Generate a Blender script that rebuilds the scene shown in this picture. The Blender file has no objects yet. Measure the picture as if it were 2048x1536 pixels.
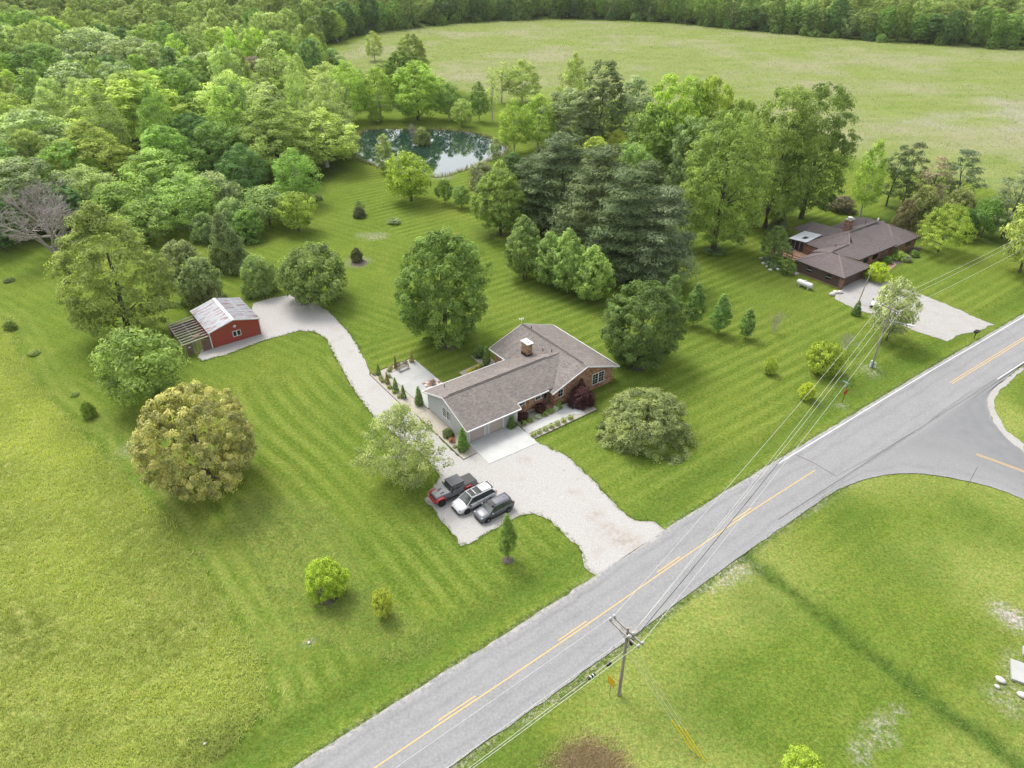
import bpy, bmesh, math, random
import numpy as np
from mathutils import Vector, Matrix
from mathutils.geometry import tessellate_polygon

# ------------------------------------------------------------------ camera, world, sun, exposure
SC = bpy.context.scene
COL = SC.collection
CAM_H, CAM_PITCH, CAM_F = 54.0, math.radians(33.5), 1420.0      # metres, down tilt, focal length in px of a 2048 px wide frame
cam_data = bpy.data.cameras.new('camera')
cam_data.sensor_width = 36.0
cam_data.lens = 36.0 * CAM_F / 2048.0
cam_data.clip_start = 0.5
cam_data.clip_end = 6000.0
cam = bpy.data.objects.new('camera', cam_data)
COL.objects.link(cam)
cam.location = (0, 0, CAM_H)
cam.rotation_euler = (math.pi / 2 - CAM_PITCH, 0, 0)
SC.camera = cam

SUN_ELEV, SUN_AZ = math.radians(56), math.radians(128)            # azimuth: direction the light comes from, from +X anticlockwise
world = bpy.data.worlds.new('World')
SC.world = world
world.use_nodes = True
wn, wl = world.node_tree.nodes, world.node_tree.links
wn.clear()
w_out = wn.new('ShaderNodeOutputWorld'); w_bg = wn.new('ShaderNodeBackground')
w_sky = wn.new('ShaderNodeTexSky'); w_sky.sky_type = 'NISHITA'; w_sky.sun_disc = False
w_sky.sun_elevation = SUN_ELEV; w_sky.sun_rotation = math.pi / 2 - SUN_AZ
w_sky.air_density = 1.2; w_sky.dust_density = 4.0; w_sky.ozone_density = 1.0
w_hs = wn.new('ShaderNodeHueSaturation'); w_hs.inputs['Saturation'].default_value = 0.28   # thin high overcast
wl.new(w_sky.outputs[0], w_hs.inputs['Color']); wl.new(w_hs.outputs[0], w_bg.inputs[0])
w_bg.inputs[1].default_value = 0.15
wl.new(w_bg.outputs[0], w_out.inputs[0])

sun_data = bpy.data.lights.new('sun', 'SUN')
sun_data.energy = 1.1
sun_data.angle = math.radians(18)
sun_data.color = (1.0, 0.96, 0.9)
sun = bpy.data.objects.new('sun', sun_data)
COL.objects.link(sun)
sd = Vector((math.cos(SUN_AZ) * math.cos(SUN_ELEV), math.sin(SUN_AZ) * math.cos(SUN_ELEV), math.sin(SUN_ELEV)))
sun.rotation_euler = sd.to_track_quat('Z', 'Y').to_euler()

SC.view_settings.view_transform = 'Standard'
SC.view_settings.look = 'None'
SC.view_settings.exposure = 1.30
SC.view_settings.gamma = 1.0
SC.view_settings.use_curve_mapping = False
SC.cycles.use_denoising = True
SC.cycles.denoiser = 'OPENIMAGEDENOISE'
SC.cycles.denoising_prefilter = 'NONE'
SC.cycles.max_bounces = 6
SC.cycles.diffuse_bounces = 3
SC.cycles.glossy_bounces = 3
SC.cycles.transmission_bounces = 3
SC.cycles.transparent_max_bounces = 6
SC.cycles.caustics_reflective = False
SC.cycles.caustics_refractive = False

# ------------------------------------------------------------------ measuring: survey points of the ground, read off the photograph
CP, SP = math.cos(CAM_PITCH), math.sin(CAM_PITCH)
def G(px, py, z=0.0):
    x = (px - 1024) / CAM_F; y = -(py - 768) / CAM_F
    d = (x, CP + y * SP, -SP + y * CP)
    t = (z - CAM_H) / d[2]
    return (d[0] * t, d[1] * t)
def PX(x, y, z):
    dz = z - CAM_H
    fw = y * CP - dz * SP
    return 1024 + CAM_F * x / fw, 768 - CAM_F * (y * SP + dz * CP) / fw
def height_at(b, ty):
    lo, hi = 0.05, 45.0
    for _ in range(40):
        m = (lo + hi) / 2
        if PX(b[0], b[1], m)[1] > ty: lo = m
        else: hi = m
    return lo
def gl(*pts): return [G(*p) for p in pts]
def depth_of(x, y, z): return y * CP - (z - CAM_H) * SP

# ------------------------------------------------------------------ helpers
class MB:
    def __init__(s): s.v = []; s.f = []; s.sm = []
    def add(s, vs, fs, smooth=False):
        o = len(s.v); s.v += [tuple(p) for p in vs]
        s.f += [tuple(i + o for i in f) for f in fs]; s.sm += [smooth] * len(fs); return s
    def box(s, x0, x1, y0, y1, z0, z1):
        v = [(x, y, z) for z in (z0, z1) for x, y in ((x0, y0), (x1, y0), (x1, y1), (x0, y1))]
        return s.add(v, [(3, 2, 1, 0), (4, 5, 6, 7), (0, 1, 5, 4), (1, 2, 6, 5), (2, 3, 7, 6), (3, 0, 4, 7)])
    def obox(s, c, dx, dy, dz, rz=0.0):
        x, y, z = c; ca, sa = math.cos(rz), math.sin(rz); v = []
        for zz in (z - dz / 2, z + dz / 2):
            for a, b in ((-1, -1), (1, -1), (1, 1), (-1, 1)):
                lx, ly = a * dx / 2, b * dy / 2
                v.append((x + lx * ca - ly * sa, y + lx * sa + ly * ca, zz))
        return s.add(v, [(3, 2, 1, 0), (4, 5, 6, 7), (0, 1, 5, 4), (1, 2, 6, 5), (2, 3, 7, 6), (3, 0, 4, 7)])
    def prism(s, poly, z0, z1):
        n = len(poly)
        v = [(p[0], p[1], z0) for p in poly] + [(p[0], p[1], z1) for p in poly]
        tr = tessellate_polygon([[Vector((p[0], p[1], 0)) for p in poly]])
        area = sum(poly[i][0] * poly[(i + 1) % n][1] - poly[(i + 1) % n][0] * poly[i][1] for i in range(n))
        fs = []
        for t in tr:
            a, b, c = t
            cr = (poly[b][0] - poly[a][0]) * (poly[c][1] - poly[a][1]) - (poly[c][0] - poly[a][0]) * (poly[b][1] - poly[a][1])
            if cr < 0: a, c = c, a
            fs += [(a + n, b + n, c + n), (c, b, a)]
        for i in range(n):
            j = (i + 1) % n
            fs.append((i, j, j + n, i + n) if area > 0 else (j, i, i + n, j + n))
        return s.add(v, fs)
    def slab(s, pts, th, down=True):                       # planar 3-D polygon given a thickness
        n = len(pts); P = [Vector(p) for p in pts]
        nr = Vector((0, 0, 0))
        for i in range(n): nr += P[i].cross(P[(i + 1) % n])
        nr.normalize()
        if nr.z < 0: P.reverse(); nr = -nr
        off = Vector((0, 0, -th))
        v = [tuple(p) for p in P] + [tuple(p + off) for p in P]
        fs = [tuple(range(n)), tuple(range(2 * n - 1, n - 1, -1))]
        for i in range(n):
            j = (i + 1) % n
            fs.append((j, i, i + n, j + n))
        return s.add(v, fs)
    def tube(s, pts, rs, n=6, cap=True, smooth=True):
        pts = [Vector(p) for p in pts]
        if not hasattr(rs, '__len__'): rs = [rs] * len(pts)
        vs = []; fs = []
        for i, p in enumerate(pts):
            d = (pts[min(i + 1, len(pts) - 1)] - pts[max(i - 1, 0)]).normalized()
            a = d.cross(Vector((0, 0, 1)))
            if a.length < 1e-3: a = d.cross(Vector((1, 0, 0)))
            a.normalize(); b = d.cross(a)
            for k in range(n):
                t = 2 * math.pi * k / n
                vs.append(p + (a * math.cos(t) + b * math.sin(t)) * rs[i])
        for i in range(len(pts) - 1):
            for k in range(n):
                k2 = (k + 1) % n
                fs.append((i * n + k, i * n + k2, (i + 1) * n + k2, (i + 1) * n + k))
        s.add(vs, fs, smooth)
        if cap:
            s.add(vs[:n], [tuple(range(n - 1, -1, -1))]); s.add(vs[-n:], [tuple(range(n))])
        return s
    def lathe(s, prof, n=16, c=(0, 0, 0), axis='z', smooth=True):
        vs = []; fs = []
        for r, h in prof:
            for k in range(n):
                t = 2 * math.pi * k / n; a, b = r * math.cos(t), r * math.sin(t)
                p = {'z': (a, b, h), 'y': (a, h, b), 'x': (h, a, b)}[axis]
                vs.append((p[0] + c[0], p[1] + c[1], p[2] + c[2]))
        m = len(prof)
        for i in range(m - 1):
            for k in range(n):
                k2 = (k + 1) % n
                fs.append((i * n + k, i * n + k2, (i + 1) * n + k2, (i + 1) * n + k))
        fs.append(tuple(range(n - 1, -1, -1))); fs.append(tuple((m - 1) * n + k for k in range(n)))
        return s.add(vs, fs, smooth)
    def loft(s, rings, cap=True, smooth=True):
        n = len(rings[0]); vs = [p for r in rings for p in r]; fs = []
        for i in range(len(rings) - 1):
            for k in range(n):
                k2 = (k + 1) % n
                fs.append((i * n + k, i * n + k2, (i + 1) * n + k2, (i + 1) * n + k))
        s.add(vs, fs, smooth)
        if cap:
            s.add(rings[0], [tuple(range(n - 1, -1, -1))]); s.add(rings[-1], [tuple(range(n))])
        return s
    def mesh(s, name, mat=None):
        me = bpy.data.meshes.new(name)
        me.from_pydata(s.v, [], s.f)
        me.polygons.foreach_set('use_smooth', s.sm)
        uv = me.uv_layers.new(name='UVMap').data
        V = s.v
        for poly in me.polygons:
            n = poly.normal
            t = Vector((-n.y, n.x, 0))
            if t.length < 0.05: t = Vector((1, 0, 0))
            t.normalize(); b = n.cross(t)
            for li, vi in zip(poly.loop_indices, poly.vertices):
                p = Vector(V[vi]); uv[li].uv = (p.dot(t), p.dot(b))
        if mat: me.materials.append(mat)
        return me
    def build(s, name, mat=None, parent=None, **kw):
        o = bpy.data.objects.new(name, s.mesh(name, mat)); COL.objects.link(o)
        if parent: o.parent = parent
        return tag(o, **kw)

def tag(o, label=None, cat=None, group=None, kind=None):
    if label: o['label'] = label
    if cat: o['category'] = cat
    if group: o['group'] = group
    if kind: o['kind'] = kind
    return o
def empty(name, loc=(0, 0, 0), rz=0.0, **kw):
    o = bpy.data.objects.new(name, None); COL.objects.link(o)
    o.empty_display_size = 0.3
    o.location = loc if len(loc) == 3 else (loc[0], loc[1], 0); o.rotation_euler = (0, 0, rz)
    return tag(o, **kw)
def link(name, mesh, parent=None, **kw):
    o = bpy.data.objects.new(name, mesh); COL.objects.link(o)
    if parent: o.parent = parent
    return tag(o, **kw)
def copy_tree(o, parent=None):
    c = o.copy(); COL.objects.link(c); c.parent = parent
    for ch in list(o.children): copy_tree(ch, c)
    return c
def ragged(poly, step=0.5, amp=0.12, seed=1, keep=()):
    rnd = random.Random(seed); out = []; n = len(poly)
    for i in range(n):
        a, b = poly[i], poly[(i + 1) % n]
        L = math.hypot(b[0] - a[0], b[1] - a[1]); m = max(1, int(L / step))
        nx, ny = -(b[1] - a[1]) / max(L, 1e-6), (b[0] - a[0]) / max(L, 1e-6)
        for k in range(m):
            t = k / m; j = 0 if (i in keep or k == 0) else rnd.gauss(0, amp)
            out.append((a[0] + (b[0] - a[0]) * t + nx * j, a[1] + (b[1] - a[1]) * t + ny * j))
    return out
def smooth_poly(pts, it=2, closed=False):
    for _ in range(it):
        q = []
        n = len(pts)
        for i in range(n if closed else n - 1):
            a, b = pts[i], pts[(i + 1) % n]
            q += [(a[0] * .75 + b[0] * .25, a[1] * .75 + b[1] * .25), (a[0] * .25 + b[0] * .75, a[1] * .25 + b[1] * .75)]
        if not closed: q = [pts[0]] + q + [pts[-1]]
        pts = q
    return pts
def sheet(name, poly, z, mat, parent=None, th=None, **kw):
    m = MB()
    if th: m.prism(poly, z - th, z)
    else:
        tr = tessellate_polygon([[Vector((p[0], p[1], 0)) for p in poly]]); fs = []
        for a, b, c in tr:
            cr = (poly[b][0] - poly[a][0]) * (poly[c][1] - poly[a][1]) - (poly[c][0] - poly[a][0]) * (poly[b][1] - poly[a][1])
            fs.append((a, b, c) if cr > 0 else (c, b, a))
        m.add([(p[0], p[1], z) for p in poly], fs)
    return m.build(name, mat, parent, **kw)
def offset_line(pts, d):
    out = []
    for i, p in enumerate(pts):
        a = pts[max(i - 1, 0)]; b = pts[min(i + 1, len(pts) - 1)]
        L = math.hypot(b[0] - a[0], b[1] - a[1]); out.append((p[0] - (b[1] - a[1]) / L * d, p[1] + (b[0] - a[0]) / L * d))
    return out
def strip(name, pts, w, z, mat, parent=None, **kw):
    a = offset_line(pts, w / 2); b = offset_line(pts, -w / 2); n = len(pts)
    m = MB(); m.add([(p[0], p[1], z) for p in a + b], [(i, i + n, i + 1 + n, i + 1) for i in range(n - 1)])
    return m.build(name, mat, parent, **kw)

# ------------------------------------------------------------------ materials
ALB = 0.60        # overall reflectance level of the built surfaces and the ground
class NT:
    def __init__(s, name, rough=0.8, spec=0.3):
        s.m = bpy.data.materials.new(name); s.m.use_nodes = True
        s.n, s.l = s.m.node_tree.nodes, s.m.node_tree.links
        s.b = s.n['Principled BSDF']; s.b.inputs['Roughness'].default_value = rough
        s.b.inputs['Specular IOR Level'].default_value = spec
    def new(s, t, **kw):
        n = s.n.new(t)
        for k, v in kw.items(): setattr(n, k, v)
        return n
    def put(s, sock, v):
        if isinstance(v, bpy.types.NodeSocket): s.l.new(v, sock)
        elif v is not None:
            if hasattr(v, '__len__') and len(v) == 3 and sock.type == 'RGBA': v = (*v, 1)
            sock.default_value = v
    def math(s, op, a, b=None, c=None, clamp=False):
        n = s.new('ShaderNodeMath', operation=op, use_clamp=clamp)
        s.put(n.inputs[0], a); s.put(n.inputs[1], b)
        if c is not None: s.put(n.inputs[2], c)
        return n.outputs[0]
    def mix(s, f, a, b, mode='MIX'):
        n = s.new('ShaderNodeMix', data_type='RGBA', blend_type=mode)
        s.put(n.inputs[0], f); s.put(n.inputs[6], a); s.put(n.inputs[7], b)
        return n.outputs[2]
    def noise(s, vec, scale, detail=3, rough=0.55, dist=0.0, col=False):
        n = s.new('ShaderNodeTexNoise'); s.put(n.inputs['Vector'], vec)
        n.inputs['Scale'].default_value = scale; n.inputs['Detail'].default_value = detail
        n.inputs['Roughness'].default_value = rough; n.inputs['Distortion'].default_value = dist
        return n.outputs['Color' if col else 'Fac']
    def ramp(s, f, *stops):
        n = s.new('ShaderNodeValToRGB'); s.put(n.inputs[0], f)
        e = n.color_ramp.elements
        while len(e) < len(stops): e.new(0.5)
        for k, (p, c) in enumerate(stops):
            e[k].position = p; e[k].color = (c, c, c, 1) if not hasattr(c, '__len__') else (*c, 1)
        return n.outputs[0]
    def rng(s, f, a, b, c=0.0, d=1.0):
        n = s.new('ShaderNodeMapRange'); s.put(n.inputs[0], f)
        for i, v in enumerate((a, b, c, d)): n.inputs[i + 1].default_value = v
        return n.outputs[0]
    def obj(s): return s.new('ShaderNodeTexCoord').outputs['Object']
    def uv(s): return s.new('ShaderNodeTexCoord').outputs['UV']
    def attr(s, name): return s.new('ShaderNodeAttribute', attribute_name=name)
    def mapping(s, v, scale=(1, 1, 1), rot=(0, 0, 0), loc=(0, 0, 0)):
        n = s.new('ShaderNodeMapping'); s.put(n.inputs[0], v)
        n.inputs['Scale'].default_value = scale; n.inputs['Rotation'].default_value = rot; n.inputs['Location'].default_value = loc
        return n.outputs[0]
    def bump(s, h, strength=0.5, dist=0.05):
        n = s.new('ShaderNodeBump'); s.put(n.inputs['Height'], h)
        n.inputs['Strength'].default_value = strength; n.inputs['Distance'].default_value = dist
        s.l.new(n.outputs[0], s.b.inputs['Normal'])
    def base(s, c, k=None):
        k = ALB if k is None else k
        s.put(s.b.inputs['Base Color'], s.mix(1.0, c, (k, k, k), 'MULTIPLY')); return s.m

def plain(name, c, rough=0.7, metal=0.0, spec=0.4, var=0.12, scale=3.0):
    t = NT(name, rough, spec); t.b.inputs['Metallic'].default_value = metal
    f = t.noise(t.obj(), scale, 4)
    return t.base(t.mix(f, tuple(x * (1 - var) for x in c), tuple(min(1, x * (1 + var)) for x in c)))

def mat_ground():
    t = NT('ground_grass', 1.0, 0.0); co = t.obj()
    z1 = t.new('ShaderNodeSeparateColor'); t.l.new(t.attr('zone').outputs['Color'], z1.inputs[0])
    z2 = t.new('ShaderNodeSeparateColor'); t.l.new(t.attr('zone2').outputs['Color'], z2.inputs[0])
    meadow, field, floor = z1.outputs
    bare, stripe, lush = z2.outputs
    su = t.attr('su').outputs['Fac']
    nbig = t.noise(co, 0.045, 3, 0.6); nmid = t.noise(co, 0.35, 4, 0.6); nfine = t.noise(co, 3.2, 4, 0.7); nvf = t.noise(co, 7.0, 2, 0.7)
    # mown lawn with the passes of the mower
    su2 = t.math('ADD', su, t.math('MULTIPLY', t.math('SUBTRACT', t.noise(co, 0.07, 3), 0.5), 0.6))
    wv = t.math('SINE', t.math('MULTIPLY', su2, 2 * math.pi / 1.95))
    wv = t.math('MULTIPLY', t.rng(wv, -0.55, 0.55, -1, 1), t.math('MULTIPLY', stripe, t.rng(t.noise(co, 0.11, 3, 0.6), 0.32, 0.66, 0.15, 1.15)))
    seam = t.math('POWER', t.math('ABSOLUTE', t.math('SINE', t.math('MULTIPLY', su2, math.pi / 0.975))), 14.0)
    lawn = t.mix(t.rng(nmid, 0.3, 0.7), (0.118, 0.188, 0.024), (0.180, 0.248, 0.042))
    lawn = t.mix(t.rng(nbig, 0.42, 0.66, 0, 0.7), lawn, (0.225, 0.270, 0.046))
    lawn = t.mix(t.rng(t.noise(co, 0.16, 5, 0.7, 0.4), 0.5, 0.72, 0, 0.55), lawn, (0.105, 0.150, 0.026))
    lawn = t.mix(t.rng(t.noise(co, 0.21, 4, 0.75, 0.3), 0.58, 0.76, 0, 0.4), lawn, (0.305, 0.305, 0.095))
    lawn = t.mix(t.rng(wv, -1, 1, 0.0, 1.0), t.mix(0.42, lawn, (0.078, 0.140, 0.014)), t.mix(0.34, lawn, (0.275, 0.320, 0.072)))
    lawn = t.mix(t.math('MULTIPLY', t.math('MULTIPLY', seam, stripe), t.rng(nfine, 0.45, 0.75, 0, 0.35)), lawn, (0.30, 0.33, 0.13))
    # tall meadow
    mw = t.mix(t.rng(nmid, 0.3, 0.7), (0.260, 0.310, 0.068), (0.335, 0.370, 0.100))
    mw = t.mix(t.rng(nbig, 0.40, 0.62), mw, (0.350, 0.372, 0.115))
    mw = t.mix(t.rng(t.noise(co, 1.1, 4, 0.7), 0.5, 0.72, 0, 0.6), mw, (0.195, 0.245, 0.050))
    # far hay field
    sv = t.mapping(co, (0.05, 0.16, 1), (0, 0, math.radians(-8)))
    fl = t.mix(t.rng(t.noise(sv, 1.0, 5, 0.65), 0.33, 0.67), (0.215, 0.275, 0.078), (0.305, 0.335, 0.130))
    fl = t.mix(t.rng(t.noise(co, 0.022, 4, 0.6), 0.47, 0.64, 0, 0.8), fl, (0.375, 0.345, 0.235))
    fl = t.mix(t.rng(t.noise(co, 0.03, 3, 0.6, 0.5), 0.55, 0.68, 0, 0.7), fl, (0.225, 0.300, 0.060))
    fl = t.mix(t.rng(t.noise(co, 0.8, 4, 0.75), 0.5, 0.75, 0, 0.5), fl, (0.13, 0.18, 0.045))
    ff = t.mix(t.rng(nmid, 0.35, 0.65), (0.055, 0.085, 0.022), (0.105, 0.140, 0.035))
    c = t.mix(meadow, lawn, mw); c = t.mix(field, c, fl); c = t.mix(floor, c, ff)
    c = t.mix(t.math('MULTIPLY', lush, t.rng(nfine, 0.2, 0.7, 0.5, 1.0)), c, (0.085, 0.150, 0.026))
    soil = t.mix(t.rng(nfine, 0.35, 0.65), (0.30, 0.27, 0.21), (0.50, 0.47, 0.42))
    bm = t.math('MULTIPLY', bare, t.rng(t.noise(co, 2.2, 4, 0.75), 0.43, 0.55, 0, 1.0), clamp=True)
    c = t.mix(t.math('MAXIMUM', bm, t.rng(bare, 0.85, 1.0, 0, 1)), c, soil)
    c = t.mix(t.rng(t.noise(co, 1.3, 4, 0.7), 0.35, 0.65), t.mix(1.0, c, (0.86, 0.98, 0.9), 'MULTIPLY'), t.mix(1.0, c, (1.13, 1.02, 1.08), 'MULTIPLY'))
    # blade grain
    c = t.mix(1.0, c, t.mix(t.rng(nfine, 0.25, 0.75), (0.56, 0.60, 0.52), (1.42, 1.40, 1.44)), 'MULTIPLY')
    c = t.mix(1.0, c, t.mix(t.rng(nvf, 0.25, 0.75), (0.62, 0.66, 0.60), (1.36, 1.34, 1.36)), 'MULTIPLY')
    t.bump(t.math('ADD', nfine, t.math('MULTIPLY', nvf, 0.5)), 0.55, 0.12)
    return t.base(c)
def mat_gravel(name, a, b, c, stain=None, spots=()):
    t = NT(name, 0.95, 0.2); co = t.obj()
    n1 = t.noise(co, 6.0, 3, 0.7); n2 = t.noise(co, 0.5, 4, 0.6); v = t.new('ShaderNodeTexVoronoi'); t.put(v.inputs['Vector'], co); v.inputs['Scale'].default_value = 9.0
    col = t.mix(t.rng(n1, 0.3, 0.7), a, b)
    col = t.mix(t.rng(n2, 0.45, 0.7, 0, 0.6), col, c)
    sp = t.math('MULTIPLY', t.rng(v.outputs['Distance'], 0.0, 0.5, 1, 0), 0.25)
    col = t.mix(sp, col, tuple(x * 0.45 for x in a))
    wd = t.math('MULTIPLY', t.rng(t.noise(co, 1.3, 3, 0.8), 0.66, 0.72, 0, 1), t.rng(t.noise(co, 0.09, 2), 0.5, 0.62))
    col = t.mix(t.math('MULTIPLY', wd, 0.75), col, (0.10, 0.12, 0.03))
    if stain: col = t.mix(t.rng(t.noise(co, 0.28, 4, 0.7), 0.56, 0.74, 0, 0.4), col, stain)
    for (sx, sy, r) in spots:
        d = t.new('ShaderNodeVectorMath', operation='DISTANCE'); t.put(d.inputs[0], co); d.inputs[1].default_value = (sx, sy, 0.02)
        col = t.mix(t.math('MULTIPLY', t.rng(d.outputs['Value'], r * .2, r, 1, 0), t.rng(t.noise(co, 1.2, 4, 0.75), 0.4, 0.62, 0, 0.6)), col, (0.36, 0.30, 0.235))
    t.bump(n1, 0.5, 0.03)
    return t.base(col)
def mat_asphalt():
    t = NT('asphalt_road', 0.92, 0.25); co = t.obj()
    rv = t.attr('road_v').outputs['Fac']; patch = t.attr('patch').outputs['Fac']
    n1 = t.noise(co, 4.0, 5, 0.85); n2 = t.noise(co, 0.25, 4, 0.6)
    col = t.mix(t.rng(n1, 0.3, 0.7), (0.225, 0.225, 0.226), (0.405, 0.404, 0.402))
    col = t.mix(t.rng(n2, 0.35, 0.7, 0, 0.5), col, (0.375, 0.372, 0.366))
    wob = t.math('MULTIPLY', t.math('SUBTRACT', t.noise(co, 0.15, 3), 0.5), 1.4)
    rr = t.math('ADD', rv, wob)
    for cx, w, k in ((1.35, .42, .40), (-1.35, .45, .34), (2.75, .30, .60), (-2.6, .25, .42), (3.35, .2, .35)):
        g = t.math('MULTIPLY', t.rng(t.math('ABSOLUTE', t.math('SUBTRACT', rr, cx)), 0, w, k, 0), t.rng(t.noise(co, 0.45, 4, 0.7), 0.35, 0.65, 0.2, 1))
        col = t.mix(g, col, (0.20, 0.20, 0.205))
    col = t.mix(t.math('MULTIPLY', patch, t.rng(t.noise(co, 0.5, 4, 0.7), 0.25, 0.7, 0.45, 1.0)), col, (0.215, 0.22, 0.225))
    col = t.mix(t.math('MULTIPLY', t.rng(t.math('ABSOLUTE', rr), 3.1, 3.7, 0, 1), t.rng(t.noise(co, 2.0, 4, 0.8), 0.42, 0.6)), col, (0.50, 0.48, 0.45))
    # sealed cracks and tyre sweeps
    v = t.new('ShaderNodeTexVoronoi', feature='DISTANCE_TO_EDGE'); t.put(v.inputs['Vector'], t.mix(0.12, co, t.noise(co, 0.8, 2, col=True), 'ADD')); v.inputs['Scale'].default_value = 0.07
    col = t.mix(t.math('MULTIPLY', t.rng(v.outputs['Distance'], 0.0, 0.004, 0.25, 0), t.rng(n2, 0.45, 0.6)), col, (0.16, 0.16, 0.16))
    t.bump(n1, 0.35, 0.02)
    return t.base(col)
def mat_concrete(name='concrete', k=1.0, joint=0):
    t = NT(name, 0.85, 0.25); uv = t.uv()
    n1 = t.noise(uv, 0.7, 5, 0.6); n2 = t.noise(uv, 8, 3, 0.7)
    c = t.mix(t.rng(n1, 0.3, 0.7), tuple(k * x for x in (0.56, 0.565, 0.54)), tuple(k * x for x in (0.68, 0.68, 0.655)))
    c = t.mix(t.rng(n2, 0.3, 0.7, 0, 0.15), c, (0.4, 0.4, 0.38)); t.bump(n2, 0.15, 0.01)
    return t.base(c)
def mat_shingle(name, a, b, c):
    t = NT(name, 0.9, 0.2); uv = t.uv()
    br = t.new('ShaderNodeTexBrick'); t.put(br.inputs['Vector'], uv)
    br.offset = 0.37; br.inputs['Color1'].default_value = (*a, 1); br.inputs['Color2'].default_value = (*b, 1)
    br.inputs['Mortar'].default_value = (*(x * 0.45 for x in a), 1); br.inputs['Scale'].default_value = 1.0
    br.inputs['Mortar Size'].default_value = 0.012; br.inputs['Brick Width'].default_value = 0.36; br.inputs['Row Height'].default_value = 0.16; br.inputs['Bias'].default_value = 0.0
    br2 = t.new('ShaderNodeTexBrick'); t.put(br2.inputs['Vector'], t.mapping(uv, loc=(3.17, 0.0, 0))); br2.offset = 0.61
    br2.inputs['Color1'].default_value = (0, 0, 0, 1); br2.inputs['Color2'].default_value = (1, 1, 1, 1); br2.inputs['Mortar'].default_value = (0.3, .3, .3, 1); br2.inputs['Scale'].default_value = 1.0
    br2.inputs['Mortar Size'].default_value = 0.0; br2.inputs['Brick Width'].default_value = 0.44; br2.inputs['Row Height'].default_value = 0.16
    col = t.mix(t.math('MULTIPLY', br2.outputs['Color'], 0.6), br.outputs['Color'], c)
    col = t.mix(t.rng(t.noise(uv, 0.35, 3, 0.5), 0.35, 0.7, 0, 0.25), col, tuple(x * 0.7 for x in a))
    col = t.mix(t.rng(t.noise(t.mapping(uv, (1.2, 0.15, 1)), 1.0, 3), 0.52, 0.72, 0, 0.25), col, tuple(x * 1.25 for x in b))
    row = t.math('FRACT', t.math('DIVIDE', t.new('ShaderNodeSeparateXYZ').outputs[1], 0.16))
    sep = row.node.inputs[0].links[0].from_node.inputs[0].links[0].from_node; t.l.new(uv, sep.inputs[0])
    t.bump(row, 0.6, 0.02)
    return t.base(col)
def mat_brick(name, a, b, c, mort=(0.50, 0.43, 0.36)):
    t = NT(name, 0.9, 0.15); uv = t.uv()
    br = t.new('ShaderNodeTexBrick'); t.put(br.inputs['Vector'], uv)
    br.inputs['Color1'].default_value = (*a, 1); br.inputs['Color2'].default_value = (*b, 1); br.inputs['Mortar'].default_value = (*mort, 1)
    br.inputs['Scale'].default_value = 1.0; br.inputs['Mortar Size'].default_value = 0.008; br.inputs['Brick Width'].default_value = 0.24; br.inputs['Row Height'].default_value = 0.085
    w = t.new('ShaderNodeTexWhiteNoise'); w.noise_dimensions = '2D'
    sn = t.new('ShaderNodeVectorMath', operation='SNAP'); t.put(sn.inputs[0], uv); sn.inputs[1].default_value = (0.36, 0.17, 1); t.l.new(sn.outputs[0], w.inputs['Vector'])
    col = t.mix(t.rng(w.outputs['Value'], 0.45, 0.75), br.outputs['Color'], c)
    col = t.mix(t.rng(t.noise(uv, 2.2, 4, 0.7), 0.5, 0.7, 0, 0.6), col, tuple(x * 0.4 for x in a))
    t.bump(br.outputs['Fac'], 0.5, -0.01)
    return t.base(col)
def mat_bark(name, a, b):
    t = NT(name, 0.9, 0.1); co = t.obj()
    return t.base(t.mix(t.rng(t.noise(t.mapping(co, (1, 1, 0.25)), 5, 4, 0.7), 0.35, 0.65), a, b))
def mat_leaf(name, trans=0.35):
    # colour of the plant comes from the object's own colour, varied leaf by leaf
    t = NT(name, 0.6, 0.10)
    oi = t.new('ShaderNodeObjectInfo'); ti = t.attr('tint').outputs['Fac']
    c = t.mix(1.0, oi.outputs['Color'], t.ramp(ti, (0.0, (0.46, 0.50, 0.46)), (0.5, (1.0, 1.0, 0.92)), (1.0, (1.66, 1.55, 1.40))), 'MULTIPLY')
    hs = t.new('ShaderNodeHueSaturation'); t.put(hs.inputs['Color'], c); hs.inputs['Saturation'].default_value = 0.94
    t.put(hs.inputs['Hue'], t.rng(oi.outputs['Random'], 0, 1, 0.493, 0.507)); t.put(hs.inputs['Value'], t.rng(oi.outputs['Random'], 0, 1, 1.62, 2.10))
    c = hs.outputs[0]
    t.base(c, 1.0)
    tr = t.new('ShaderNodeBsdfTranslucent'); t.put(tr.inputs[0], t.mix(1.0, c, (1.15, 1.2, 0.6), 'MULTIPLY'))
    mx = t.new('ShaderNodeMixShader'); mx.inputs[0].default_value = trans
    t.l.new(t.b.outputs[0], mx.inputs[1]); t.l.new(tr.outputs[0], mx.inputs[2])
    t.l.new(mx.outputs[0], t.n['Material Output'].inputs['Surface'])
    return t.m
def mat_water():
    t = NT('pond_water', 0.02, 0.8); t.b.inputs['IOR'].default_value = 1.6; co = t.obj()
    n = t.noise(t.mapping(co, (1, 0.45, 1)), 0.8, 3, 0.6)
    t.bump(n, 0.10, 0.06)
    return t.base((0.016, 0.045, 0.036))
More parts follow.
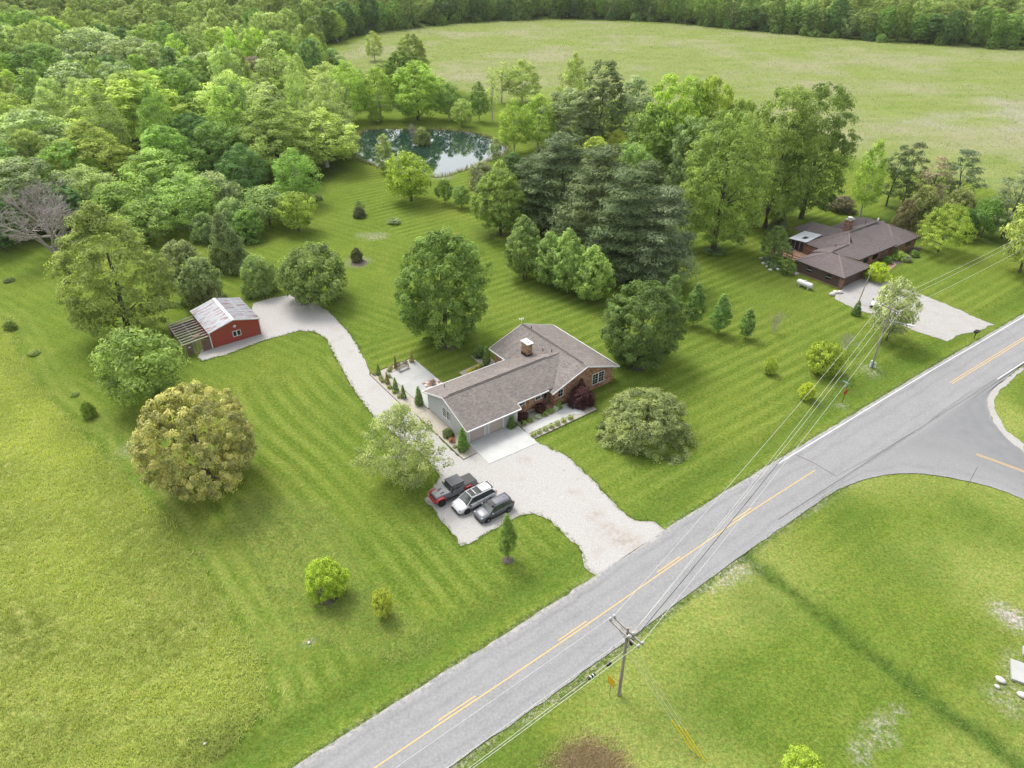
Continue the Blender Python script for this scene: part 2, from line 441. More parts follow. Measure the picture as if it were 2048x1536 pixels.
def mat_barnroof():
    t = NT('barn_roof_metal', 0.42, 0.5); uv = t.uv(); co = t.obj()
    t.b.inputs['Metallic'].default_value = 0.25
    n = t.noise(t.mapping(uv, (1.0, 0.35, 1)), 1.6, 4, 0.65)
    r = t.rng(t.noise(t.mapping(uv, (2.0, 0.40, 1)), 1.0, 2, 0.5), 0.555, 0.595)
    c = t.mix(t.rng(n, 0.3, 0.7), (0.36, 0.385, 0.42), (0.48, 0.50, 0.53))
    c = t.mix(t.math('MULTIPLY', r, 0.85), c, (0.25, 0.07, 0.06))
    return t.base(c)
M = {}
def setup_materials():
    M['ground'] = mat_ground()
    M['gravel'] = mat_gravel('white_gravel', (0.41, 0.395, 0.375), (0.61, 0.592, 0.565), (0.50, 0.478, 0.445), (0.36, 0.30, 0.23), [(*G(1190, 1032), 1.6), (*G(1238, 1075), 2.2), (*G(1265, 1085), 2.0), (*G(1215, 1055), 1.4), (*G(1048, 920), 1.2), (*G(1150, 985), 1.2)])
    M['pebble'] = mat_gravel('pebble_bed', (0.42, 0.37, 0.30), (0.62, 0.57, 0.48), (0.50, 0.45, 0.36))
    M['oldgravel'] = mat_gravel('grey_driveway', (0.34, 0.33, 0.32), (0.62, 0.60, 0.57), (0.44, 0.40, 0.36), (0.34, 0.26, 0.19))
    M['asphalt'] = mat_asphalt()
    M['concrete'] = mat_concrete(); M['concrete_old'] = mat_concrete('old_concrete', 0.82)
    M['shingle'] = mat_shingle('brown_shingle', (0.205, 0.178, 0.165), (0.385, 0.335, 0.290), (0.265, 0.245, 0.240))
    M['shingle2'] = mat_shingle('dark_shingle', (0.185, 0.150, 0.148), (0.255, 0.210, 0.200), (0.215, 0.185, 0.185))
    M['brick'] = mat_brick('orange_brick', (0.55, 0.28, 0.155), (0.68, 0.42, 0.25), (0.42, 0.19, 0.11))
    M['brick2'] = mat_brick('red_brick', (0.40, 0.20, 0.13), (0.48, 0.27, 0.17), (0.31, 0.15, 0.10))
    M['chimney'] = mat_brick('tan_brick', (0.50, 0.30, 0.17), (0.60, 0.39, 0.23), (0.38, 0.21, 0.12))
    M['paver'] = mat_brick('brick_path', (0.38, 0.21, 0.14), (0.46, 0.29, 0.21), (0.34, 0.2, 0.15))
    M['white'] = plain('white_trim', (1.0, 1.0, 0.99), 0.5, var=0.04)
    M['grey_siding'] = plain('grey_siding', (0.64, 0.66, 0.64), 0.6, var=0.05)
    M['door_beige'] = plain('garage_door_beige', (0.66, 0.55, 0.49), 0.55, var=0.04)
    M['brown_siding'] = plain('brown_siding', (0.135, 0.085, 0.07), 0.7, var=0.15)
    M['dark_trim'] = plain('dark_trim', (0.05, 0.035, 0.03), 0.6)
    M['tan'] = plain('tan_stone', (0.42, 0.31, 0.20), 0.9, var=0.2)
    M['glass'] = plain('window_glass', (0.025, 0.032, 0.042), 0.06, spec=0.6, var=0.1)
    M['black'] = plain('black_plastic', (0.02, 0.02, 0.022), 0.5, var=0.1)
    M['black_metal'] = plain('black_metal', (0.03, 0.03, 0.032), 0.4, metal=0.3)
    M['barn_red'] = plain('barn_red_metal', (0.50, 0.085, 0.055), 0.5, var=0.10, scale=1.2)
    M['barn_roof'] = mat_barnroof()
    M['wood'] = plain('weathered_wood', (0.40, 0.35, 0.29), 0.85, var=0.2)
    M['rafter'] = plain('pale_rafter', (0.70, 0.65, 0.56), 0.85, var=0.15)
    M['wood_brown'] = plain('brown_board', (0.23, 0.155, 0.115), 0.85, var=0.2)
    M['deck'] = plain('deck_wood', (0.34, 0.20, 0.13), 0.8, var=0.2)
    M['rail'] = plain('railing_wood', (0.22, 0.07, 0.045), 0.7, var=0.2)
    M['polewood'] = mat_bark('pole_wood', (0.34, 0.30, 0.25), (0.47, 0.43, 0.37))
    M['bark'] = mat_bark('bark', (0.10, 0.085, 0.07), (0.20, 0.175, 0.15))
    M['bark_pale'] = mat_bark('bark_pale', (0.45, 0.41, 0.36), (0.80, 0.77, 0.72))
    M['bark_grey'] = mat_bark('bark_grey', (0.46, 0.40, 0.36), (0.66, 0.60, 0.55))
    M['leaf'] = mat_leaf('leaves', 0.42); M['needle'] = mat_leaf('needles', 0.15); M['blade'] = mat_leaf('grass_blades', 0.3)
    M['water'] = mat_water()
    M['yellow_paint'] = plain('yellow_paint', (0.72, 0.50, 0.18), 0.7, var=0.15)
    M['white_paint'] = plain('white_paint', (0.78, 0.78, 0.77), 0.7, var=0.10)
    M['sign_yellow'] = plain('sign_yellow', (0.80, 0.46, 0.015), 0.4, var=0.03)
    M['sign_red'] = plain('sign_red', (0.52, 0.02, 0.015), 0.4, var=0.03)
    M['sign_green'] = plain('sign_green', (0.06, 0.42, 0.30), 0.4, var=0.03)
    M['steel'] = plain('galvanised_steel', (0.42, 0.43, 0.44), 0.45, metal=0.6)
    M['wire'] = plain('aluminium_wire', (0.72, 0.71, 0.66), 0.5, metal=0.0)
    M['cable'] = plain('black_cable', (0.03, 0.03, 0.03), 0.6)
    M['guard'] = plain('guy_guard_yellow', (0.80, 0.62, 0.0), 0.45, var=0.03)
    M['porcelain'] = plain('porcelain_white', (0.82, 0.82, 0.84), 0.3, var=0.03)
    M['tank'] = plain('tank_white', (0.82, 0.82, 0.82), 0.4, var=0.03)
    M['stone'] = plain('field_stone', (0.72, 0.68, 0.63), 0.9, var=0.3, scale=2)
    M['mulch'] = plain('mulch', (0.13, 0.105, 0.085), 0.95, var=0.45, scale=5)
    M['edging'] = plain('steel_edging', (0.10, 0.085, 0.075), 0.8)
    M['dry'] = mat_leaf('dry_stalks', 0.2)
    M['rubber'] = plain('tyre_rubber', (0.022, 0.022, 0.023), 0.85)
    M['rim'] = plain('alloy_rim', (0.50, 0.51, 0.52), 0.3, metal=0.7)
    M['rim_dark'] = plain('dark_rim', (0.05, 0.05, 0.052), 0.4, metal=0.4)
    M['car_white'] = plain('pearl_white_paint', (0.80, 0.80, 0.80), 0.2, spec=0.6, var=0.02)
    M['car_grey'] = plain('grey_metallic_paint', (0.165, 0.17, 0.19), 0.38, metal=0.25, spec=0.5, var=0.03)
    M['truck_grey'] = plain('truck_grey_paint', (0.27, 0.285, 0.295), 0.35, spec=0.5, var=0.03)
    M['truck_top'] = plain('hardtop_grey', (0.085, 0.092, 0.10), 0.6, var=0.06)
    M['red_paint'] = plain('red_fender_paint', (0.52, 0.022, 0.025), 0.35, var=0.05)
    M['car_glass'] = plain('car_glass', (0.045, 0.058, 0.06), 0.04, spec=0.9, var=0.35, scale=2.5)
    M['lamp_glass'] = plain('headlamp_glass', (0.30, 0.31, 0.33), 0.15, spec=0.7)
    M['tail'] = plain('tail_lamp_red', (0.40, 0.02, 0.02), 0.2, spec=0.6)
    M['skylight'] = plain('white_panel', (0.72, 0.75, 0.78), 0.35, var=0.05)
    M['blue'] = plain('blue_cushion', (0.06, 0.12, 0.28), 0.8)
setup_materials()
# ------------------------------------------------------------------ survey lines
HO, HA = (-5.172, 68.616), math.radians(36.1)                       # front corner and bearing of the ranch house
HU, HV = (math.cos(HA), math.sin(HA)), (-math.sin(HA), math.cos(HA))
def hw(u, v): return (HO[0] + u * HU[0] + v * HV[0], HO[1] + u * HU[1] + v * HV[1])
CL = gl((750.7, 1536), (885, 1444.5), (1011.6, 1360.5), (1169.9, 1253), (1380, 1106), (1518, 1012), (1635.7, 937.6), (1900, 766.8), (2048, 678))
def extend(l, d0, d1):
    def ext(a, b, d):
        L = math.hypot(b[0] - a[0], b[1] - a[1]); return (b[0] + (b[0] - a[0]) / L * d, b[1] + (b[1] - a[1]) / L * d)
    return [ext(l[2], l[0], d0)] + l + [ext(l[-3], l[-1], d1)]
CL = extend(CL, 60, 400)
CLs = smooth_poly(CL, 2)
def dense(pts, step=1.0):
    out = []
    for a, b in zip(pts[:-1], pts[1:]):
        L = math.hypot(b[0] - a[0], b[1] - a[1]); m = max(1, int(L / step))
        out += [(a[0] + (b[0] - a[0]) * k / m, a[1] + (b[1] - a[1]) * k / m) for k in range(m)]
    return out + [pts[-1]]
SIDE_A = gl((2115, 678), (2048, 727), (2010, 758), (1989, 774), (1974, 792), (1974, 813), (1986, 844), (2013, 878), (2048, 906), (2150, 975), (2400, 1150), (2900, 1500))
SIDE_B = gl((1545, 1046), (1610, 1014), (1676, 980), (1715, 962), (1785, 947), (1855, 947), (1943, 964), (1996, 978), (2048, 999), (2150, 1050), (2400, 1230), (2900, 1640))
POND = gl((716, 262), (745, 257), (800, 257), (860, 257), (920, 260), (960, 266), (990, 278), (1022, 296), (1005, 312), (985, 318), (950, 332), (915, 343), (890, 352), (868, 352), (830, 348), (790, 343), (768, 338), (745, 328), (712, 318), (704, 305), (706, 285))
POND = smooth_poly(POND, 2, True)
DRIVE = gl((1191, 1151), (1330, 1060), (1310, 1044), (1270, 1041), (1240, 1020), (1190, 965), (1130, 910), (1077, 886), (1050, 862), (1000, 850), (950, 870), (940, 890),
           (945, 903), (918.5, 914), (894, 892), (868, 866), (840, 840), (812, 812), (790, 796), (741.6, 750), (732, 725), (720, 701.7), (700, 668), (668, 633), (633, 605), (597.7, 587.5), (548.5, 594.5), (506, 607), (500, 640),
           (440, 690), (404, 700), (395, 716), (404, 722), (457, 707.5), (510, 687), (548.5, 675), (597.7, 661.5), (629, 663), (654, 679), (671.6, 714), (689, 745.7), (712.7, 788), (744, 827), (790, 868), (838, 905), (866, 930), (880, 952), (866, 975), (848, 998),
           (874.5, 1031), (906, 1069), (922, 1092), (941, 1087), (976, 1066), (1004.6, 1048), (1039.7, 1031), (1068, 1027), (1092.5, 1038), (1127.6, 1066), (1152, 1087), (1166, 1104.6), (1168, 1133))
NDRIVE = gl((1722, 548), (1668, 591), (1672, 600), (1720, 622), (1760, 632), (1830, 662), (1895, 683), (1922, 668), (1948, 664), (1990, 650), (1965, 641), (1900, 612), (1850, 592), (1800, 575), (1770, 560))
def inpoly(X, Y, poly):
    c = np.zeros(X.shape, bool); n = len(poly); j = n - 1
    for i in range(n):
        xi, yi = poly[i]; xj, yj = poly[j]
        if yi != yj:
            c ^= ((yi > Y) != (yj > Y)) & (X < (xj - xi) * (Y - yi) / (yj - yi) + xi)
        j = i
    return c
def pdist(X, Y, line, closed=False):
    d = np.full(X.shape, 1e9); L = line + [line[0]] if closed else line
    for (ax, ay), (bx, by) in zip(L[:-1], L[1:]):
        vx, vy = bx - ax, by - ay; q = vx * vx + vy * vy + 1e-12
        t = np.clip(((X - ax) * vx + (Y - ay) * vy) / q, 0, 1)
        d = np.minimum(d, np.hypot(X - ax - t * vx, Y - ay - t * vy))
    return d
def sgn_dist(X, Y, line):                                   # distance to a line, positive on its left
    d = np.full(X.shape, 1e9); s = np.ones(X.shape)
    for (ax, ay), (bx, by) in zip(line[:-1], line[1:]):
        vx, vy = bx - ax, by - ay; q = vx * vx + vy * vy + 1e-12
        t = np.clip(((X - ax) * vx + (Y - ay) * vy) / q, 0, 1)
        e = np.hypot(X - ax - t * vx, Y - ay - t * vy); k = e < d
        s = np.where(k, np.sign(vx * (Y - ay) - vy * (X - ax)), s); d = np.minimum(d, e)
    return d * s
_rs = np.random.RandomState(5); _ph = _rs.rand(24, 4)
def wnoise(X, Y, f, k=0):                                   # cheap smooth noise, about -1..1
    r = np.zeros(X.shape)
    for i in range(8):
        a, b, c, d = _ph[(i + k * 5) % 24]
        ang = a * 6.283; ff = f * (0.6 + b * 1.1)
        r += np.sin((X * math.cos(ang) + Y * math.sin(ang)) * ff * 6.283 + c * 6.283 + 1.3 * np.sin((X * math.sin(ang * 1.7) - Y * math.cos(ang * 1.7)) * ff * 3.9 + d * 6.283))
    return r / 4.0
def soft(poly, X, Y, w=0.6, wob=0.5, f=0.2):
    d = pdist(X, Y, poly, True); d = np.where(inpoly(X, Y, poly), d, -d) + wnoise(X, Y, f) * wob
    return np.clip(d / w + 0.5, 0, 1)

MEADOW = gl((-700, 560), (0, 640), (60, 760), (170, 880), (250, 960), (330, 1060), (420, 1180), (490, 1280), (525, 1340), (525, 1400), (500, 1455), (430, 1520), (380, 1600), (-500, 2000), (-1500, 1500))
GARDEN = smooth_poly(gl((445, 1005), (520, 985), (640, 1000), (692, 1050), (705, 1120), (740, 1190), (850, 1240), (890, 1290), (800, 1330), (700, 1300), (620, 1290), (560, 1240), (520, 1170), (480, 1080)), 2, True)
FIELD = gl((590, 120), (760, 66), (900, 48), (1100, 38), (1300, 44), (1500, 62), (1700, 80), (2060, 100), (3300, 170), (3000, 420), (2048, 400), (1950, 360), (1740, 330), (1500, 230), (1240, 200), (1000, 200), (870, 165), (690, 165))
WOOD = gl((-1600, 520), (-300, 490), (0, 485), (130, 480), (215, 440), (330, 470), (420, 455), (540, 445), (600, 425), (640, 370), (680, 345), (690, 290), (680, 245), (740, 222), (900, 222), (985, 222), (985, 205), (830, 160), (640, 160), (560, 118), (760, 62), (900, 46), (1100, 36), (1300, 42), (1500, 60), (1700, 78), (2060, 98), (3300, 165), (3300, -60), (-1500, -60))
WOOD2 = gl((1030, 240), (1240, 250), (1500, 260), (1620, 300), (1600, 330), (1480, 330), (1330, 330), (1200, 380), (1370, 480), (1340, 560), (1240, 570), (1180, 500), (960, 470), (1000, 400), (1080, 310))
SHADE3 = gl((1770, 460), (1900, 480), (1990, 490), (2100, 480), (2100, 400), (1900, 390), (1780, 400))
SWALE = gl((1500, 1118), (1540, 1150), (1600, 1195), (1700, 1270), (1800, 1350), (1900, 1425), (2048, 1530), (2300, 1720))
def build_ground():
    def axis(lo, hi, step, far, grow=1.06):
        a = list(np.arange(lo, hi, step)); s = step; x = a[-1]
        while x < far: s *= grow; x += s; a.append(x)
        s = step; x = lo; b = []
        while x > -far: s *= grow; x -= s; b.append(x)
        return np.array(b[::-1] + a)
    xs = axis(-75, 85, 0.55, 3500); ys = axis(24, 150, 0.55, 3500, 1.04); ys = ys[ys > -60]
    X, Y = np.meshgrid(xs, ys); shp = X.shape
    rd = sgn_dist(X, Y, CL)
    inp = inpoly(X, Y, POND); pd = pdist(X, Y, POND, True)
    Z = -0.03 + 0.012 * wnoise(X, Y, 0.12)
    Z = np.where(inp, -0.25 - np.minimum(pd * 0.4, 1.2), Z - 0.22 * np.clip(1 - pd / 2.5, 0, 1))
    Z -= 0.32 * np.exp(-((rd - 6.6) / 1.5) ** 2) * np.clip((pdist(X, Y, DRIVE, True) - 0.5) / 3, 0, 1) * (~inpoly(X, Y, DRIVE)) * (~inpoly(X, Y, NDRIVE)) * np.clip((pdist(X, Y, NDRIVE, True) - 0.5) / 3, 0, 1)
    sw = pdist(X, Y, SWALE)
    Z -= 0.35 * np.exp(-(sw / 0.9) ** 2)
    Z = np.where(np.abs(rd) < 4.2, np.minimum(Z, -0.03), Z)
    U = (X - HO[0]) * HU[0] + (Y - HO[1]) * HU[1]; V = (X - HO[0]) * HV[0] + (Y - HO[1]) * HV[1]
    meadow = soft(MEADOW, X, Y, 0.8, 0.5); garden = soft(GARDEN, X, Y, 0.9, 0.6)
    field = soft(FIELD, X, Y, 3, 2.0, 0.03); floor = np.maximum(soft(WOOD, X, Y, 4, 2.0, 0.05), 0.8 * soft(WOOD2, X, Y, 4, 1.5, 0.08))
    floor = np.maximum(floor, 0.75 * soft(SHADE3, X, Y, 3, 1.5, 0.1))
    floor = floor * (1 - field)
    meadow = np.maximum(meadow, 0.25 * garden)
    stripe = np.ones(shp) * (1 - meadow) * (1 - field) * (1 - floor)
    # which way the mower went
    west = U < -1.5 - 0.0 * V
    curve = 3.0 * np.exp(-((V - 22) / 14) ** 2)
    su = np.where(west, U + curve * np.clip((-U - 2) / 20, 0, 1), V)
    su = np.where((V > 30) & (U < 25), U * 0.94 + V * 0.34, su)
    su = np.where((rd > 0) & (rd < 8), rd, su)
    su = np.where(rd < 0, np.where(X > 52, pdist(X, Y, SIDE_B), rd), su)
    stripe *= np.where((rd > 0) & (rd < 8), 0.45, 1.0) * np.where(rd < 0, 0.4, 1.0) * np.clip(0.78 + 0.5 * wnoise(X, Y, 0.03, 2), 0.25, 1.0)
    gy, gx = np.gradient(su); jump = (np.abs(gx) > 2.5) | (np.abs(gy) > 2.5)
    stripe *= np.where((V > 30) & (U < 25), 0.6, 1.0)
    stripe = np.where(jump & (np.abs(X) < 85) & (Y < 150), 0, stripe) * np.clip(1.6 - np.hypot(X, Y) / 260, 0.2, 1)
    lush = np.exp(-((rd - 6.4) / 1.4) ** 2) * 0.6
    lush = np.maximum(lush, np.exp(-((sw + .4 * wnoise(X, Y, .2, 1)) / .95) ** 2) * np.clip(.95 + .3 * wnoise(X, Y, .12, 3), .3, 1))
    lush = np.maximum(lush, 0.3 * garden * np.clip(wnoise(X, Y, 0.07, 3) + 0.2, 0, 1))
    lush = np.maximum(lush, meadow * np.exp(-(pdist(X, Y, MEADOW, True) / 2.2) ** 2) * 0.35)
    so = (rd < -4) & (Y < 150)
    meadow = np.where(so, np.maximum(meadow, np.clip(0.35 + 0.55 * wnoise(X, Y, 0.035, 1), 0, 0.7)), meadow)
    lush = np.where(so, np.maximum(lush, np.clip(0.6 * wnoise(X, Y, 0.05, 2) - 0.15, 0, 0.45)), lush)
    fr = (rd > 4) & (Y < 150) & (meadow < .3)
    lush = np.where(fr, np.maximum(lush, np.clip(0.5 * wnoise(X, Y, 0.05, 4) - 0.2, 0, 0.3)), lush)
    md = pdist(X, Y, MEADOW, True)
    for q, k in ((2.0, .45), (3.6, .3)): meadow = np.where(~inpoly(X, Y, MEADOW) & (rd > 8), np.maximum(meadow, k * np.exp(-((md - q + .5 * wnoise(X, Y, .03)) / .4) ** 2)), meadow)
    for (qx, qy, r, k) in ((1715, 1035, 4.5, .55), (1800, 1120, 5, .5), (1900, 1320, 3.5, .5), (1700, 1060, 2, .4)):
        q = G(qx, qy); dd = np.hypot(X - q[0], Y - q[1]) + 1.5 * wnoise(X, Y, .1, 2); lush = np.maximum(lush, k * np.clip(1.4 * (1 - dd / r), 0, 1))
    bare = np.zeros(shp)
    def spot(px, py, r, k=1.0, ex=1.0):
        nonlocal bare
        p = G(px, py); d = np.hypot((X - p[0]) / ex, Y - p[1]) + 0.35 * r * wnoise(X, Y, 0.35 / r, 1)
        bare = np.maximum(bare, k * np.clip(1.25 * (1 - d / r) + 0.3, 0, 1) * (d < r * 1.3))
    spot(2008, 1228, 1.7, 1.0); spot(1715, 1505, 1.0, .62); spot(1735, 1482, .9, .66); spot(1752, 1458, 1.0, .66); spot(1772, 1440, .8, .62); spot(1800, 1422, .6, .55); spot(1785, 1480, .8, .45); spot(1478, 1135, 1.3, .9, 1.3); spot(1450, 1152, 1.1, .8, 1.5); spot(1415, 1172, .9, .7, 1.6)
    spot(717, 525, 2.4, .68); spot(745, 472, 1.8, .6, 1.8); spot(265, 895, 2.0, .52); spot(620, 1285, .5, .8); spot(1742, 740, 1.6, .62); spot(1684, 808, .9, .66); spot(890, 355, 2.0, .5, 2)
    for q in ((2040, 1345), (2010, 1390)): spot(*q, 1.6, .45)
    rb = np.clip(1 - (np.abs(rd) - 3.6) / 0.7, 0, 1) * np.clip(0.55 + 0.35 * wnoise(X, Y, 0.2, 2), 0, 0.85)
    bare = np.maximum(bare, rb)
    # pale sweep in the far field
    fb = soft(gl((1790, 242), (1870, 226), (1980, 222), (2000, 212), (1950, 196), (1990, 194), (2070, 212), (2070, 266), (1990, 264), (2030, 240), (1960, 232), (1880, 238), (1900, 254), (1960, 262), (1860, 256)), X, Y, 4, 2.0, 0.05)
    bare = np.maximum(bare, fb * 0.92)
    n = X.size; nx = shp[1]; ny = shp[0]
    me = bpy.data.meshes.new('ground')
    idx = np.arange(n).reshape(shp)
    q = np.stack([idx[:-1, :-1], idx[:-1, 1:], idx[1:, 1:], idx[1:, :-1]], -1).reshape(-1, 4)
    me.vertices.add(n); me.vertices.foreach_set('co', np.stack([X, Y, Z], -1).astype(np.float32).ravel())
    me.loops.add(q.size); me.loops.foreach_set('vertex_index', q.ravel().astype(np.int32))
    me.polygons.add(len(q)); me.polygons.foreach_set('loop_start', np.arange(0, q.size, 4, dtype=np.int32))
    me.polygons.foreach_set('use_smooth', np.ones(len(q), bool))
    me.update(calc_edges=True)
    one = np.ones(n)
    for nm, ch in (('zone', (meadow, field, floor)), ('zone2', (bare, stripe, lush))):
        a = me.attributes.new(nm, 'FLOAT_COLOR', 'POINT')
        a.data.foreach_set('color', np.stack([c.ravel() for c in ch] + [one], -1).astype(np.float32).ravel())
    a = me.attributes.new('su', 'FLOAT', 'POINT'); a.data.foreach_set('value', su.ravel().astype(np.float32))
    me.materials.append(M['ground'])
    link('ground', me, kind='structure', label='mown lawn, tall meadow and hay field grass all around the houses')
build_ground()

# ------------------------------------------------------------------ roads
def ruled(name, A, Bl, nt, z, mat, parent=None, patchf=None, vf=None, **kw):
    m = MB(); n = len(A); vs = []; pv = []; rv = []
    for i in range(n):
        for k in range(nt + 1):
            t = k / nt; p = (A[i][0] + (Bl[i][0] - A[i][0]) * t, A[i][1] + (Bl[i][1] - A[i][1]) * t)
            vs.append((p[0], p[1], z)); rv.append(vf(p, t) if vf else 0.0); pv.append(patchf(p, i, t) if patchf else 0.0)
    fs = [(i * (nt + 1) + k, i * (nt + 1) + k + 1, (i + 1) * (nt + 1) + k + 1, (i + 1) * (nt + 1) + k) for i in range(n - 1) for k in range(nt)]
    a, b, c = (Vector(vs[j]) for j in fs[0][:3])
    if (b - a).cross(c - a).z < 0: fs = [f[::-1] for f in fs]
    m.add(vs, fs); o = m.build(name, mat, parent, **kw)
    for nm, dat in (('road_v', rv), ('patch', pv)):
        at = o.data.attributes.new(nm, 'FLOAT', 'POINT'); at.data.foreach_set('value', dat)
    return o
cd = dense(CLs, 0.8)
rl = random.Random(3)
LE = [(p[0], p[1]) for p in offset_line(cd, 3.75)]; RE = offset_line(cd, -3.42)
def jit(l, amp): return [(x + rl.gauss(0, amp), y + rl.gauss(0, amp)) for x, y in l]
jc = G(1700, 905)
road = ruled('road', jit(LE, 0.05), jit(RE, 0.05), 10, 0.04, M['asphalt'], kind='structure', label='grey two lane country road running past the houses',
             vf=lambda p, t: 3.75 - t * 7.17, patchf=lambda p, i, t: 0.0)
def resample(l, n):
    d = [0]
    for a, b in zip(l[:-1], l[1:]): d.append(d[-1] + math.hypot(b[0] - a[0], b[1] - a[1]))
    out = []
    for k in range(n):
        s = d[-1] * k / (n - 1); i = max(j for j in range(len(d) - 1) if d[j] <= s + 1e-9); t = (s - d[i]) / (d[i + 1] - d[i])
        out.append((l[i][0] + (l[i + 1][0] - l[i][0]) * t, l[i][1] + (l[i + 1][1] - l[i][1]) * t))
    return out
SA, SB = smooth_poly(SIDE_A, 2), smooth_poly(SIDE_B, 2)
ia = 18; cut = lambda l, n: resample(l, n)
def nearroad(p): return float(sgn_dist(np.array([p[0]]), np.array([p[1]]), CL)[0])
side = ruled('side_road', jit(cut(SA, 90), 0.04), jit(cut(SB, 90), 0.04), 14, 0.046, M['asphalt'], kind='structure', label='side road joining the country road in a wide flared junction',
             vf=lambda p, t: 3.3 - 6.6 * t, patchf=lambda p, i, t: max(0.0, min(1.0, (-nearroad(p) - 3.2) / 0.8)) * (0.95 if i < 45 else 0.6) * max(0.0, 1 - max(0, t - .45) * 1.6))
def sub(line, px0, px1):
    a, b = G(*px0), G(*px1)
    def near(q): return min(range(len(line)), key=lambda i: (line[i][0] - q[0]) ** 2 + (line[i][1] - q[1]) ** 2)
    i, j = sorted((near(a), near(b))); return line[i:j + 1]
c4 = dense(CLs, 0.4)
strip('centre_line', c4[:c4.index(min(c4, key=lambda q: math.hypot(q[0] - 35.7, q[1] - 63.6)))], 0.11, 0.052, M['yellow_paint'], road)
up = sub(c4, (1900, 767), (2048, 678)) + [c4[-1]]
for d in (0.16, -0.16): strip('centre_line', offset_line(up, d), 0.11, 0.052, M['yellow_paint'], road)
dash_at = [G(*p) for p in ((915, 1417), (1143, 1259), (1332, 1128), (1486, 1030))]
step = (dash_at[1][0] - dash_at[0][0], dash_at[1][1] - dash_at[0][1])
for d in dash_at:
    seg = offset_line([q for q in c4 if math.hypot(q[0] - d[0], q[1] - d[1]) < 1.9], 0.30)
    strip('centre_dash', seg, 0.11, 0.052, M['yellow_paint'], road)
wl_ = dense(CLs, 0.8); e0 = G(1574, 918)
strip('edge_line', offset_line([q for q in wl_ if q[0] > e0[0] - 2.0 + 2.0], 3.28)[0:], 0.13, 0.052, M['white_paint'], road)
e1 = G(1990, 762); strip('edge_line', offset_line([q for q in wl_ if q[0] > e1[0] - 2.0], -3.2), 0.12, 0.053, M['white_paint'], road)
sy = gl((1952, 909), (2000, 926), (2048, 944), (2150, 990), (2400, 1170))
for d in (0.13, -0.13): strip('centre_line', offset_line(dense(sy, 1.0), d), 0.11, 0.058, M['yellow_paint'], side)
# transverse joint where the newer surface starts, and tyre sweeps of turning cars
strip('joint', gl((1590, 909), (1630, 928), (1672, 953)), 0.08, 0.0535, M['edging'], road)
strip('joint', gl((1672, 953), (1760, 905), (1850, 850), (1900, 812), (1945, 782)), 0.03, 0.0535, M['edging'], road)
# gravel drives
sheet('driveway', ragged(DRIVE, 0.45, 0.10, 4, keep=(0,)), 0.02, M['gravel'], kind='structure', label='white gravel driveway leading from the road to house and barn')
sheet('neighbour_driveway', ragged(NDRIVE, 0.5, 0.10, 6), 0.02, M['oldgravel'], kind='structure', label='worn grey driveway of the brown house')
sheet('kerb_gravel', ragged(gl((1974, 792), (1990, 774), (2048, 729), (2048, 738), (1998, 782), (1988, 800), (1992, 825), (2010, 858), (2048, 888), (2048, 906), (2013, 878), (1986, 844), (1974, 813)), 0.5, 0.08, 9), 0.014, M['oldgravel'], kind='structure', label='gravel strip round the corner of the junction')

# water
wm = MB(); tr = tessellate_polygon([[Vector((p[0], p[1], 0)) for p in POND]])
o_ = sheet('pond_water', POND, -0.2, M['water'], kind='structure', label='dark green pond reflecting trees and sky')
# concrete, paths and beds round the house (house frame)
def hpoly(*uv): return [hw(*p) for p in uv]
sheet('apron', hpoly((-0.25, -0.02), (-0.45, -4.8), (6.63, -5.0), (6.78, -0.75), (5.3, -0.72), (5.3, -0.02)), 0.06, M['concrete'], th=0.12, kind='structure', label='pale concrete apron in front of the garage doors')
sheet('walkway', hpoly((6.9, -1.5), (6.9, -2.85), (14.0, -3.0), (15.4, -3.95), (15.6, -0.6), (13.2, -0.45), (12.9, -1.35)), 0.05, M['concrete'], th=0.1, kind='structure', label='concrete walkway to the front door')
sheet('planting_bed', hpoly((7.05, 0.75), (6.95, -1.46), (12.85, -1.30), (13.1, -0.40), (13.1, 0.75)), 0.03, M['pebble'], th=0.05, kind='structure', label='pebble bed between brick wall and walkway')
sheet('planting_bed', hpoly((6.9, -2.9), (6.9, -4.1), (17.2, -4.0), (17.6, -0.1), (15.65, -0.3), (15.5, -4.0), (14.0, -3.06)), 0.026, M['pebble'], th=0.05, kind='structure', label='pebble strip with a row of clipped shrubs along the walkway')
sheet('planting_bed', hpoly((-0.42, -0.05), (-0.5, -2.2), (-2.4, -2.3), (-2.4, 8.95), (-0.42, 8.95)), 0.034, M['pebble'], th=0.05, kind='structure', label='pebble bed at the foot of the grey gable wall')
sheet('patio', hpoly((-0.75, 19.6), (4.15, 20.4), (4.2, 14.8), (4.3, 9.2), (-0.5, 9.2), (-0.9, 13.0)), 0.06, M['concrete_old'], th=0.1, kind='structure', label='concrete patio behind the garage')
sheet('planting_bed', hpoly((-2.9, 21.1), (3.9, 21.5), (4.2, 20.5), (-0.8, 19.68), (-0.95, 13.0), (-0.6, 9.0), (-2.6, 9.0), (-2.9, 13.9)), 0.036, M['pebble'], th=0.05, kind='structure', label='L shaped pebble bed with small conifers along the patio')
sheet('planting_bed', hpoly((4.25, 10.2), (4.4, 10.9), (7.6, 10.9), (7.5, 14.2), (11.1, 14.6), (11.3, 17.0), (13.4, 16.6), (13.2, 9.6), (7.6, 9.4)), 0.03, M['pebble'], th=0.05, kind='structure', label='pebble strip with yellow shrubs behind the house')
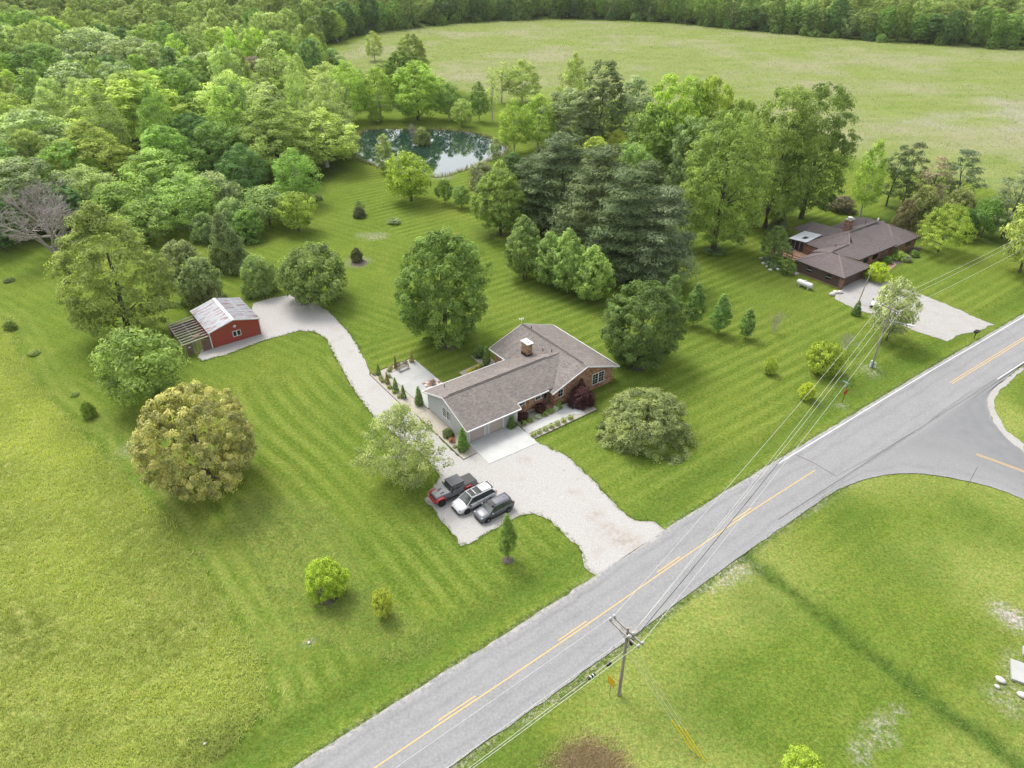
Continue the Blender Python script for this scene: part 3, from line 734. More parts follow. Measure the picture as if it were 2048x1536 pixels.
for pts in ([(-0.5, -2.25), (-2.45, -2.35), (-2.45, 8.9)], [(-2.95, 9.0), (-2.95, 21.2), (3.9, 21.6)], [(6.9, -4.15), (17.2, -4.06)]):
    m = MB()
    for a, b in zip(pts[:-1], pts[1:]):
        pa, pb = hw(*a), hw(*b); m.tube([(*pa, 0.05), (*pb, 0.05)], 0.05, 4, smooth=False)
    m.build('bed_edging', M['edging'], None, kind='structure', label='dark edging strip round a pebble bed')
# neighbour's brick path and bed
sheet('brick_path', smooth_poly(gl((1757, 563), (1772, 566), (1774, 550), (1783, 538), (1796, 528), (1780, 522), (1762, 526), (1770, 534), (1766, 545)), 1, True), 0.05, M['paver'], th=0.08, kind='structure', label='winding red brick path to the brown house')
sheet('mulch_bed', smooth_poly(gl((1762, 524), (1796, 530), (1815, 520), (1840, 505), (1845, 492), (1820, 497), (1790, 505)), 1, True), 0.02, M['mulch'], kind='structure', label='dark mulch bed in front of the brown house')
for c, r in (((900, 688), 1.9), ((1290, 868), 1.6), ((1278, 732), 1.5), ((717, 526), 1.6), ((1425, 500), 1.6), ((1015, 1120), 0.6), ((768, 1228), 0.45), ((655, 1190), 1.2)):
    g = G(*c); rr = random.Random(int(c[0]))
    sheet('mulch_ring', [(g[0] + r * (0.85 + .25 * rr.random()) * math.cos(t * math.pi / 12), g[1] + r * (0.85 + .25 * rr.random()) * math.sin(t * math.pi / 12)) for t in range(24)], 0.006, M['mulch'], kind='structure', label='ring of mulch round the foot of a tree')
# ------------------------------------------------------------------ plants
def leaf_mesh(name, P, N, A, size, tint, mat, wid=0.55):
    """P centres, N normals, A long axes (any), size per leaf: diamond leaves in one mesh with a per-face tint"""
    n = len(P)
    N = N / np.maximum(np.linalg.norm(N, axis=1, keepdims=True), 1e-6)
    A = A - N * np.sum(A * N, 1, keepdims=True); A /= np.maximum(np.linalg.norm(A, axis=1, keepdims=True), 1e-6)
    Bx = np.cross(N, A); s = size[:, None]
    V = np.stack([P - A * s, P + Bx * s * wid - A * s * 0.1, P + A * s, P - Bx * s * wid - A * s * 0.1], 1).reshape(-1, 3)
    me = bpy.data.meshes.new(name)
    me.vertices.add(4 * n); me.vertices.foreach_set('co', V.astype(np.float32).ravel())
    me.loops.add(4 * n); me.loops.foreach_set('vertex_index', np.arange(4 * n, dtype=np.int32))
    me.polygons.add(n); me.polygons.foreach_set('loop_start', np.arange(0, 4 * n, 4, dtype=np.int32))
    me.update(calc_edges=True)
    a = me.attributes.new('tint', 'FLOAT', 'FACE'); a.data.foreach_set('value', np.clip(tint, 0, 1).astype(np.float32))
    me.materials.append(mat)
    return me
PROF = {
    'round': lambda t: np.sqrt(np.clip(1 - (2 * t - 0.92) ** 2 / 1.17, 0.02, 1)),
    'dome': lambda t: np.clip(1 - t ** 2.4, 0.03, 1) ** 0.55,
    'egg': lambda t: np.clip(np.sin(np.pi * np.clip(t, 0.0, 1) ** 0.72 * 0.93 + 0.17), 0.05, 1) ** 0.8,
    'cone': lambda t: np.clip(1.04 - t, 0.03, 1) ** 0.85 * np.clip(t * 8 + 0.55, 0, 1),
    'vase': lambda t: np.clip(0.35 + 1.1 * t, 0, 1) * np.sqrt(np.clip(1.02 - t ** 3, 0.02, 1)),
    'pinep': lambda t: np.clip(1.03 - t, 0.03, 1) ** 0.48 * np.clip(t * 5 + 0.5, 0, 1),
    'column': lambda t: np.clip(np.sin(np.pi * (0.12 + 0.85 * t)), 0.05, 1) ** 0.55,
}
def clumps(rs, n, H, base, R, prof, lobes, inner, whorl=0):
    t = rs.rand(n * 6); pr = PROF[prof](t); k = rs.rand(n * 6) < (pr + 0.12); t = t[k][:n]
    if whorl: t = np.clip((np.floor(t * whorl) + 0.5 + rs.normal(0, 0.12, len(t))) / whorl, 0, 1)
    m = len(t); a = rs.rand(m) * 6.2832; ph = rs.rand(8) * 6.2832
    L = 1 + lobes * (np.sin(2 * a + ph[0] + 3 * t) * .5 + np.sin(3 * a + ph[1] - 5 * t) * .6 + np.sin(5 * a + ph[2] + 7 * t) * .4 + np.sin(9 * t + ph[3]) * .35)
    rr = np.where(rs.rand(m) < inner, 0.25 + 0.5 * rs.rand(m), 0.72 + 0.28 * rs.rand(m) ** 0.7)
    r = R * PROF[prof](t) * L * rr
    return np.stack([r * np.cos(a), r * np.sin(a), base + (H - base) * t], 1), t
def crown_mesh(name, seed, H, R, base, prof='round', n_cl=300, cl_r=0.9, per=30, leaf=0.22, lobes=0.16, inner=0.22, flat=0.75, up=0.5, hang=0.0, droop=0.0, whorl=0, wid=0.55, mat='leaf', cvar=0.38, outw=0.6):
    rs = np.random.RandomState(seed)
    C, t = clumps(rs, n_cl, H, base, R, prof, lobes, inner, whorl)
    m = len(C); cr = cl_r * (0.6 + 0.75 * rs.rand(m)) ; n = m * per
    ci = np.repeat(np.arange(m), per)
    d = rs.normal(size=(n, 3)); d /= np.linalg.norm(d, axis=1, keepdims=True)
    d[:, 2] = np.where((d[:, 2] < 0) & (rs.rand(n) < 0.6), -d[:, 2], d[:, 2])
    rad = (0.35 + 0.65 * rs.rand(n) ** 0.5)[:, None] * cr[ci][:, None]
    off = d * rad; off[:, 2] *= flat
    P = C[ci] + off
    if droop: P[:, 2] -= droop * (np.hypot(P[:, 0], P[:, 1]) / R) ** 2 * R
    ctr = np.array([0, 0, base + (H - base) * 0.42]); O = P - ctr; O /= np.linalg.norm(O, axis=1, keepdims=True) + 1e-6
    N = d * 0.95 + O * outw * 0.7 + np.array([0, 0, up * 0.8]) + rs.normal(0, 0.34, (n, 3))
    A = rs.normal(size=(n, 3)) + np.array([0, 0, -hang]) + O * 0.4
    sz = leaf * (0.65 + 0.7 * rs.rand(n))
    tc = rs.rand(m)
    tint = 0.5 + (tc[ci] - 0.5) * cvar * 2 + (rs.rand(n) - 0.5) * 0.5
    P[:, 2] = np.maximum(P[:, 2], 0.02)
    return leaf_mesh(name, P, N, A, sz, tint, M[mat], wid), C
def trunk_mesh(name, seed, H, r, C, base, nl=10, mat='bark', lean=0.0, top=0.75, stems=1):
    rs = random.Random(seed); m = MB()
    for sidx in range(stems):
        bx, by = (rs.gauss(0, .15), rs.gauss(0, .15)) if stems > 1 else (0, 0)
        tx, ty = (rs.gauss(0, .12 * H), rs.gauss(0, .12 * H)) if stems > 1 else (rs.gauss(0, .02 * H) + lean, rs.gauss(0, .02 * H))
        ax = [Vector((bx + tx * (k / 5) ** 1.3 + rs.gauss(0, .01 * H) * (0 < k < 5), by + ty * (k / 5) ** 1.3 + rs.gauss(0, .01 * H) * (0 < k < 5), H * top * k / 5)) for k in range(6)]
        ax[0].z = -0.15
        rr = [r * 1.45, r, r * .82, r * .62, r * .4, r * .15]
        if stems > 1: rr = [x * .6 for x in rr]
        m.tube(ax, rr, 7)
        for k in range(nl // stems):
            c = Vector(C[rs.randrange(len(C))]); z0 = min(H * top * .9, max(base * .7, c.z * rs.uniform(.45, .75)))
            f = z0 / (H * top) * 5; i = min(4, int(f)); s = ax[i].lerp(ax[i + 1], f - i)
            mid = s.lerp(c, .5) + Vector((0, 0, .06 * H * rs.random()))
            r0 = max(.02, r * .38 * (1 - z0 / H)); m.tube([s, mid, s.lerp(c, .92)], [r0, r0 * .6, r0 * .2], 5, cap=False)
    return m.mesh(name, M[mat])
def bare_mesh(name, seed, H, R, r, mat='bark_grey', depth=5, spread=0.75):
    rs = random.Random(seed); m = MB()
    def grow(p, d, L, rad, k):
        q = p + d * L; mid = p.lerp(q, .5) + Vector((rs.gauss(0, .05), rs.gauss(0, .05), rs.gauss(0, .05))) * L
        m.tube([p, mid, q], [rad, rad * .8, rad * .62], 5 if k > 2 else 3, cap=False)
        if k == 0: return
        for j in range(rs.choice((3, 3, 4)) if k > 1 else 4):
            nd = (d + Vector((rs.gauss(0, spread), rs.gauss(0, spread), rs.gauss(.12, spread * .6)))).normalized()
            nd = Vector((nd.x, nd.y, max(nd.z, -.1))).normalized()
            grow(q if rs.random() < .6 else mid, nd, L * rs.uniform(.6, .82), rad * .58, k - 1)
    for j in range(4):
        a = j * 1.57 + rs.random(); grow(Vector((0, 0, -.1)), Vector((math.cos(a) * .5, math.sin(a) * .5, .9)).normalized(), H * .3, r, depth - 1)
    return m.mesh(name, M[mat])

KIND = {}      # kind -> (crown meshes, trunk meshes, H, R, trunk/crown part names)
def kind(key, H, R, base, r, nvar=1, seed=1, nl=10, bark='bark', stems=1, top=.75, **kw):
    cs, ts = [], []
    for v in range(nvar):
        me, C = crown_mesh('crown', seed * 17 + v, H, R, base, **kw); cs.append(me)
        ts.append(trunk_mesh('trunk', seed * 31 + v, H, r, C, base, nl, bark, stems=stems, top=top))
    vv = np.empty(len(cs[0].vertices) * 3, np.float32); cs[0].vertices.foreach_get('co', vv); vv = vv.reshape(-1, 3)
    KIND[key] = (cs, ts, float(np.percentile(vv[:, 2], 99.7)), float(np.percentile(np.hypot(vv[:, 0], vv[:, 1]), 98)))
kind('maple', 14, 6, .6, .35, seed=1, prof='round', n_cl=430, cl_r=.82, per=83, leaf=0.168, lobes=.18, inner=.15, flat=.8, up=.35)
kind('maple2', 12, 6, .6, .32, seed=2, prof='round', n_cl=460, cl_r=.74, per=76, leaf=0.161, lobes=.14, inner=.12, flat=.8, up=.35)
kind('linden', 9.5, 6, .5, .32, seed=3, prof='round', n_cl=680, cl_r=.50, per=68, leaf=0.126, lobes=.09, inner=.10, flat=.8, up=.3, cvar=.45)
kind('crab', 6, 5.6, .5, .25, seed=4, prof='dome', n_cl=520, cl_r=.62, per=65, leaf=0.119, lobes=.20, inner=.12, flat=.45, up=.6, droop=.14, cvar=.4)
kind('locust', 18, 7, 1.6, .4, nvar=2, seed=5, prof='egg', n_cl=430, cl_r=.95, per=69, leaf=0.205, lobes=.16, inner=.22, flat=.55, up=.5, hang=.9, droop=.10, wid=.38)
kind('broad', 16, 6.5, 1.5, .35, nvar=3, seed=6, prof='round', n_cl=330, cl_r=1.02, per=66, leaf=0.228, lobes=.17, inner=.2, flat=.75)
kind('tall', 20, 7, 2.0, .45, nvar=2, seed=25, prof='round', n_cl=440, cl_r=1.05, per=70, leaf=.21, lobes=.16, inner=.2, flat=.6, up=.5, hang=.6, droop=.06, wid=.42)
kind('airy', 15, 5.5, 2.2, .26, nvar=2, seed=7, prof='egg', n_cl=230, cl_r=1.1, per=51, leaf=0.190, lobes=.2, inner=.3, flat=.7, hang=.4, nl=16, bark='bark_pale')
kind('poplar', 15, 3.4, 1.0, .22, nvar=2, seed=8, prof='column', n_cl=240, cl_r=.8, per=32, leaf=.22, lobes=.14, inner=.25, hang=.3)
kind('birch', 9.5, 4.6, .9, .16, seed=9, prof='egg', n_cl=240, cl_r=.72, per=61, leaf=0.108, lobes=.22, inner=.35, flat=.7, hang=.6, nl=22, bark='bark_pale', stems=3)
kind('rbirch', 8, 2.7, .7, .14, nvar=2, seed=10, prof='egg', n_cl=430, cl_r=.40, per=44, leaf=.115, lobes=.16, inner=.2, flat=1.0, up=.3, hang=-.6, nl=12, stems=3)
kind('pine', 18, 6, 1.5, .36, nvar=2, seed=11, prof='pinep', n_cl=330, cl_r=1.4, per=70, leaf=.27, lobes=.30, inner=.22, flat=.4, up=.5, whorl=8, wid=.24, mat='needle', cvar=.4)
kind('scots', 12, 3.6, 2.0, .22, nvar=2, seed=12, prof='egg', n_cl=130, cl_r=.85, per=40, leaf=.28, lobes=.3, inner=.3, flat=.4, whorl=8, wid=.16, mat='needle', nl=18)
kind('column', 5, 1.15, .5, .06, nvar=2, seed=13, prof='egg', n_cl=170, cl_r=.32, per=24, leaf=.11, lobes=.10, inner=.25)
kind('arb', 3, .68, .05, .05, nvar=2, seed=14, prof='cone', n_cl=260, cl_r=.16, per=24, leaf=.065, lobes=.05, inner=.1, hang=-1.2, up=.1, wid=.35, mat='needle', outw=1.0, nl=2)
kind('shrub', 3, 2.4, .15, .1, nvar=2, seed=15, prof='round', n_cl=300, cl_r=.38, per=39, leaf=0.096, lobes=.18, inner=.15, nl=12, stems=3)
kind('bush', 3.4, 2.6, .1, .1, nvar=2, seed=16, prof='dome', n_cl=260, cl_r=.5, per=42, leaf=0.120, lobes=.18, inner=.2, nl=12, stems=3)
kind('ball', .8, .5, .03, .03, nvar=2, seed=17, prof='round', n_cl=90, cl_r=.12, per=18, leaf=.045, lobes=.03, inner=.1, nl=3)
kind('small', 5.5, 2.7, 1.1, .11, nvar=2, seed=18, prof='round', n_cl=170, cl_r=.62, per=42, leaf=0.129, lobes=.2, inner=.25, nl=12)
kind('conebush', 6, 3.6, .2, .15, seed=19, prof='cone', n_cl=330, cl_r=.62, per=42, leaf=0.144, lobes=.14, inner=.15, droop=.05)
kind('sparse', 16, 3.0, 4.5, .22, nvar=2, seed=20, prof='egg', n_cl=110, cl_r=.8, per=16, leaf=.2, lobes=.25, inner=.35, nl=22, bark='bark_pale', top=.92)
kind('spread', 6, 5.4, 1.4, .18, seed=21, prof='dome', n_cl=230, cl_r=.8, per=51, leaf=0.144, lobes=.24, inner=.2, flat=.35, up=.8, nl=16)
for key, args, dp in (('bare', (5, 9, 6, .2), 6), ('bareshrub', (9, 3, 2, .035), 5)):
    me_b = bare_mesh('branches', *args, depth=dp); vv = np.empty(len(me_b.vertices) * 3, np.float32); me_b.vertices.foreach_get('co', vv); vv = vv.reshape(-1, 3)
    KIND[key] = ([me_b], [], float(np.percentile(vv[:, 2], 99.5)), float(np.percentile(np.hypot(vv[:, 0], vv[:, 1]), 97)))
rnd = random.Random(77)
NTREE = [0]; PLACED = []
def plant(k, x, y, h, w, col, name, label, cat='tree', group=None, z=0.0, var=None):
    cs, ts, H, R = KIND[k]; i = NTREE[0]; NTREE[0] += 1; v = (i if var is None else var) % len(cs)
    e = empty(name, (x, y, z), rnd.uniform(0, 6.283), label=label, cat=cat, group=group)
    s = w / (2 * R); e.scale = (s, s * rnd.uniform(.94, 1.06), h / H)
    bare = k.startswith('bare')
    c = link('branches' if bare else 'crown', cs[v], e); c.color = (*col, 1)
    if ts: link('trunk', ts[v % len(ts)], e)
    return e
def T(k, bx, by, ty, wpx, col, name, label, cat='tree', group=None, hmul=1.0):
    b = G(bx, by); h = height_at(b, ty); w = wpx * depth_of(b[0], b[1], h * .5) / CAM_F
    # the outline of a round crown seen from above reaches higher in the picture than its tip
    th = math.atan2(CAM_H, math.hypot(*b)); D = (by - ty) * depth_of(b[0], b[1], h * .6) / CAM_F; a = w / 2 * .8
    lo, hi = .2, h
    for _ in range(30):
        m_ = (lo + hi) / 2
        if .55 * m_ * math.cos(th) + math.hypot(.45 * m_ * math.cos(th), a * math.sin(th)) < D: lo = m_
        else: hi = m_
    h = max(lo, .45 * h) * hmul * 1.05
    if h > 4: PLACED.append((b[0], b[1], w / 2))
    return plant(k, b[0], b[1], h, w, col, name, label, cat, group)
def TT(k, tx, ty, h, wpx, col, name, label, cat='tree', group=None):        # tree whose foot is hidden: crown top and a height
    b = G(tx, ty, h); w = wpx * depth_of(b[0], b[1], h * .6) / CAM_F
    th = math.atan2(CAM_H, math.hypot(*b)); a = w / 2 * .8
    D = .55 * h * math.cos(th) + math.hypot(.45 * h * math.cos(th), a * math.sin(th))
    b = G(tx, ty + D * CAM_F / depth_of(b[0], b[1], h * .6))
    PLACED.append((b[0], b[1], w / 2)); return plant(k, b[0], b[1], h, w, col, name, label, cat, group)
GREEN, MID, BRT, YEL = (.085, .150, .030), (.105, .170, .032), (.165, .235, .035), (.215, .260, .045)
SIL, PINE, BLU, OLV, DRK = (.160, .200, .095), (.058, .086, .034), (.088, .118, .060), (.140, .160, .055), (.055, .105, .030)
PAL = (.190, .240, .065)

def near_trees():
    T('maple', 890, 680, 474, 205, (.092, .140, .030), 'maple_tree', 'tall dense dark green maple on the lawn behind the patio')
    T('maple2', 1278, 722, 572, 172, (.080, .130, .034), 'maple_tree', 'round dark green maple at the far gable of the ranch house')
    T('crab', 1288, 864, 756, 208, (.135, .165, .062), 'crabapple_tree', 'wide olive green crabapple on the front lawn beside the brick gable', hmul=.82)
    T('linden', 420, 966, 776, 232, (.238, .238, .088), 'linden_tree', 'big rounded tan yellow linden standing on the striped lawn')
    T('birch', 810, 962, 806, 185, (.165, .195, .075), 'birch_tree', 'airy birch with pale stems beside the gravel driveway and grey gable')
    T('locust', 262, 672, 418, 225, (.145, .188, .046), 'locust_tree', 'tall feathery yellow green locust beside the red barn')
    T('small', 304, 800, 656, 176, (.125, .172, .040), 'ash_tree', 'loose green tree in front of the locust, by the meadow edge')
    T('column', 1015, 1118, 1034, 37, (.105, .160, .032), 'pear_tree', 'slim young tree on the lawn near the parked cars')
    T('shrub', 657, 1188, 1120, 84, (.200, .270, .020), 'willow_shrub', 'bright lime green round shrub on the rough garden patch', 'shrub')
    T('shrub', 768, 1229, 1180, 42, (.270, .310, .045), 'maple_sapling', 'small yellow green sapling on the lawn near the road', 'sapling')
    for i, (bx, by, ty, w) in enumerate(((1048, 556, 440, 84), (1098, 572, 472, 78), (1134, 586, 466, 84), (1182, 602, 500, 88))):
        T('rbirch', bx, by, ty, w, (.130 + .012 * i, .195 + .01 * i, .055), 'river_birch', ['river birch nearest the pond in the row of four by the pines', 'second river birch from the pond in the row of four', 'third river birch from the pond in the row of four', 'river birch nearest the house in the row of four'][i], group='row of river birches')
    for i, (bx, by, ty, w) in enumerate(((1386, 652, 570, 40), (1436, 668, 592, 42), (1490, 676, 620, 32))):
        T('column', bx, by, ty, w, (.090, .150, .036), 'pear_tree', ['narrow upright tree nearest the round maple in the lawn row', 'middle narrow upright tree of the lawn row', 'smallest narrow upright tree of the lawn row, nearest the street'][i], group='narrow trees in a row on the lawn')
    T('column', 1338, 640, 556, 42, (.100, .155, .040), 'pear_tree', 'narrow upright tree half hidden behind the round maple')
    T('bareshrub', 1547, 666, 622, 34, (.2, .2, .2), 'bare_sapling', 'thin nearly leafless sapling on the neighbour lawn', 'sapling')
    T('shrub', 1645, 744, 684, 74, (.185, .245, .022), 'forsythia_shrub', 'large yellow green shrub near the lamp pole', 'shrub')
    T('shrub', 1611, 797, 766, 34, (.245, .285, .020), 'barberry_shrub', 'small yellow shrub beside the wires near the street signs', 'shrub')
    T('shrub', 1538, 747, 715, 28, (.210, .265, .035), 'spirea_shrub', 'small light green shrub alone on the striped lawn', 'shrub')
    T('bareshrub', 1688, 702, 664, 44, (.2, .2, .2), 'bare_shrub', 'grey leafless shrub behind the large yellow green shrub', 'shrub')
    T('arb', 1711, 630, 602, 20, (.060, .105, .030), 'spruce_sapling', 'small dark conifer at the corner of the neighbour driveway', 'conifer')
    T('small', 1772, 680, 562, 92, (.215, .250, .115), 'dogwood_tree', 'cream flowering tree between the lamp pole and the driveway')
    # barn side
    T('bare', 118, 512, 376, 180, (.2, .2, .2), 'dead_tree', 'grey dead tree with bare branches at the edge of the wood')
    T('conebush', 462, 536, 432, 92, (.120, .160, .065), 'juniper_tree', 'cone shaped grey green tree behind the barn')
    T('bush', 372, 560, 482, 96, (.150, .185, .080), 'willow_bush', 'grey green bush right behind the locust tree', 'bush')
    T('bush', 408, 604, 518, 100, (.130, .175, .070), 'lilac_bush', 'grey green bush against the back of the barn', 'bush')
    T('bush', 415, 480, 428, 66, (.110, .155, .055), 'dogwood_bush', 'small dark bush at the foot of the cone shaped tree', 'bush')
    T('bush', 524, 584, 512, 78, (.135, .185, .060), 'privet_bush', 'loose round bush beside the barn gravel', 'bush')
    T('shrub', 634, 600, 492, 142, (.120, .165, .052), 'viburnum_bush', 'big dense round bush at the bend of the gravel driveway', 'bush')
    T('small', 598, 462, 388, 82, (.170, .235, .035), 'hornbeam_tree', 'light green bushy tree at the corner of the wood by the lawn')
    T('bush', 719, 434, 414, 26, (.075, .085, .050), 'boxwood_shrub', 'dark little shrub with a green top on the back lawn', 'shrub')
    T('small', 721, 428, 402, 22, (.12, .17, .05), 'apple_sapling', 'green sapling growing out of a dark shrub on the back lawn', 'sapling')
    T('bush', 714, 522, 496, 26, (.085, .095, .050), 'yew_shrub', 'small dark shrub on the patch of bare soil', 'shrub')
    T('ball', 788, 446, 436, 30, (.12, .16, .07), 'daylily_clump', 'low green clump of plants on the back lawn', 'plant')
    T('ball', 638, 400, 390, 16, (.10, .13, .06), 'peony_clump', 'low dark clump on the lawn under the wood', 'plant')
    # pond side
    T('small', 822, 402, 310, 104, (.170, .235, .022), 'maple_tree', 'bright green tree standing alone in front of the pond')
    T('small', 890, 408, 360, 38, (.095, .150, .032), 'apple_tree', 'small dark tree right of the bright tree by the pond')
    T('small', 924, 416, 374, 40, (.095, .150, .035), 'apple_tree', 'rounder small dark tree farther right of the bright tree by the pond')
    T('poplar', 772, 344, 274, 42, (.190, .245, .075), 'poplar_tree', 'slender pale poplar on the near bank of the pond')
    T('poplar', 700, 318, 245, 44, (.170, .220, .085), 'willow_tree', 'pale young tree on the left bank of the pond')
    T('poplar', 992, 322, 278, 26, (.185, .240, .080), 'willow_sapling', 'thin pale sapling on the right bank of the pond', 'sapling')
    T('bush', 845, 287, 256, 36, (.140, .180, .055), 'island_bush', 'green bush on the little pond island', 'bush')
    T('bareshrub', 826, 288, 246, 30, (.2, .2, .2), 'bare_bush', 'reddish grey bare bush on the little pond island', 'bush')
    for i, (bx, by, ty, w, c, k) in enumerate(((700, 242, 128, 96, BRT, 'airy'), (762, 240, 142, 84, BRT, 'airy'), (836, 240, 130, 110, BRT, 'broad'), (900, 240, 170, 66, MID, 'airy'), (925, 254, 200, 46, PAL, 'small'), (958, 243, 168, 44, GREEN, 'airy'),
                                               (803, 172, 106, 68, MID, 'maple2'), (725, 210, 145, 70, MID, 'airy'), (868, 205, 150, 70, BRT, 'airy'), (752, 246, 222, 32, BRT, 'small'), (695, 260, 222, 40, PAL, 'small'))):
        T(k, bx, by, ty, w, c, 'pond_tree', ['light green tree behind the left end of the pond', 'second light green tree behind the pond from its left end', 'broad light green tree in the middle of the row behind the pond', 'green tree right of the broad one behind the pond', 'little pale tree on the grass behind the pond', 'narrow dark tree at the right end of the row behind the pond', 'round deep green tree rising behind the pond row at the hay field', 'green tree in the second row behind the left of the pond', 'tree in the second row behind the middle of the pond', 'very small bright tree on the bank behind the pond', 'small pale tree at the left corner behind the pond'][i], group='trees behind the pond')
    T('airy', 750, 122, 66, 44, PAL, 'cottonwood_tree', 'lone pale tree at the near corner of the hay field')
    T('airy', 675, 84, 24, 42, BRT, 'field_tree', 'lone light green tree at the far left corner of the hay field')
    T('sparse', 985, 243, 142, 36, PAL, 'thin_tree', 'thin nearly leafless tree right of the row behind the pond')
    T('sparse', 1003, 205, 128, 44, PAL, 'thin_tree', 'taller thin tree with a pale trunk farther behind the pond')
    T('airy', 1045, 205, 125, 84, PAL, 'aspen_tree', 'pale sparse tree in front of the hay field right of the pond')
    T('airy', 1028, 306, 204, 72, BRT, 'willow_tree', 'light green tree on the right end of the pond')
    T('airy', 1076, 300, 196, 92, BRT, 'willow_tree', 'second light green tree right of the pond, beside the silver one')
    T('broad', 1134, 290, 184, 126, SIL, 'silver_poplar', 'silvery white leaved tree right of the pond')
    T('airy', 1145, 232, 114, 66, PAL, 'ash_tree', 'tall loose tree rising behind the silvery tree')
    T('poplar', 1196, 292, 130, 96, (.110, .150, .062), 'cottonwood_tree', 'tall dark grey green tree right of the silvery tree')
    T('poplar', 1262, 290, 162, 76, (.140, .180, .095), 'cottonwood_tree', 'shorter grey green tree between the dark tree and the yellow green trees')
    for i, (bx, by, ty, w, c) in enumerate(((1128, 312, 278, 70, YEL), (1190, 318, 276, 64, YEL), (1232, 300, 262, 44, (.26, .30, .04)), (1000, 372, 322, 40, PAL), (1025, 352, 308, 60, DRK), (1040, 340, 318, 48, MID))):
        T('bush', bx, by, ty, w, c, 'thicket_bush', ['yellow green bush under the silvery tree', 'yellow green bush under the dark tall tree', 'brightest yellow bush among the trees right of the pond', 'pale bush on the slope below the pond', 'dark bush below the right end of the pond', 'green bush beside the dark one below the pond'][i], 'bush')
    T('bush', 966, 376, 326, 62, (.165, .185, .095), 'willow_bush', 'grey twiggy bush in the grass below the pond', 'bush')
    T('broad', 1000, 470, 345, 112, (.120, .175, .035), 'mulberry_tree', 'broad green tree at the left end of the pines')
    T('maple2', 1058, 455, 360, 60, DRK, 'mulberry_tree', 'dark tree wedged between the broad green tree and the pines')
    # pines
    for i, (bx, by, ty, w, c) in enumerate(((1122, 462, 280, 128, PINE), (1070, 452, 318, 100, PINE), (1192, 520, 306, 140, (.066, .090, .034)), (1245, 560, 350, 132, PINE), (1312, 566, 384, 118, BLU), (1165, 480, 350, 110, PINE), (1285, 470, 330, 90, (.062, .086, .030)))):
        T('pine', bx, by, ty, w * 1.42, c, 'white_pine', ['tallest dark pine at the back of the pine group', 'dark pine at the left end of the pine group', 'broad pine in the middle of the pine group', 'dark pine behind the row of river birches', 'pale blue green pine at the right end of the pine group', 'pine partly hidden in the middle of the pine group', 'pine at the back right of the pine group'][i], 'pine', 'group of white pines')
    T('bush', 1330, 585, 548, 70, (.11, .15, .06), 'juniper_bush', 'grey green bush at the foot of the pale pine', 'bush')
    T('arb', 1310, 410, 344, 34, (.19, .25, .035), 'larch_tree', 'small light green conical tree in front of the big yellow green trees', 'conifer')
    # big trees left of the brown house
    for i, (bx, by, ty, w, c, k) in enumerate(((1426, 500, 240, 176, (.128, .172, .038), 'tall'), (1530, 456, 196, 158, (.120, .168, .036), 'tall'), (1602, 437, 184, 140, (.095, .145, .032), 'tall'),
                                               (1335, 388, 160, 150, (.165, .230, .032), 'broad'), (1398, 385, 166, 110, (.190, .245, .035), 'broad'), (1300, 392, 228, 150, (.120, .190, .040), 'broad'), (1372, 420, 240, 110, (.135, .190, .070), 'broad'), (1720, 432, 290, 66, (.165, .230, .040), 'airy'), (1260, 420, 300, 90, (.125, .185, .05), 'broad'), (1455, 400, 205, 90, (.14, .2, .04), 'broad'))):
        T(k, bx, by, ty, w, c, 'shade_tree', ['huge feathery tree with a pale trunk, nearest left of the brown house', 'big light green tree behind the huge feathery one', 'tall deep green tree with a dark trunk right behind the brown house', 'tall yellow green tree in the middle of the tree belt', 'yellowest tall tree of the tree belt, at the hay field', 'broad green tree behind the pines', 'grey green tree between the pines and the huge feathery tree', 'slim light green tree right behind the roof of the brown house', 'green tree at the back of the pines toward the pond', 'tree filling the belt between the yellow green and deep green trees'][i], group='tall shade trees beside the brown house')
    # around the brown house
    T('spread', 1545, 520, 456, 66, (.110, .165, .050), 'japanese_maple', 'layered spreading tree beside the deck of the brown house')
    T('arb', 1553, 470, 422, 44, (.07, .095, .045), 'spruce_tree', 'small dark spruce in the shade behind the layered tree', 'conifer')
    T('scots', 1772, 412, 296, 60, PINE, 'scots_pine', 'leaning dark pine at the left end behind the brown house', 'pine')
    T('scots', 1800, 420, 292, 66, PINE, 'scots_pine', 'dark pine next to the leaning one behind the brown house', 'pine')
    T('scots', 1850, 425, 318, 80, (.165, .140, .085), 'scots_pine', 'brown half dead pine between two dark pines', 'pine')
    T('scots', 1896, 425, 306, 92, (.062, .095, .045), 'scots_pine', 'blackish broad pine right of the brown one', 'pine')
    T('scots', 2004, 476, 336, 100, (.095, .120, .060), 'scots_pine', 'grey green pine near the right edge at the hay field', 'pine')
    T('bush', 1834, 450, 376, 72, OLV, 'cedar_bush', 'olive green bush left in the pair behind the spreading tree', 'bush')
    T('bush', 1902, 452, 380, 70, OLV, 'cedar_bush', 'olive green bush right in the pair behind the spreading tree', 'bush')
    T('bush', 1802, 466, 400, 50, (.125, .120, .060), 'cedar_bush', 'brownish upright bush at the corner of the brown house', 'bush')
    T('spread', 1876, 504, 412, 112, (.195, .255, .040), 'redbud_tree', 'spreading light green tree at the far end of the brown house')
    T('small', 1962, 474, 400, 66, GREEN, 'ash_tree', 'dark green tree between the spreading tree and the right edge')
    T('small', 2040, 545, 402, 118, (.215, .255, .065), 'linden_tree', 'pale green tree cut off by the right edge of the lawn')
    T('bush', 1920, 478, 420, 50, DRK, 'cedar_bush', 'dark bush in the shade right of the spreading tree', 'bush')
    T('bush', 1680, 420, 392, 60, (.13, .12, .075), 'brush_bush', 'brown brushy bush in the shade behind the brown house', 'bush')
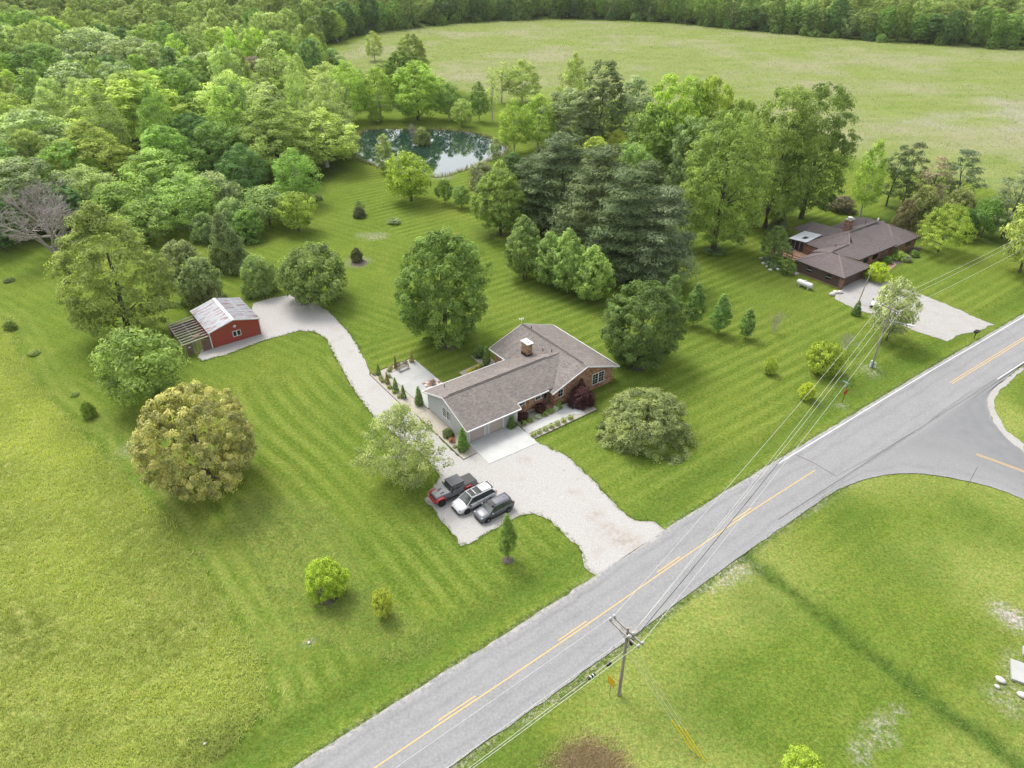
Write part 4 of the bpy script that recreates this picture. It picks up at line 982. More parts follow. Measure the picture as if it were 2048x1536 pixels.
    # lone tufts at the meadow edge
    for i, (bx, by, ty, w, c) in enumerate(((22, 658, 640, 26, (.12, .165, .035)), (68, 708, 700, 26, (.12, .165, .035)), (180, 832, 800, 30, (.13, .18, .03)), (18, 562, 555, 24, (.09, .125, .04)), (150, 790, 784, 18, (.12, .165, .035)))):
        T('bush', bx, by, ty, w, c, 'weed_bush', ['leafy weed clump by the left edge below the wood', 'low weed clump on the mown strip at the left', 'taller yellow green weed bush on the mown strip', 'dark weed clump near the wood at the left edge', 'smallest weed clump on the mown strip near the tall bush'][i], 'weed')
    b = G(1600, 1530)
    T('shrub', 1600, 1562, 1500, 92, (.20, .26, .025), 'lilac_shrub', 'yellow green shrub cut off by the bottom edge', 'shrub')
near_trees()

def house_plants():
    def at(k, u, v, h, w, col, name, label, cat='shrub', group=None):
        p = hw(u, v); return plant(k, p[0], p[1], h, w, col, name, label, cat, group)
    ORD = ['first', 'second', 'third', 'fourth', 'fifth', 'sixth', 'seventh']
    for i, u in enumerate((7.15, 8.05, 9.0, 10.0, 10.95, 12.0, 13.1)):
        at('ball', u, -3.52, .62, .78, (.200, .235, .085), 'boxwood_ball', ORD[i] + ' pale clipped ball from the driveway in the row along the walkway', 'shrub', 'row of clipped balls along the walkway')
    for i, (u, v) in enumerate(((7.5, -1.0), (8.55, -.95), (10.9, -1.05), (11.9, -1.0))):
        at('ball', u, v, .62, .8, (.14, .205, .03), 'boxwood_ball', ['bright green ball by the arbour lamp', 'bright green ball in front of the left purple shrub', 'left of two bright green balls beside the purple shrub', 'right of two bright green balls beside the purple shrub'][i], 'shrub', 'bright green balls in the front bed')
    at('shrub', 8.0, -.1, 1.1, 1.6, (.060, .022, .022), 'barberry_shrub', 'round purple shrub nearest the garage')
    at('shrub', 10.9, .0, 1.15, 1.75, (.055, .022, .020), 'barberry_shrub', 'round purple shrub under the front window')
    at('bush', 16.4, -1.9, 2.7, 3.5, (.050, .020, .024), 'purple_maple', 'large dark purple bush in front of the brick gable', 'bush')
    at('conebush', 17.0, -1.0, 3.3, 2.2, (.055, .022, .022), 'purple_maple', 'upright purple shoots beside the gable window', 'bush')
    at('ball', 12.9, -.85, .55, .9, (.30, .36, .30), 'lambs_ear', 'silvery low plant by the walkway corner', 'plant')
    at('ball', 9.9, -.9, .5, .8, (.28, .33, .26), 'lambs_ear', 'silvery low plant between purple shrubs', 'plant')
    at('conebush', 13.4, -.75, 1.3, 1.1, (.13, .20, .04), 'spirea_shrub', 'light green pointed shrub beside the porch pillar')
    at('arb', 5.95, -.62, 1.9, 1.15, (.085, .155, .030), 'arborvitae', 'broad bright conifer between garage door and bed', 'conifer')
    at('arb', -1.45, -.75, 3.3, 1.5, (.075, .150, .020), 'arborvitae', 'tall bright conifer at the corner of the garage', 'conifer')
    at('arb', -1.0, 10.6, 2.9, 1.25, (.085, .150, .025), 'arborvitae', 'tall conifer behind the birch at the rear corner of the house', 'conifer')
    at('ball', -1.7, 1.4, .55, .9, (.20, .10, .06), 'sedum_clump', 'rust red low plant by the grey gable wall', 'plant')
    at('ball', -2.0, .3, .35, .6, (.20, .24, .15), 'sedum_clump', 'grey green low plant by the grey gable wall', 'plant')
    at('bush', -1.5, 2.6, 1.2, 1.5, (.12, .16, .06), 'hydrangea_bush', 'soft green bush against the grey gable wall', 'bush')
    arbs = [(-1.95, 20.3, 1.9, .7, (.09, .15, .03)), (-2.0, 17.6, 1.9, .75, (.14, .14, .045)), (-1.95, 15.3, 2.2, .9, (.08, .145, .028)), (.78, 20.4, 2.2, .55, (.15, .13, .05)), (3.5, 20.6, 1.9, .7, (.16, .14, .05)), (-1.9, 13.2, 2.1, .8, (.09, .15, .03))]
    for i, (u, v, h, w, c) in enumerate(arbs):
        at('arb', u, v, h, w, c, 'arborvitae', ['green conifer at the outer corner of the patio bed', 'brownish conifer in the middle of the patio bed', 'fullest green conifer of the patio bed', 'thin brown conifer beside the patio bench', 'brown conifer at the lawn end of the patio bed', 'green conifer of the patio bed nearest the driveway bend'][i], 'conifer', 'small conifers round the patio')
    for i, (u, v, c) in enumerate(((-2.4, 20.7, (.17, .18, .06)), (-2.2, 19.2, (.15, .19, .04)), (-2.3, 18.4, (.16, .19, .05)), (-1.1, 18.9, (.12, .16, .05)), (-.3, 20.3, (.12, .17, .04)), (.2, 20.8, (.16, .15, .06)), (-2.3, 16.4, (.17, .2, .04)), (-2.3, 15.0, (.17, .2, .04)), (-2.3, 13.6, (.16, .2, .05)), (2.6, 20.9, (.11, .16, .05)), (1.4, 20.9, (.09, .08, .06)))):
        at('ball', u, v, .5, .75, c, 'sedum_clump', 'little round plant in the pebble bed of the patio', 'plant', 'little round plants in the patio bed')
    for i, (u, v, c) in enumerate(((8.6, 13.2, (.34, .30, .03)), (9.2, 13.35, (.30, .29, .04)), (10.1, 13.6, (.28, .28, .05)), (10.9, 13.7, (.22, .26, .06)))):
        at('ball', u, v, .6, .9, c, 'spirea_shrub', ['yellowest small shrub behind the house, nearest the patio', 'second yellow shrub behind the house', 'third yellow shrub behind the house', 'greener fourth shrub behind the house'][i], 'shrub', 'yellow shrubs behind the house')
    at('arb', 11.6, 13.5, 1.0, .6, (.09, .14, .06), 'dwarf_spruce', 'little conifer behind the house next to the yellow shrubs', 'conifer')
    at('arb', 12.2, 14.2, 2.7, 1.3, (.10, .15, .03), 'arborvitae', 'tall conifer behind the house next to the fire bowl', 'conifer')
    at('bush', 12.3, 16.2, 1.9, 2.0, (.10, .16, .04), 'hydrangea_bush', 'green bush behind the house next to the tall conifer', 'bush')
    for i in range(6):
        at('bush', 15.6 + i * 1.15, 14.9, .9, 1.5, (.11, .17, .04), 'hedge_bush', 'low green hedge bush along the back wall of the house', 'bush', 'low hedge behind the house')
    # brown house
    def nt(k, bx, by, ty, w, c, name, label, cat='shrub', group=None): return T(k, bx, by, ty, w, c, name, label, cat, group)
    nt('shrub', 1751, 561, 526, 50, (.215, .265, .012), 'golden_privet', 'bright yellow green clipped shrub in front of the brown house')
    nt('shrub', 1738, 556, 534, 30, (.19, .25, .012), 'golden_privet', 'smaller yellow green lobe beside the bright clipped shrub')
    nt('ball', 1574, 547, 524, 34, (.095, .150, .035), 'yew_ball', 'dark green clipped ball beside the brown garage', 'shrub')
    nt('ball', 1566, 533, 513, 40, (.105, .160, .035), 'yew_ball', 'longer clipped bush behind the dark ball', 'shrub')
    for i, (bx, by, ty, w, c) in enumerate(((1773, 526, 512, 22, GREEN), (1786, 514, 492, 18, OLV), (1798, 518, 502, 30, BRT), (1812, 522, 510, 20, (.20, .24, .14)), (1828, 512, 500, 20, MID))):
        nt('bush', bx, by, ty, w, c, 'perennial_clump', ['low dark clump at the brown house door', 'upright olive clump on the brick of the brown house', 'bright leafy clump in the mulch bed', 'whitish clump in the mulch bed', 'green clump at the end of the mulch bed'][i], 'plant')
    for i, (bx, by) in enumerate(((1538, 532), (1545, 537), (1530, 522), (1540, 520), (1548, 528))):
        nt('ball', bx, by, by - 10, 16, (.12, .17, .08), 'hosta_clump', 'low leafy clump in the rock bed under the layered tree', 'plant', 'low clumps in the rock bed')
    nt('ball', 1427, 505, 493, 46, (.10, .15, .06), 'hosta_clump', 'ring of low plants round the pale trunk of the huge tree', 'plant')
house_plants()

def woods():
    W = 'wood_tree'
    lst = [(25, 55, 20, 140, MID, 'broad'), (200, 64, 20, 120, SIL, 'broad'), (275, 78, 19, 110, SIL, 'broad'), (335, 92, 18, 96, (.17, .22, .09), 'broad'), (165, 132, 18, 90, SIL, 'poplar'), (262, 128, 18, 86, (.14, .18, .09), 'broad'),
           (285, 152, 20, 190, (.150, .195, .030), 'broad'), (372, 142, 18, 112, MID, 'broad'), (480, 150, 18, 150, (.185, .230, .055), 'airy'), (560, 200, 18, 165, (.130, .185, .040), 'locust'), (655, 222, 14, 140, (.185, .235, .055), 'airy'),
           (592, 158, 13, 92, (.120, .185, .025), 'maple2'), (92, 224, 16, 150, (.150, .195, .075), 'broad'), (205, 246, 16, 150, (.160, .205, .035), 'locust'), (18, 285, 15, 130, GREEN, 'broad'), (330, 300, 12, 140, (.140, .200, .045), 'airy'),
           (385, 345, 11, 130, (.130, .195, .045), 'airy'), (248, 366, 9, 100, MID, 'small'), (440, 345, 9, 92, (.140, .170, .080), 'bush'), (540, 372, 8, 96, (.115, .170, .050), 'small'), (300, 402, 8, 112, (.110, .165, .035), 'small'),
           (402, 232, 14, 96, DRK, 'maple2'), (75, 318, 14, 150, (.125, .165, .075), 'broad'), (5, 385, 11, 90, DRK, 'broad'), (160, 285, 13, 100, MID, 'broad'), (450, 250, 14, 110, GREEN, 'broad'), (500, 290, 12, 90, DRK, 'airy'),
           (470, 395, 7, 70, (.12, .16, .06), 'bush'), (500, 420, 6, 60, GREEN, 'bush'), (140, 372, 9, 90, DRK, 'broad'), (60, 20, 20, 100, MID, 'airy'), (110, 95, 19, 110, GREEN, 'broad'), (20, 175, 17, 120, (.15, .2, .04), 'airy'), (45, 215, 10, 80, BRT, 'airy'),
           (425, 112, 16, 90, SIL, 'broad'), (520, 118, 14, 70, (.10, .075, .06), 'scots'), (500, 125, 13, 70, OLV, 'broad'), (620, 160, 13, 90, PAL, 'airy'), (660, 130, 13, 96, PAL, 'airy'), (350, 255, 15, 100, MID, 'broad'), (600, 300, 12, 90, MID, 'airy')]
    LB = ['yellow green tree at the left edge of the wood, near its top', 'largest silvery tree of the wood', 'silvery tree right of the largest silvery one', 'paler silvery green tree at the right of the silvery group', 'narrow silvery tree below the silvery group', 'dim silvery tree in front of the silvery group',
          'biggest yellow green maple in the wood', 'green tree right behind the biggest yellow green maple', 'pale yellow green tree in the middle of the wood edge', 'broad feathery tree of the wood above the back lawn', 'pale tree at the wood corner with its trunk on the lawn',
          'small deep green round tree at the wood rim by the hay field', 'grey green broad tree at the left of the wood', 'olive yellow feathery tree left of the dark gap', 'dark broad tree at the far left of the wood', 'layered light green tree above the barn bushes',
          'layered light green tree right of the dark gap', 'low tree above the dead tree', 'grey twiggy bush at the wood rim', 'small green tree at the wood rim near the lawn', 'low green tree just behind the locust by the barn',
          'dark tree in the gap of the wood', 'dusky silver tree above the dead tree', 'dark tree at the left edge behind the dead tree', 'mid green tree above the dusky silver tree', 'green tree left of the broad feathery tree', 'dark slender tree under the broad feathery tree',
          'grey green bush between wood and juniper', 'low dark bush at the wood rim', 'dark tree right behind the dead tree', 'tree in the top left corner of the wood', 'green tree left below the silvery trees', 'loose yellow green tree at the left edge of the wood', 'small bright tree low at the left of the wood',
          'silvery tree far back near the brown pine', 'brown pine deep in the wood', 'olive tree beside the brown pine', 'pale tree at the wood rim left of the pond row', 'pale tree at the wood rim toward the hay field', 'mid green tree below the green tree of the maple', 'tree shading the lawn corner below the wood']
    for (tx, ty, h, w, c, k), lb in zip(lst, LB): TT(k, tx, ty, h, w * 1.15, tuple(x * 1.22 for x in c), W, lb, group='trees of the wood')
    # the rest of the wood: poisson fill
    rs = random.Random(12); pts = []
    def ok(x, y, r):
        for a, b, q in PLACED:
            if (a - x) ** 2 + (b - y) ** 2 < (0.72 * (q + r)) ** 2: return False
        return True
    def inside(x, y, poly):
        c = False; j = len(poly) - 1
        for i in range(len(poly)):
            xi, yi = poly[i]; xj, yj = poly[j]
            if (yi > y) != (yj > y) and x < (xj - xi) * (y - yi) / (yj - yi) + xi: c = not c
            j = i
        return c
    pal = [MID, GREEN, BRT, (.150, .195, .050), (.130, .185, .038), (.120, .165, .050), (.155, .200, .060), (.10, .155, .035)]
    kinds = ['broad', 'broad', 'airy', 'locust', 'broad', 'airy', 'poplar', 'maple2']
    n = 0
    # edge row beyond the hay field
    edge = dense(gl((560, 104), (640, 92), (700, 72), (760, 62), (900, 46), (1100, 36), (1300, 42), (1500, 60), (1700, 78), (2060, 100), (2400, 120)), 7.5)
    for i, p in enumerate(edge):
        x, y = p[0] + rs.uniform(-2, 2), p[1] + rs.uniform(1, 5)
        h = rs.uniform(12, 19); w = rs.uniform(9, 13)
        PLACED.append((x, y, w / 2)); fx = PX(x, y, 0)[0]
        plant(rs.choice(('broad', 'broad', 'maple2', 'airy', 'poplar')), x, y, h, w, rs.choice([GREEN, DRK, MID, (.095, .145, .035), (.11, .15, .05)]), 'forest_tree', 'tree in the front row of the forest beyond the hay field', group='front row of the forest beyond the hay field')
        if rs.random() < .6: plant('bush', x + rs.uniform(-3, 3), y - rs.uniform(3, 5), rs.uniform(3, 6), rs.uniform(5, 8), rs.choice([GREEN, MID, DRK]), 'forest_bush', 'bush at the foot of the forest beyond the hay field', 'bush', 'bushes along the forest edge')
    far = []
    tries = 0
    while tries < 16000:
        tries += 1
        y = 140 + (720 - 140) * rs.random() ** 0.8
        x = rs.uniform(-.85, .85) * (y + 60)
        if not inside(x, y, WOOD): continue
        q = PX(x, y, 14)
        if q[1] < -90 or q[0] < -140 or q[0] > 2190: continue
        q0 = PX(x, y, 0)
        if 640 < q0[0] < 1010 and 165 < q0[1] < 262: continue
        r = rs.uniform(3.6, 5.8) if y < 330 else rs.uniform(4.2, 6.8)
        if not ok(x, y, r): continue
        PLACED.append((x, y, r)); z = wn1(x, y)
        h = rs.uniform(9, 20.5) + 2 * z
        edge_d = min(math.hypot(x - a, y - b) for a, b in WOOD)
        col = rs.choice(pal); 
        if z > .35: col = (.165, .21, .075)
        if z < -.45: col = DRK
        if q[0] < 720 and y < 345 and n < 230:
            n += 1
            plant(rs.choice(kinds), x, y, h, 2 * r * 1.22, tuple(q * 1.25 for q in col), W, 'tree deep in the dense wood, its crown merging with its neighbours', group='crowded trees deep in the wood')
        else: far.append((x, y, h, r, col))
    return far
def wn1(x, y): return float(wnoise(np.array([x]), np.array([y]), 0.012, 1)[0])
FAR = woods()

def far_woods(far):
    me = bpy.data.meshes.new('far_forest'); n = len(far)
    me.vertices.add(n); me.vertices.foreach_set('co', np.array([(x, y, 0) for x, y, h, r, c in far], np.float32).ravel())
    rs = random.Random(4)
    for nm, dat in (('sxy', [r * 1.15 / 6.5 for x, y, h, r, c in far]), ('sz', [h / 16 for x, y, h, r, c in far]), ('rot', [rs.uniform(0, 6.28) for _ in far])):
        me.attributes.new(nm, 'FLOAT', 'POINT').data.foreach_set('value', dat)
    o = link('far_forest', me, kind='stuff', label='far forest reading as one mass of crowns beyond the first trees')
    o.color = (.145, .192, .050, 1)
    ng = bpy.data.node_groups.new('far_forest', 'GeometryNodeTree')
    ng.interface.new_socket('Geometry', in_out='INPUT', socket_type='NodeSocketGeometry'); ng.interface.new_socket('Geometry', in_out='OUTPUT', socket_type='NodeSocketGeometry')
    N, L = ng.nodes, ng.links
    gi, go = N.new('NodeGroupInput'), N.new('NodeGroupOutput')
    join = N.new('GeometryNodeJoinGeometry'); iop = N.new('GeometryNodeInstanceOnPoints'); iop.inputs['Pick Instance'].default_value = True
    seen = {}
    for ob in list(bpy.data.objects):
        if ob.name.startswith('crown') and ob.data in KIND['broad'][0] + KIND['maple2'][0] and ob.data.name not in seen:
            seen[ob.data.name] = 1
            oi = N.new('GeometryNodeObjectInfo'); oi.inputs['Object'].default_value = ob; oi.inputs['As Instance'].default_value = True
            L.new(oi.outputs['Geometry'], join.inputs[0])
    def at(nm):
        a = N.new('GeometryNodeInputNamedAttribute'); a.data_type = 'FLOAT'; a.inputs[0].default_value = nm; return a.outputs[0]
    cs = N.new('ShaderNodeCombineXYZ'); sxy = at('sxy'); L.new(sxy, cs.inputs[0]); L.new(sxy, cs.inputs[1]); L.new(at('sz'), cs.inputs[2])
    cr = N.new('ShaderNodeCombineXYZ'); L.new(at('rot'), cr.inputs[2])
    L.new(gi.outputs[0], iop.inputs['Points']); L.new(join.outputs[0], iop.inputs['Instance']); L.new(cs.outputs[0], iop.inputs['Scale']); L.new(cr.outputs[0], iop.inputs['Rotation'])
    L.new(iop.outputs[0], go.inputs[0])
    mod = o.modifiers.new('scatter', 'NODES'); mod.node_group = ng
    print('far trees', n)
far_woods(FAR)
# ------------------------------------------------------------------ ranch house
def gable_wall(m, a, b, z0, ze, zp, th=0.12):          # wall in the plane u = const; a,b = v range
    pass
def window_on(parent, o, du, w, h, z, nrm, cols=2, rows=2, sashes=1, name='window'):
    """window in a wall: o = local point of its middle at the wall face, du = unit vector along the wall, nrm = outward"""
    du = Vector((*du, 0)); nr = Vector((*nrm, 0)); c = Vector((o[0], o[1], z))
    def bx(m, a0, a1, z0, z1, d0, d1):
        P = [c + du * a + nr * d + Vector((0, 0, zz)) for zz in (z0, z1) for a, d in ((a0, d0), (a1, d0), (a1, d1), (a0, d1))]
        m.add(P, [(3, 2, 1, 0), (4, 5, 6, 7), (0, 1, 5, 4), (1, 2, 6, 5), (2, 3, 7, 6), (3, 0, 4, 7)])
    f = .09; m = MB()
    bx(m, -w / 2, w / 2, h / 2 - f, h / 2, 0, .06); bx(m, -w / 2, w / 2, -h / 2, -h / 2 + f, 0, .07); bx(m, -w / 2, -w / 2 + f, -h / 2 + f, h / 2 - f, 0, .06); bx(m, w / 2 - f, w / 2, -h / 2 + f, h / 2 - f, 0, .06)
    sw = w / sashes
    for s in range(1, sashes): bx(m, -w / 2 + s * sw - f * .8, -w / 2 + s * sw + f * .8, -h / 2 + f, h / 2 - f, 0, .058)
    fr = m.build(name, M['white'], parent)
    for s in range(sashes):
        a0, a1 = -w / 2 + s * sw + f, -w / 2 + (s + 1) * sw - f
        m = MB(); bx(m, a0 + .001, a1 - .001, -h / 2 + f, h / 2 - f, .004, .02); m.build('pane', M['glass'], fr)
        m = MB()
        for k in range(1, cols): x = a0 + (a1 - a0) * k / cols; bx(m, x - .012, x + .012, -h / 2 + f, h / 2 - f, .021, .035)
        for k in range(1, rows):
            zz = -h / 2 + f + (h - 2 * f) * k / rows; t = .022 if k * 2 == rows else .012; bx(m, a0, a1, zz - t, zz + t, .036, .045)
        if m.v: m.build('muntin', M['white'], fr)
    return fr
def rect_wall(m, p0, p1, z0, z1, th=.15):
    d = Vector((p1[0] - p0[0], p1[1] - p0[1], 0)); L = d.length; n = Vector((d.y, -d.x, 0)) / L * th
    P = [Vector((*p0, z0)), Vector((*p1, z0)), Vector((*p1, z1)), Vector((*p0, z1))]
    Q = [p - n for p in P]
    m.add(P + Q, [(0, 1, 2, 3), (7, 6, 5, 4), (0, 4, 5, 1), (1, 5, 6, 2), (2, 6, 7, 3), (3, 7, 4, 0)])
def gwall(m, p0, p1, z0, ze, zp, th=.15):               # gable wall, peak in the middle
    d = Vector((p1[0] - p0[0], p1[1] - p0[1], 0)); L = d.length; n = Vector((d.y, -d.x, 0)) / L * th
    mid = Vector(((p0[0] + p1[0]) / 2, (p0[1] + p1[1]) / 2, zp))
    P = [Vector((*p0, z0)), Vector((*p1, z0)), Vector((*p1, ze)), mid, Vector((*p0, ze))]; Q = [p - n for p in P]
    m.add(P + Q, [(0, 1, 2, 3, 4), (9, 8, 7, 6, 5)] + [(i, i + 5, (i + 1) % 5 + 5, (i + 1) % 5) for i in range(5)])
def beam(m, a, b, w, h):
    a, b = Vector(a), Vector(b); d = b - a; s = Vector((-d.y, d.x, 0))
    if s.length < 1e-6: s = Vector((1, 0, 0))
    s = s.normalized() * w / 2; up = Vector((0, 0, h))
    P = [a - s, a + s, b + s, b - s]; Q = [p + up for p in P]
    m.add(P + Q, [(3, 2, 1, 0), (4, 5, 6, 7), (0, 1, 5, 4), (1, 2, 6, 5), (2, 3, 7, 6), (3, 0, 4, 7)])
def ranch_house():
    h = empty('ranch_house', HO, HA, label='long brick and grey sided ranch house with brown shingle roof', cat='house')
    EZ, RZ, MZ = 2.5, 4.42, 4.56
    # walls
    m = MB(); gwall(m, (-.38, 9.25), (-.38, 0), 0, 2.42, 4.15); m.build('gable_wall', M['grey_siding'], h)
    m = MB(); y = .25
    while y < 3.9:                                       # lap siding edges
        half = 4.62 if y < 2.4 else 4.62 * (1 - (y - 2.42) / 1.75)
        if half > .15: m.box(-.405, -.375, 4.625 - half, 4.625 + half, y, y + .018)
        y += .24
    m.build('siding_lap', M['grey_siding'], h, kind='stuff')
    m = MB(); m.box(-.38, -.05, 0, .15, 0, 2.45); m.box(5.06, 7.2, 0.001, .15, 0, 2.45); m.box(-.05, 5.06, 0.02, .16, 2.2, 2.45); m.box(2.22, 2.83, .02, .16, 0, 2.2); m.box(7.05, 7.2, .15, .8, 0, 2.45); m.build('garage_wall', M['grey_siding'], h)
    m = MB(); m.box(7.2, 13.2, .8, .95, 0, 2.5); m.build('front_wall', M['brick'], h)
    m = MB(); gwall(m, (13.0, -.12), (23.5, -.12), 0, 2.5, 4.35); m.build('brick_gable_wall', M['brick'], h)
    m = MB(); m.box(23.35, 23.5, .03, 13.3, 0, 2.5); m.box(13.0, 23.5, 13.15, 13.3, 0, 2.45); m.box(13.0, 13.15, .05, 13.15, 0, 2.45); m.build('side_wall', M['brick'], h)
    m = MB(); m.box(-.38, 13.0, 9.1, 9.25, 0, 2.45); m.box(13.02, 13.16, 9.25, 13.1, .0, 2.44); m.build('rear_wall', M['grey_siding'], h)
    m = MB(); gwall(m, (23.45, 13.31), (13.05, 13.31), 0, 2.5, 4.35, .02); m.build('rear_gable_wall', M['grey_siding'], h)
    # roofs
    m = MB()
    m.slab([(-.83, 4.62, RZ), (18.0, 4.62, RZ), (18.0, 9.86, EZ), (-.83, 9.86, EZ)], .10)
    m.slab([(-.83, 4.62, RZ), (-.83, -.72, EZ - .03), (7.28, -.72, EZ - .03), (7.28, .16, EZ + .29), (7.28, 4.62, RZ)], .10)
    m.slab([(7.28, 4.62, RZ), (7.28, .16, EZ + .29), (13.4, .16, EZ + .29), (18.0, .16, EZ + .29), (18.0, 4.62, RZ)], .10)
    rw = m.build('roof', M['shingle'], h)
    m = MB()
    m.slab([(18.26, -.62, MZ), (18.26, 13.75, MZ), (12.42, 13.75, EZ - .02), (12.42, -.62, EZ - .02)], .10)
    m.slab([(18.26, -.62, MZ), (24.1, -.62, EZ - .02), (24.1, 13.75, EZ - .02), (18.26, 13.75, MZ)], .10)
    rm = m.build('roof', M['shingle'], h)
    m = MB(); beam(m, (.0, 4.62, RZ + .03), (15.4, 4.62, RZ + .03), .13, .05); m.build('ridge_vent', M['dark_trim'], rw)
    m = MB(); beam(m, (18.26, .3, MZ + .03), (18.26, 13.4, MZ + .03), .13, .05); m.build('ridge_vent', M['dark_trim'], rm)
    for a, b in (((-.83, 4.62, RZ), (17.4, 4.62, RZ)), ((18.26, -.62, MZ), (18.26, 13.75, MZ))):
        m = MB(); beam(m, (a[0], a[1], a[2] - .02), (b[0], b[1], b[2] - .02), .34, .045); m.build('ridge_cap', M['shingle'], rw)
    # white fascia, gutters, rake boards
    m = MB()
    for a, b in (((-.86, 4.62, RZ - .17), (-.86, 9.9, EZ - .17)), ((-.86, 4.62, RZ - .17), (-.86, -.75, EZ - .20)), ((18.26, -.66, MZ - .17), (12.38, -.66, EZ - .19)), ((18.26, -.66, MZ - .17), (24.14, -.66, EZ - .19)),
                 ((18.26, 13.79, MZ - .17), (12.38, 13.79, EZ - .19)), ((18.26, 13.79, MZ - .17), (24.14, 13.79, EZ - .19))): beam(m, a, b, .05, .19)
    m.build('rake_board', M['white'], rw)
    for a, b in (((-.83, -.78, EZ - .18), (7.3, -.78, EZ - .18)), ((7.36, .10, EZ + .10), (12.4, .10, EZ + .10)), ((-.83, 9.92, EZ - .16), (12.4, 9.92, EZ - .16)), ((24.16, -.62, EZ - .18), (24.16, 13.75, EZ - .18)), ((12.36, 9.9, EZ - .18), (12.36, 13.75, EZ - .18))): m = MB(); beam(m, a, b, .12, .13); m.build('gutter', M['white'], rw)
    m = MB(); beam(m, (7.31, -.72, EZ - .19), (7.31, .1, EZ + .11), .05, .17); m.build('rake_board', M['white'], rw)
    m = MB(); m.box(23.5, 24.05, -.55, 13.6, EZ - .2, EZ - .17); m.box(-.8, 7.2, -.7, 0, EZ - .23, EZ - .21); m.build('soffit', M['white'], rm)
    # garage doors
    for x0, x1 in ((-.05 + .07, 2.16), (2.90, 5.0)):
        d = empty('garage_door', (0, 0, 0)); d.parent = h
        for k in range(4):
            m = MB(); z0 = .02 + k * .54
            m.box(x0, x1, .06, .1, z0, z0 + .525)
            if k < 3:
                for j in range(4): w = (x1 - x0) / 4; m.box(x0 + j * w + .07, x0 + (j + 1) * w - .07, .045, .061, z0 + .08, z0 + .44)
            m.build('panel', M['door_beige'], d)
        for j in range(4):
            w = (x1 - x0) / 4
            m = MB(); m.box(x0 + j * w + .06, x0 + (j + 1) * w - .06, .046, .061, 1.73, 2.05); m.build('pane', M['glass'], d)
        m = MB(); m.box(x0 - .14, x0 - .002, -.03, .11, 0, 2.24); m.box(x1 + .002, x1 + .14, -.03, .11, 0, 2.24); m.box(x0 - .14, x1 + .14, -.031, .11, 2.24, 2.34); m.build('frame', M['white'], d)
    m = MB(); m.box(-.40, -.26, -.03, .0, 0, 2.44); m.box(6.98, 7.23, -.03, -.001, 0, 2.4); m.build('corner_board', M['white'], h)
    # windows
    window_on(h, (-.38, 4.62), (0, -1), 1.9, 1.5, 1.75, (-1, 0), 2, 4, 2)
    window_on(h, (8.6, .8), (1, 0), 1.0, .85, 1.95, (0, -1), 2, 2, 1)
    window_on(h, (11.6, .8), (1, 0), 1.9, .95, 1.85, (0, -1), 2, 2, 2)
    window_on(h, (20.75, -.12), (1, 0), 2.2, 1.75, 1.6, (0, -1), 2, 4, 2)
    window_on(h, (14.15, -.12), (1, 0), .95, 1.25, 1.75, (0, -1), 2, 2, 1)
    # porch pillar, entry
    m = MB(); m.box(13.0, 13.5, -.5, .02, 0, 2.35); m.build('pillar', M['brick'], h)
    m = MB(); m.box(12.0, 12.9, .72, .79, 0, 2.05); d = m.build('front_door', M['wood_brown'], h)
    m = MB(); m.box(12.1, 12.5, .70, .719, 1.2, 1.9); m.build('pane', M['glass'], d)
    m = MB(); m.box(12.05, 13.0, -.42, .6, 0, .16); m.build('step', M['brick'], h)
    m = MB(); m.box(9.2, 10.4, .3, .62, .42, .48); m.box(9.25, 9.35, .34, .58, .03, .42); m.box(10.25, 10.35, .34, .58, .03, .42); p = hw(0, 0)
    b = m.build('garden_bench', M['wood'], None, label='small pale bench in the front bed between the purple shrubs', cat='bench'); b.location = (*HO, 0); b.rotation_euler = (0, 0, HA)
    # chimney and roof fittings
    m = MB(); m.box(14.55, 15.35, 7.55, 8.95, 3.0, 5.2); c = m.build('chimney', M['chimney'], rw)
    m = MB(); m.box(14.42, 15.48, 7.42, 9.08, 5.2, 5.3); m.build('chimney_cap', M['white'], c)
    m = MB(); m.box(14.75, 15.15, 7.9, 8.35, 5.3, 5.45); m.build('flue', M['white'], c)
    m = MB(); m.box(14.5, 15.4, 7.5, 9.0, 3.1, 3.62); m.build('flashing', M['black_metal'], c)
    for q in ((1.6, 8.2, 3.1), (17.2, 5.6, 4.2), (18.6, 12.0, 4.45), (16.6, 6.8, 3.95)):
        m = MB(); m.tube([(q[0], q[1], q[2] - .2), (q[0], q[1], q[2] + .42)], .055, 8); m.build('vent_pipe', M['black'], rm)
    m = MB(); m.tube([(18.3, 14.0, 2.6), (18.3, 14.0, 5.3)], .035, 6); m.box(17.9, 18.7, 13.97, 14.03, 5.25, 5.32); m.box(18.1, 18.16, 13.6, 14.4, 5.2, 5.26); m.box(18.45, 18.5, 13.75, 14.25, 5.2, 5.26); m.build('aerial', M['white'], rm)
    m = MB(); m.tube([(6.75, -.1, .1), (6.75, -.1, 2.3)], .05, 6); m.build('downpipe', M['white'], h)
ranch_house()

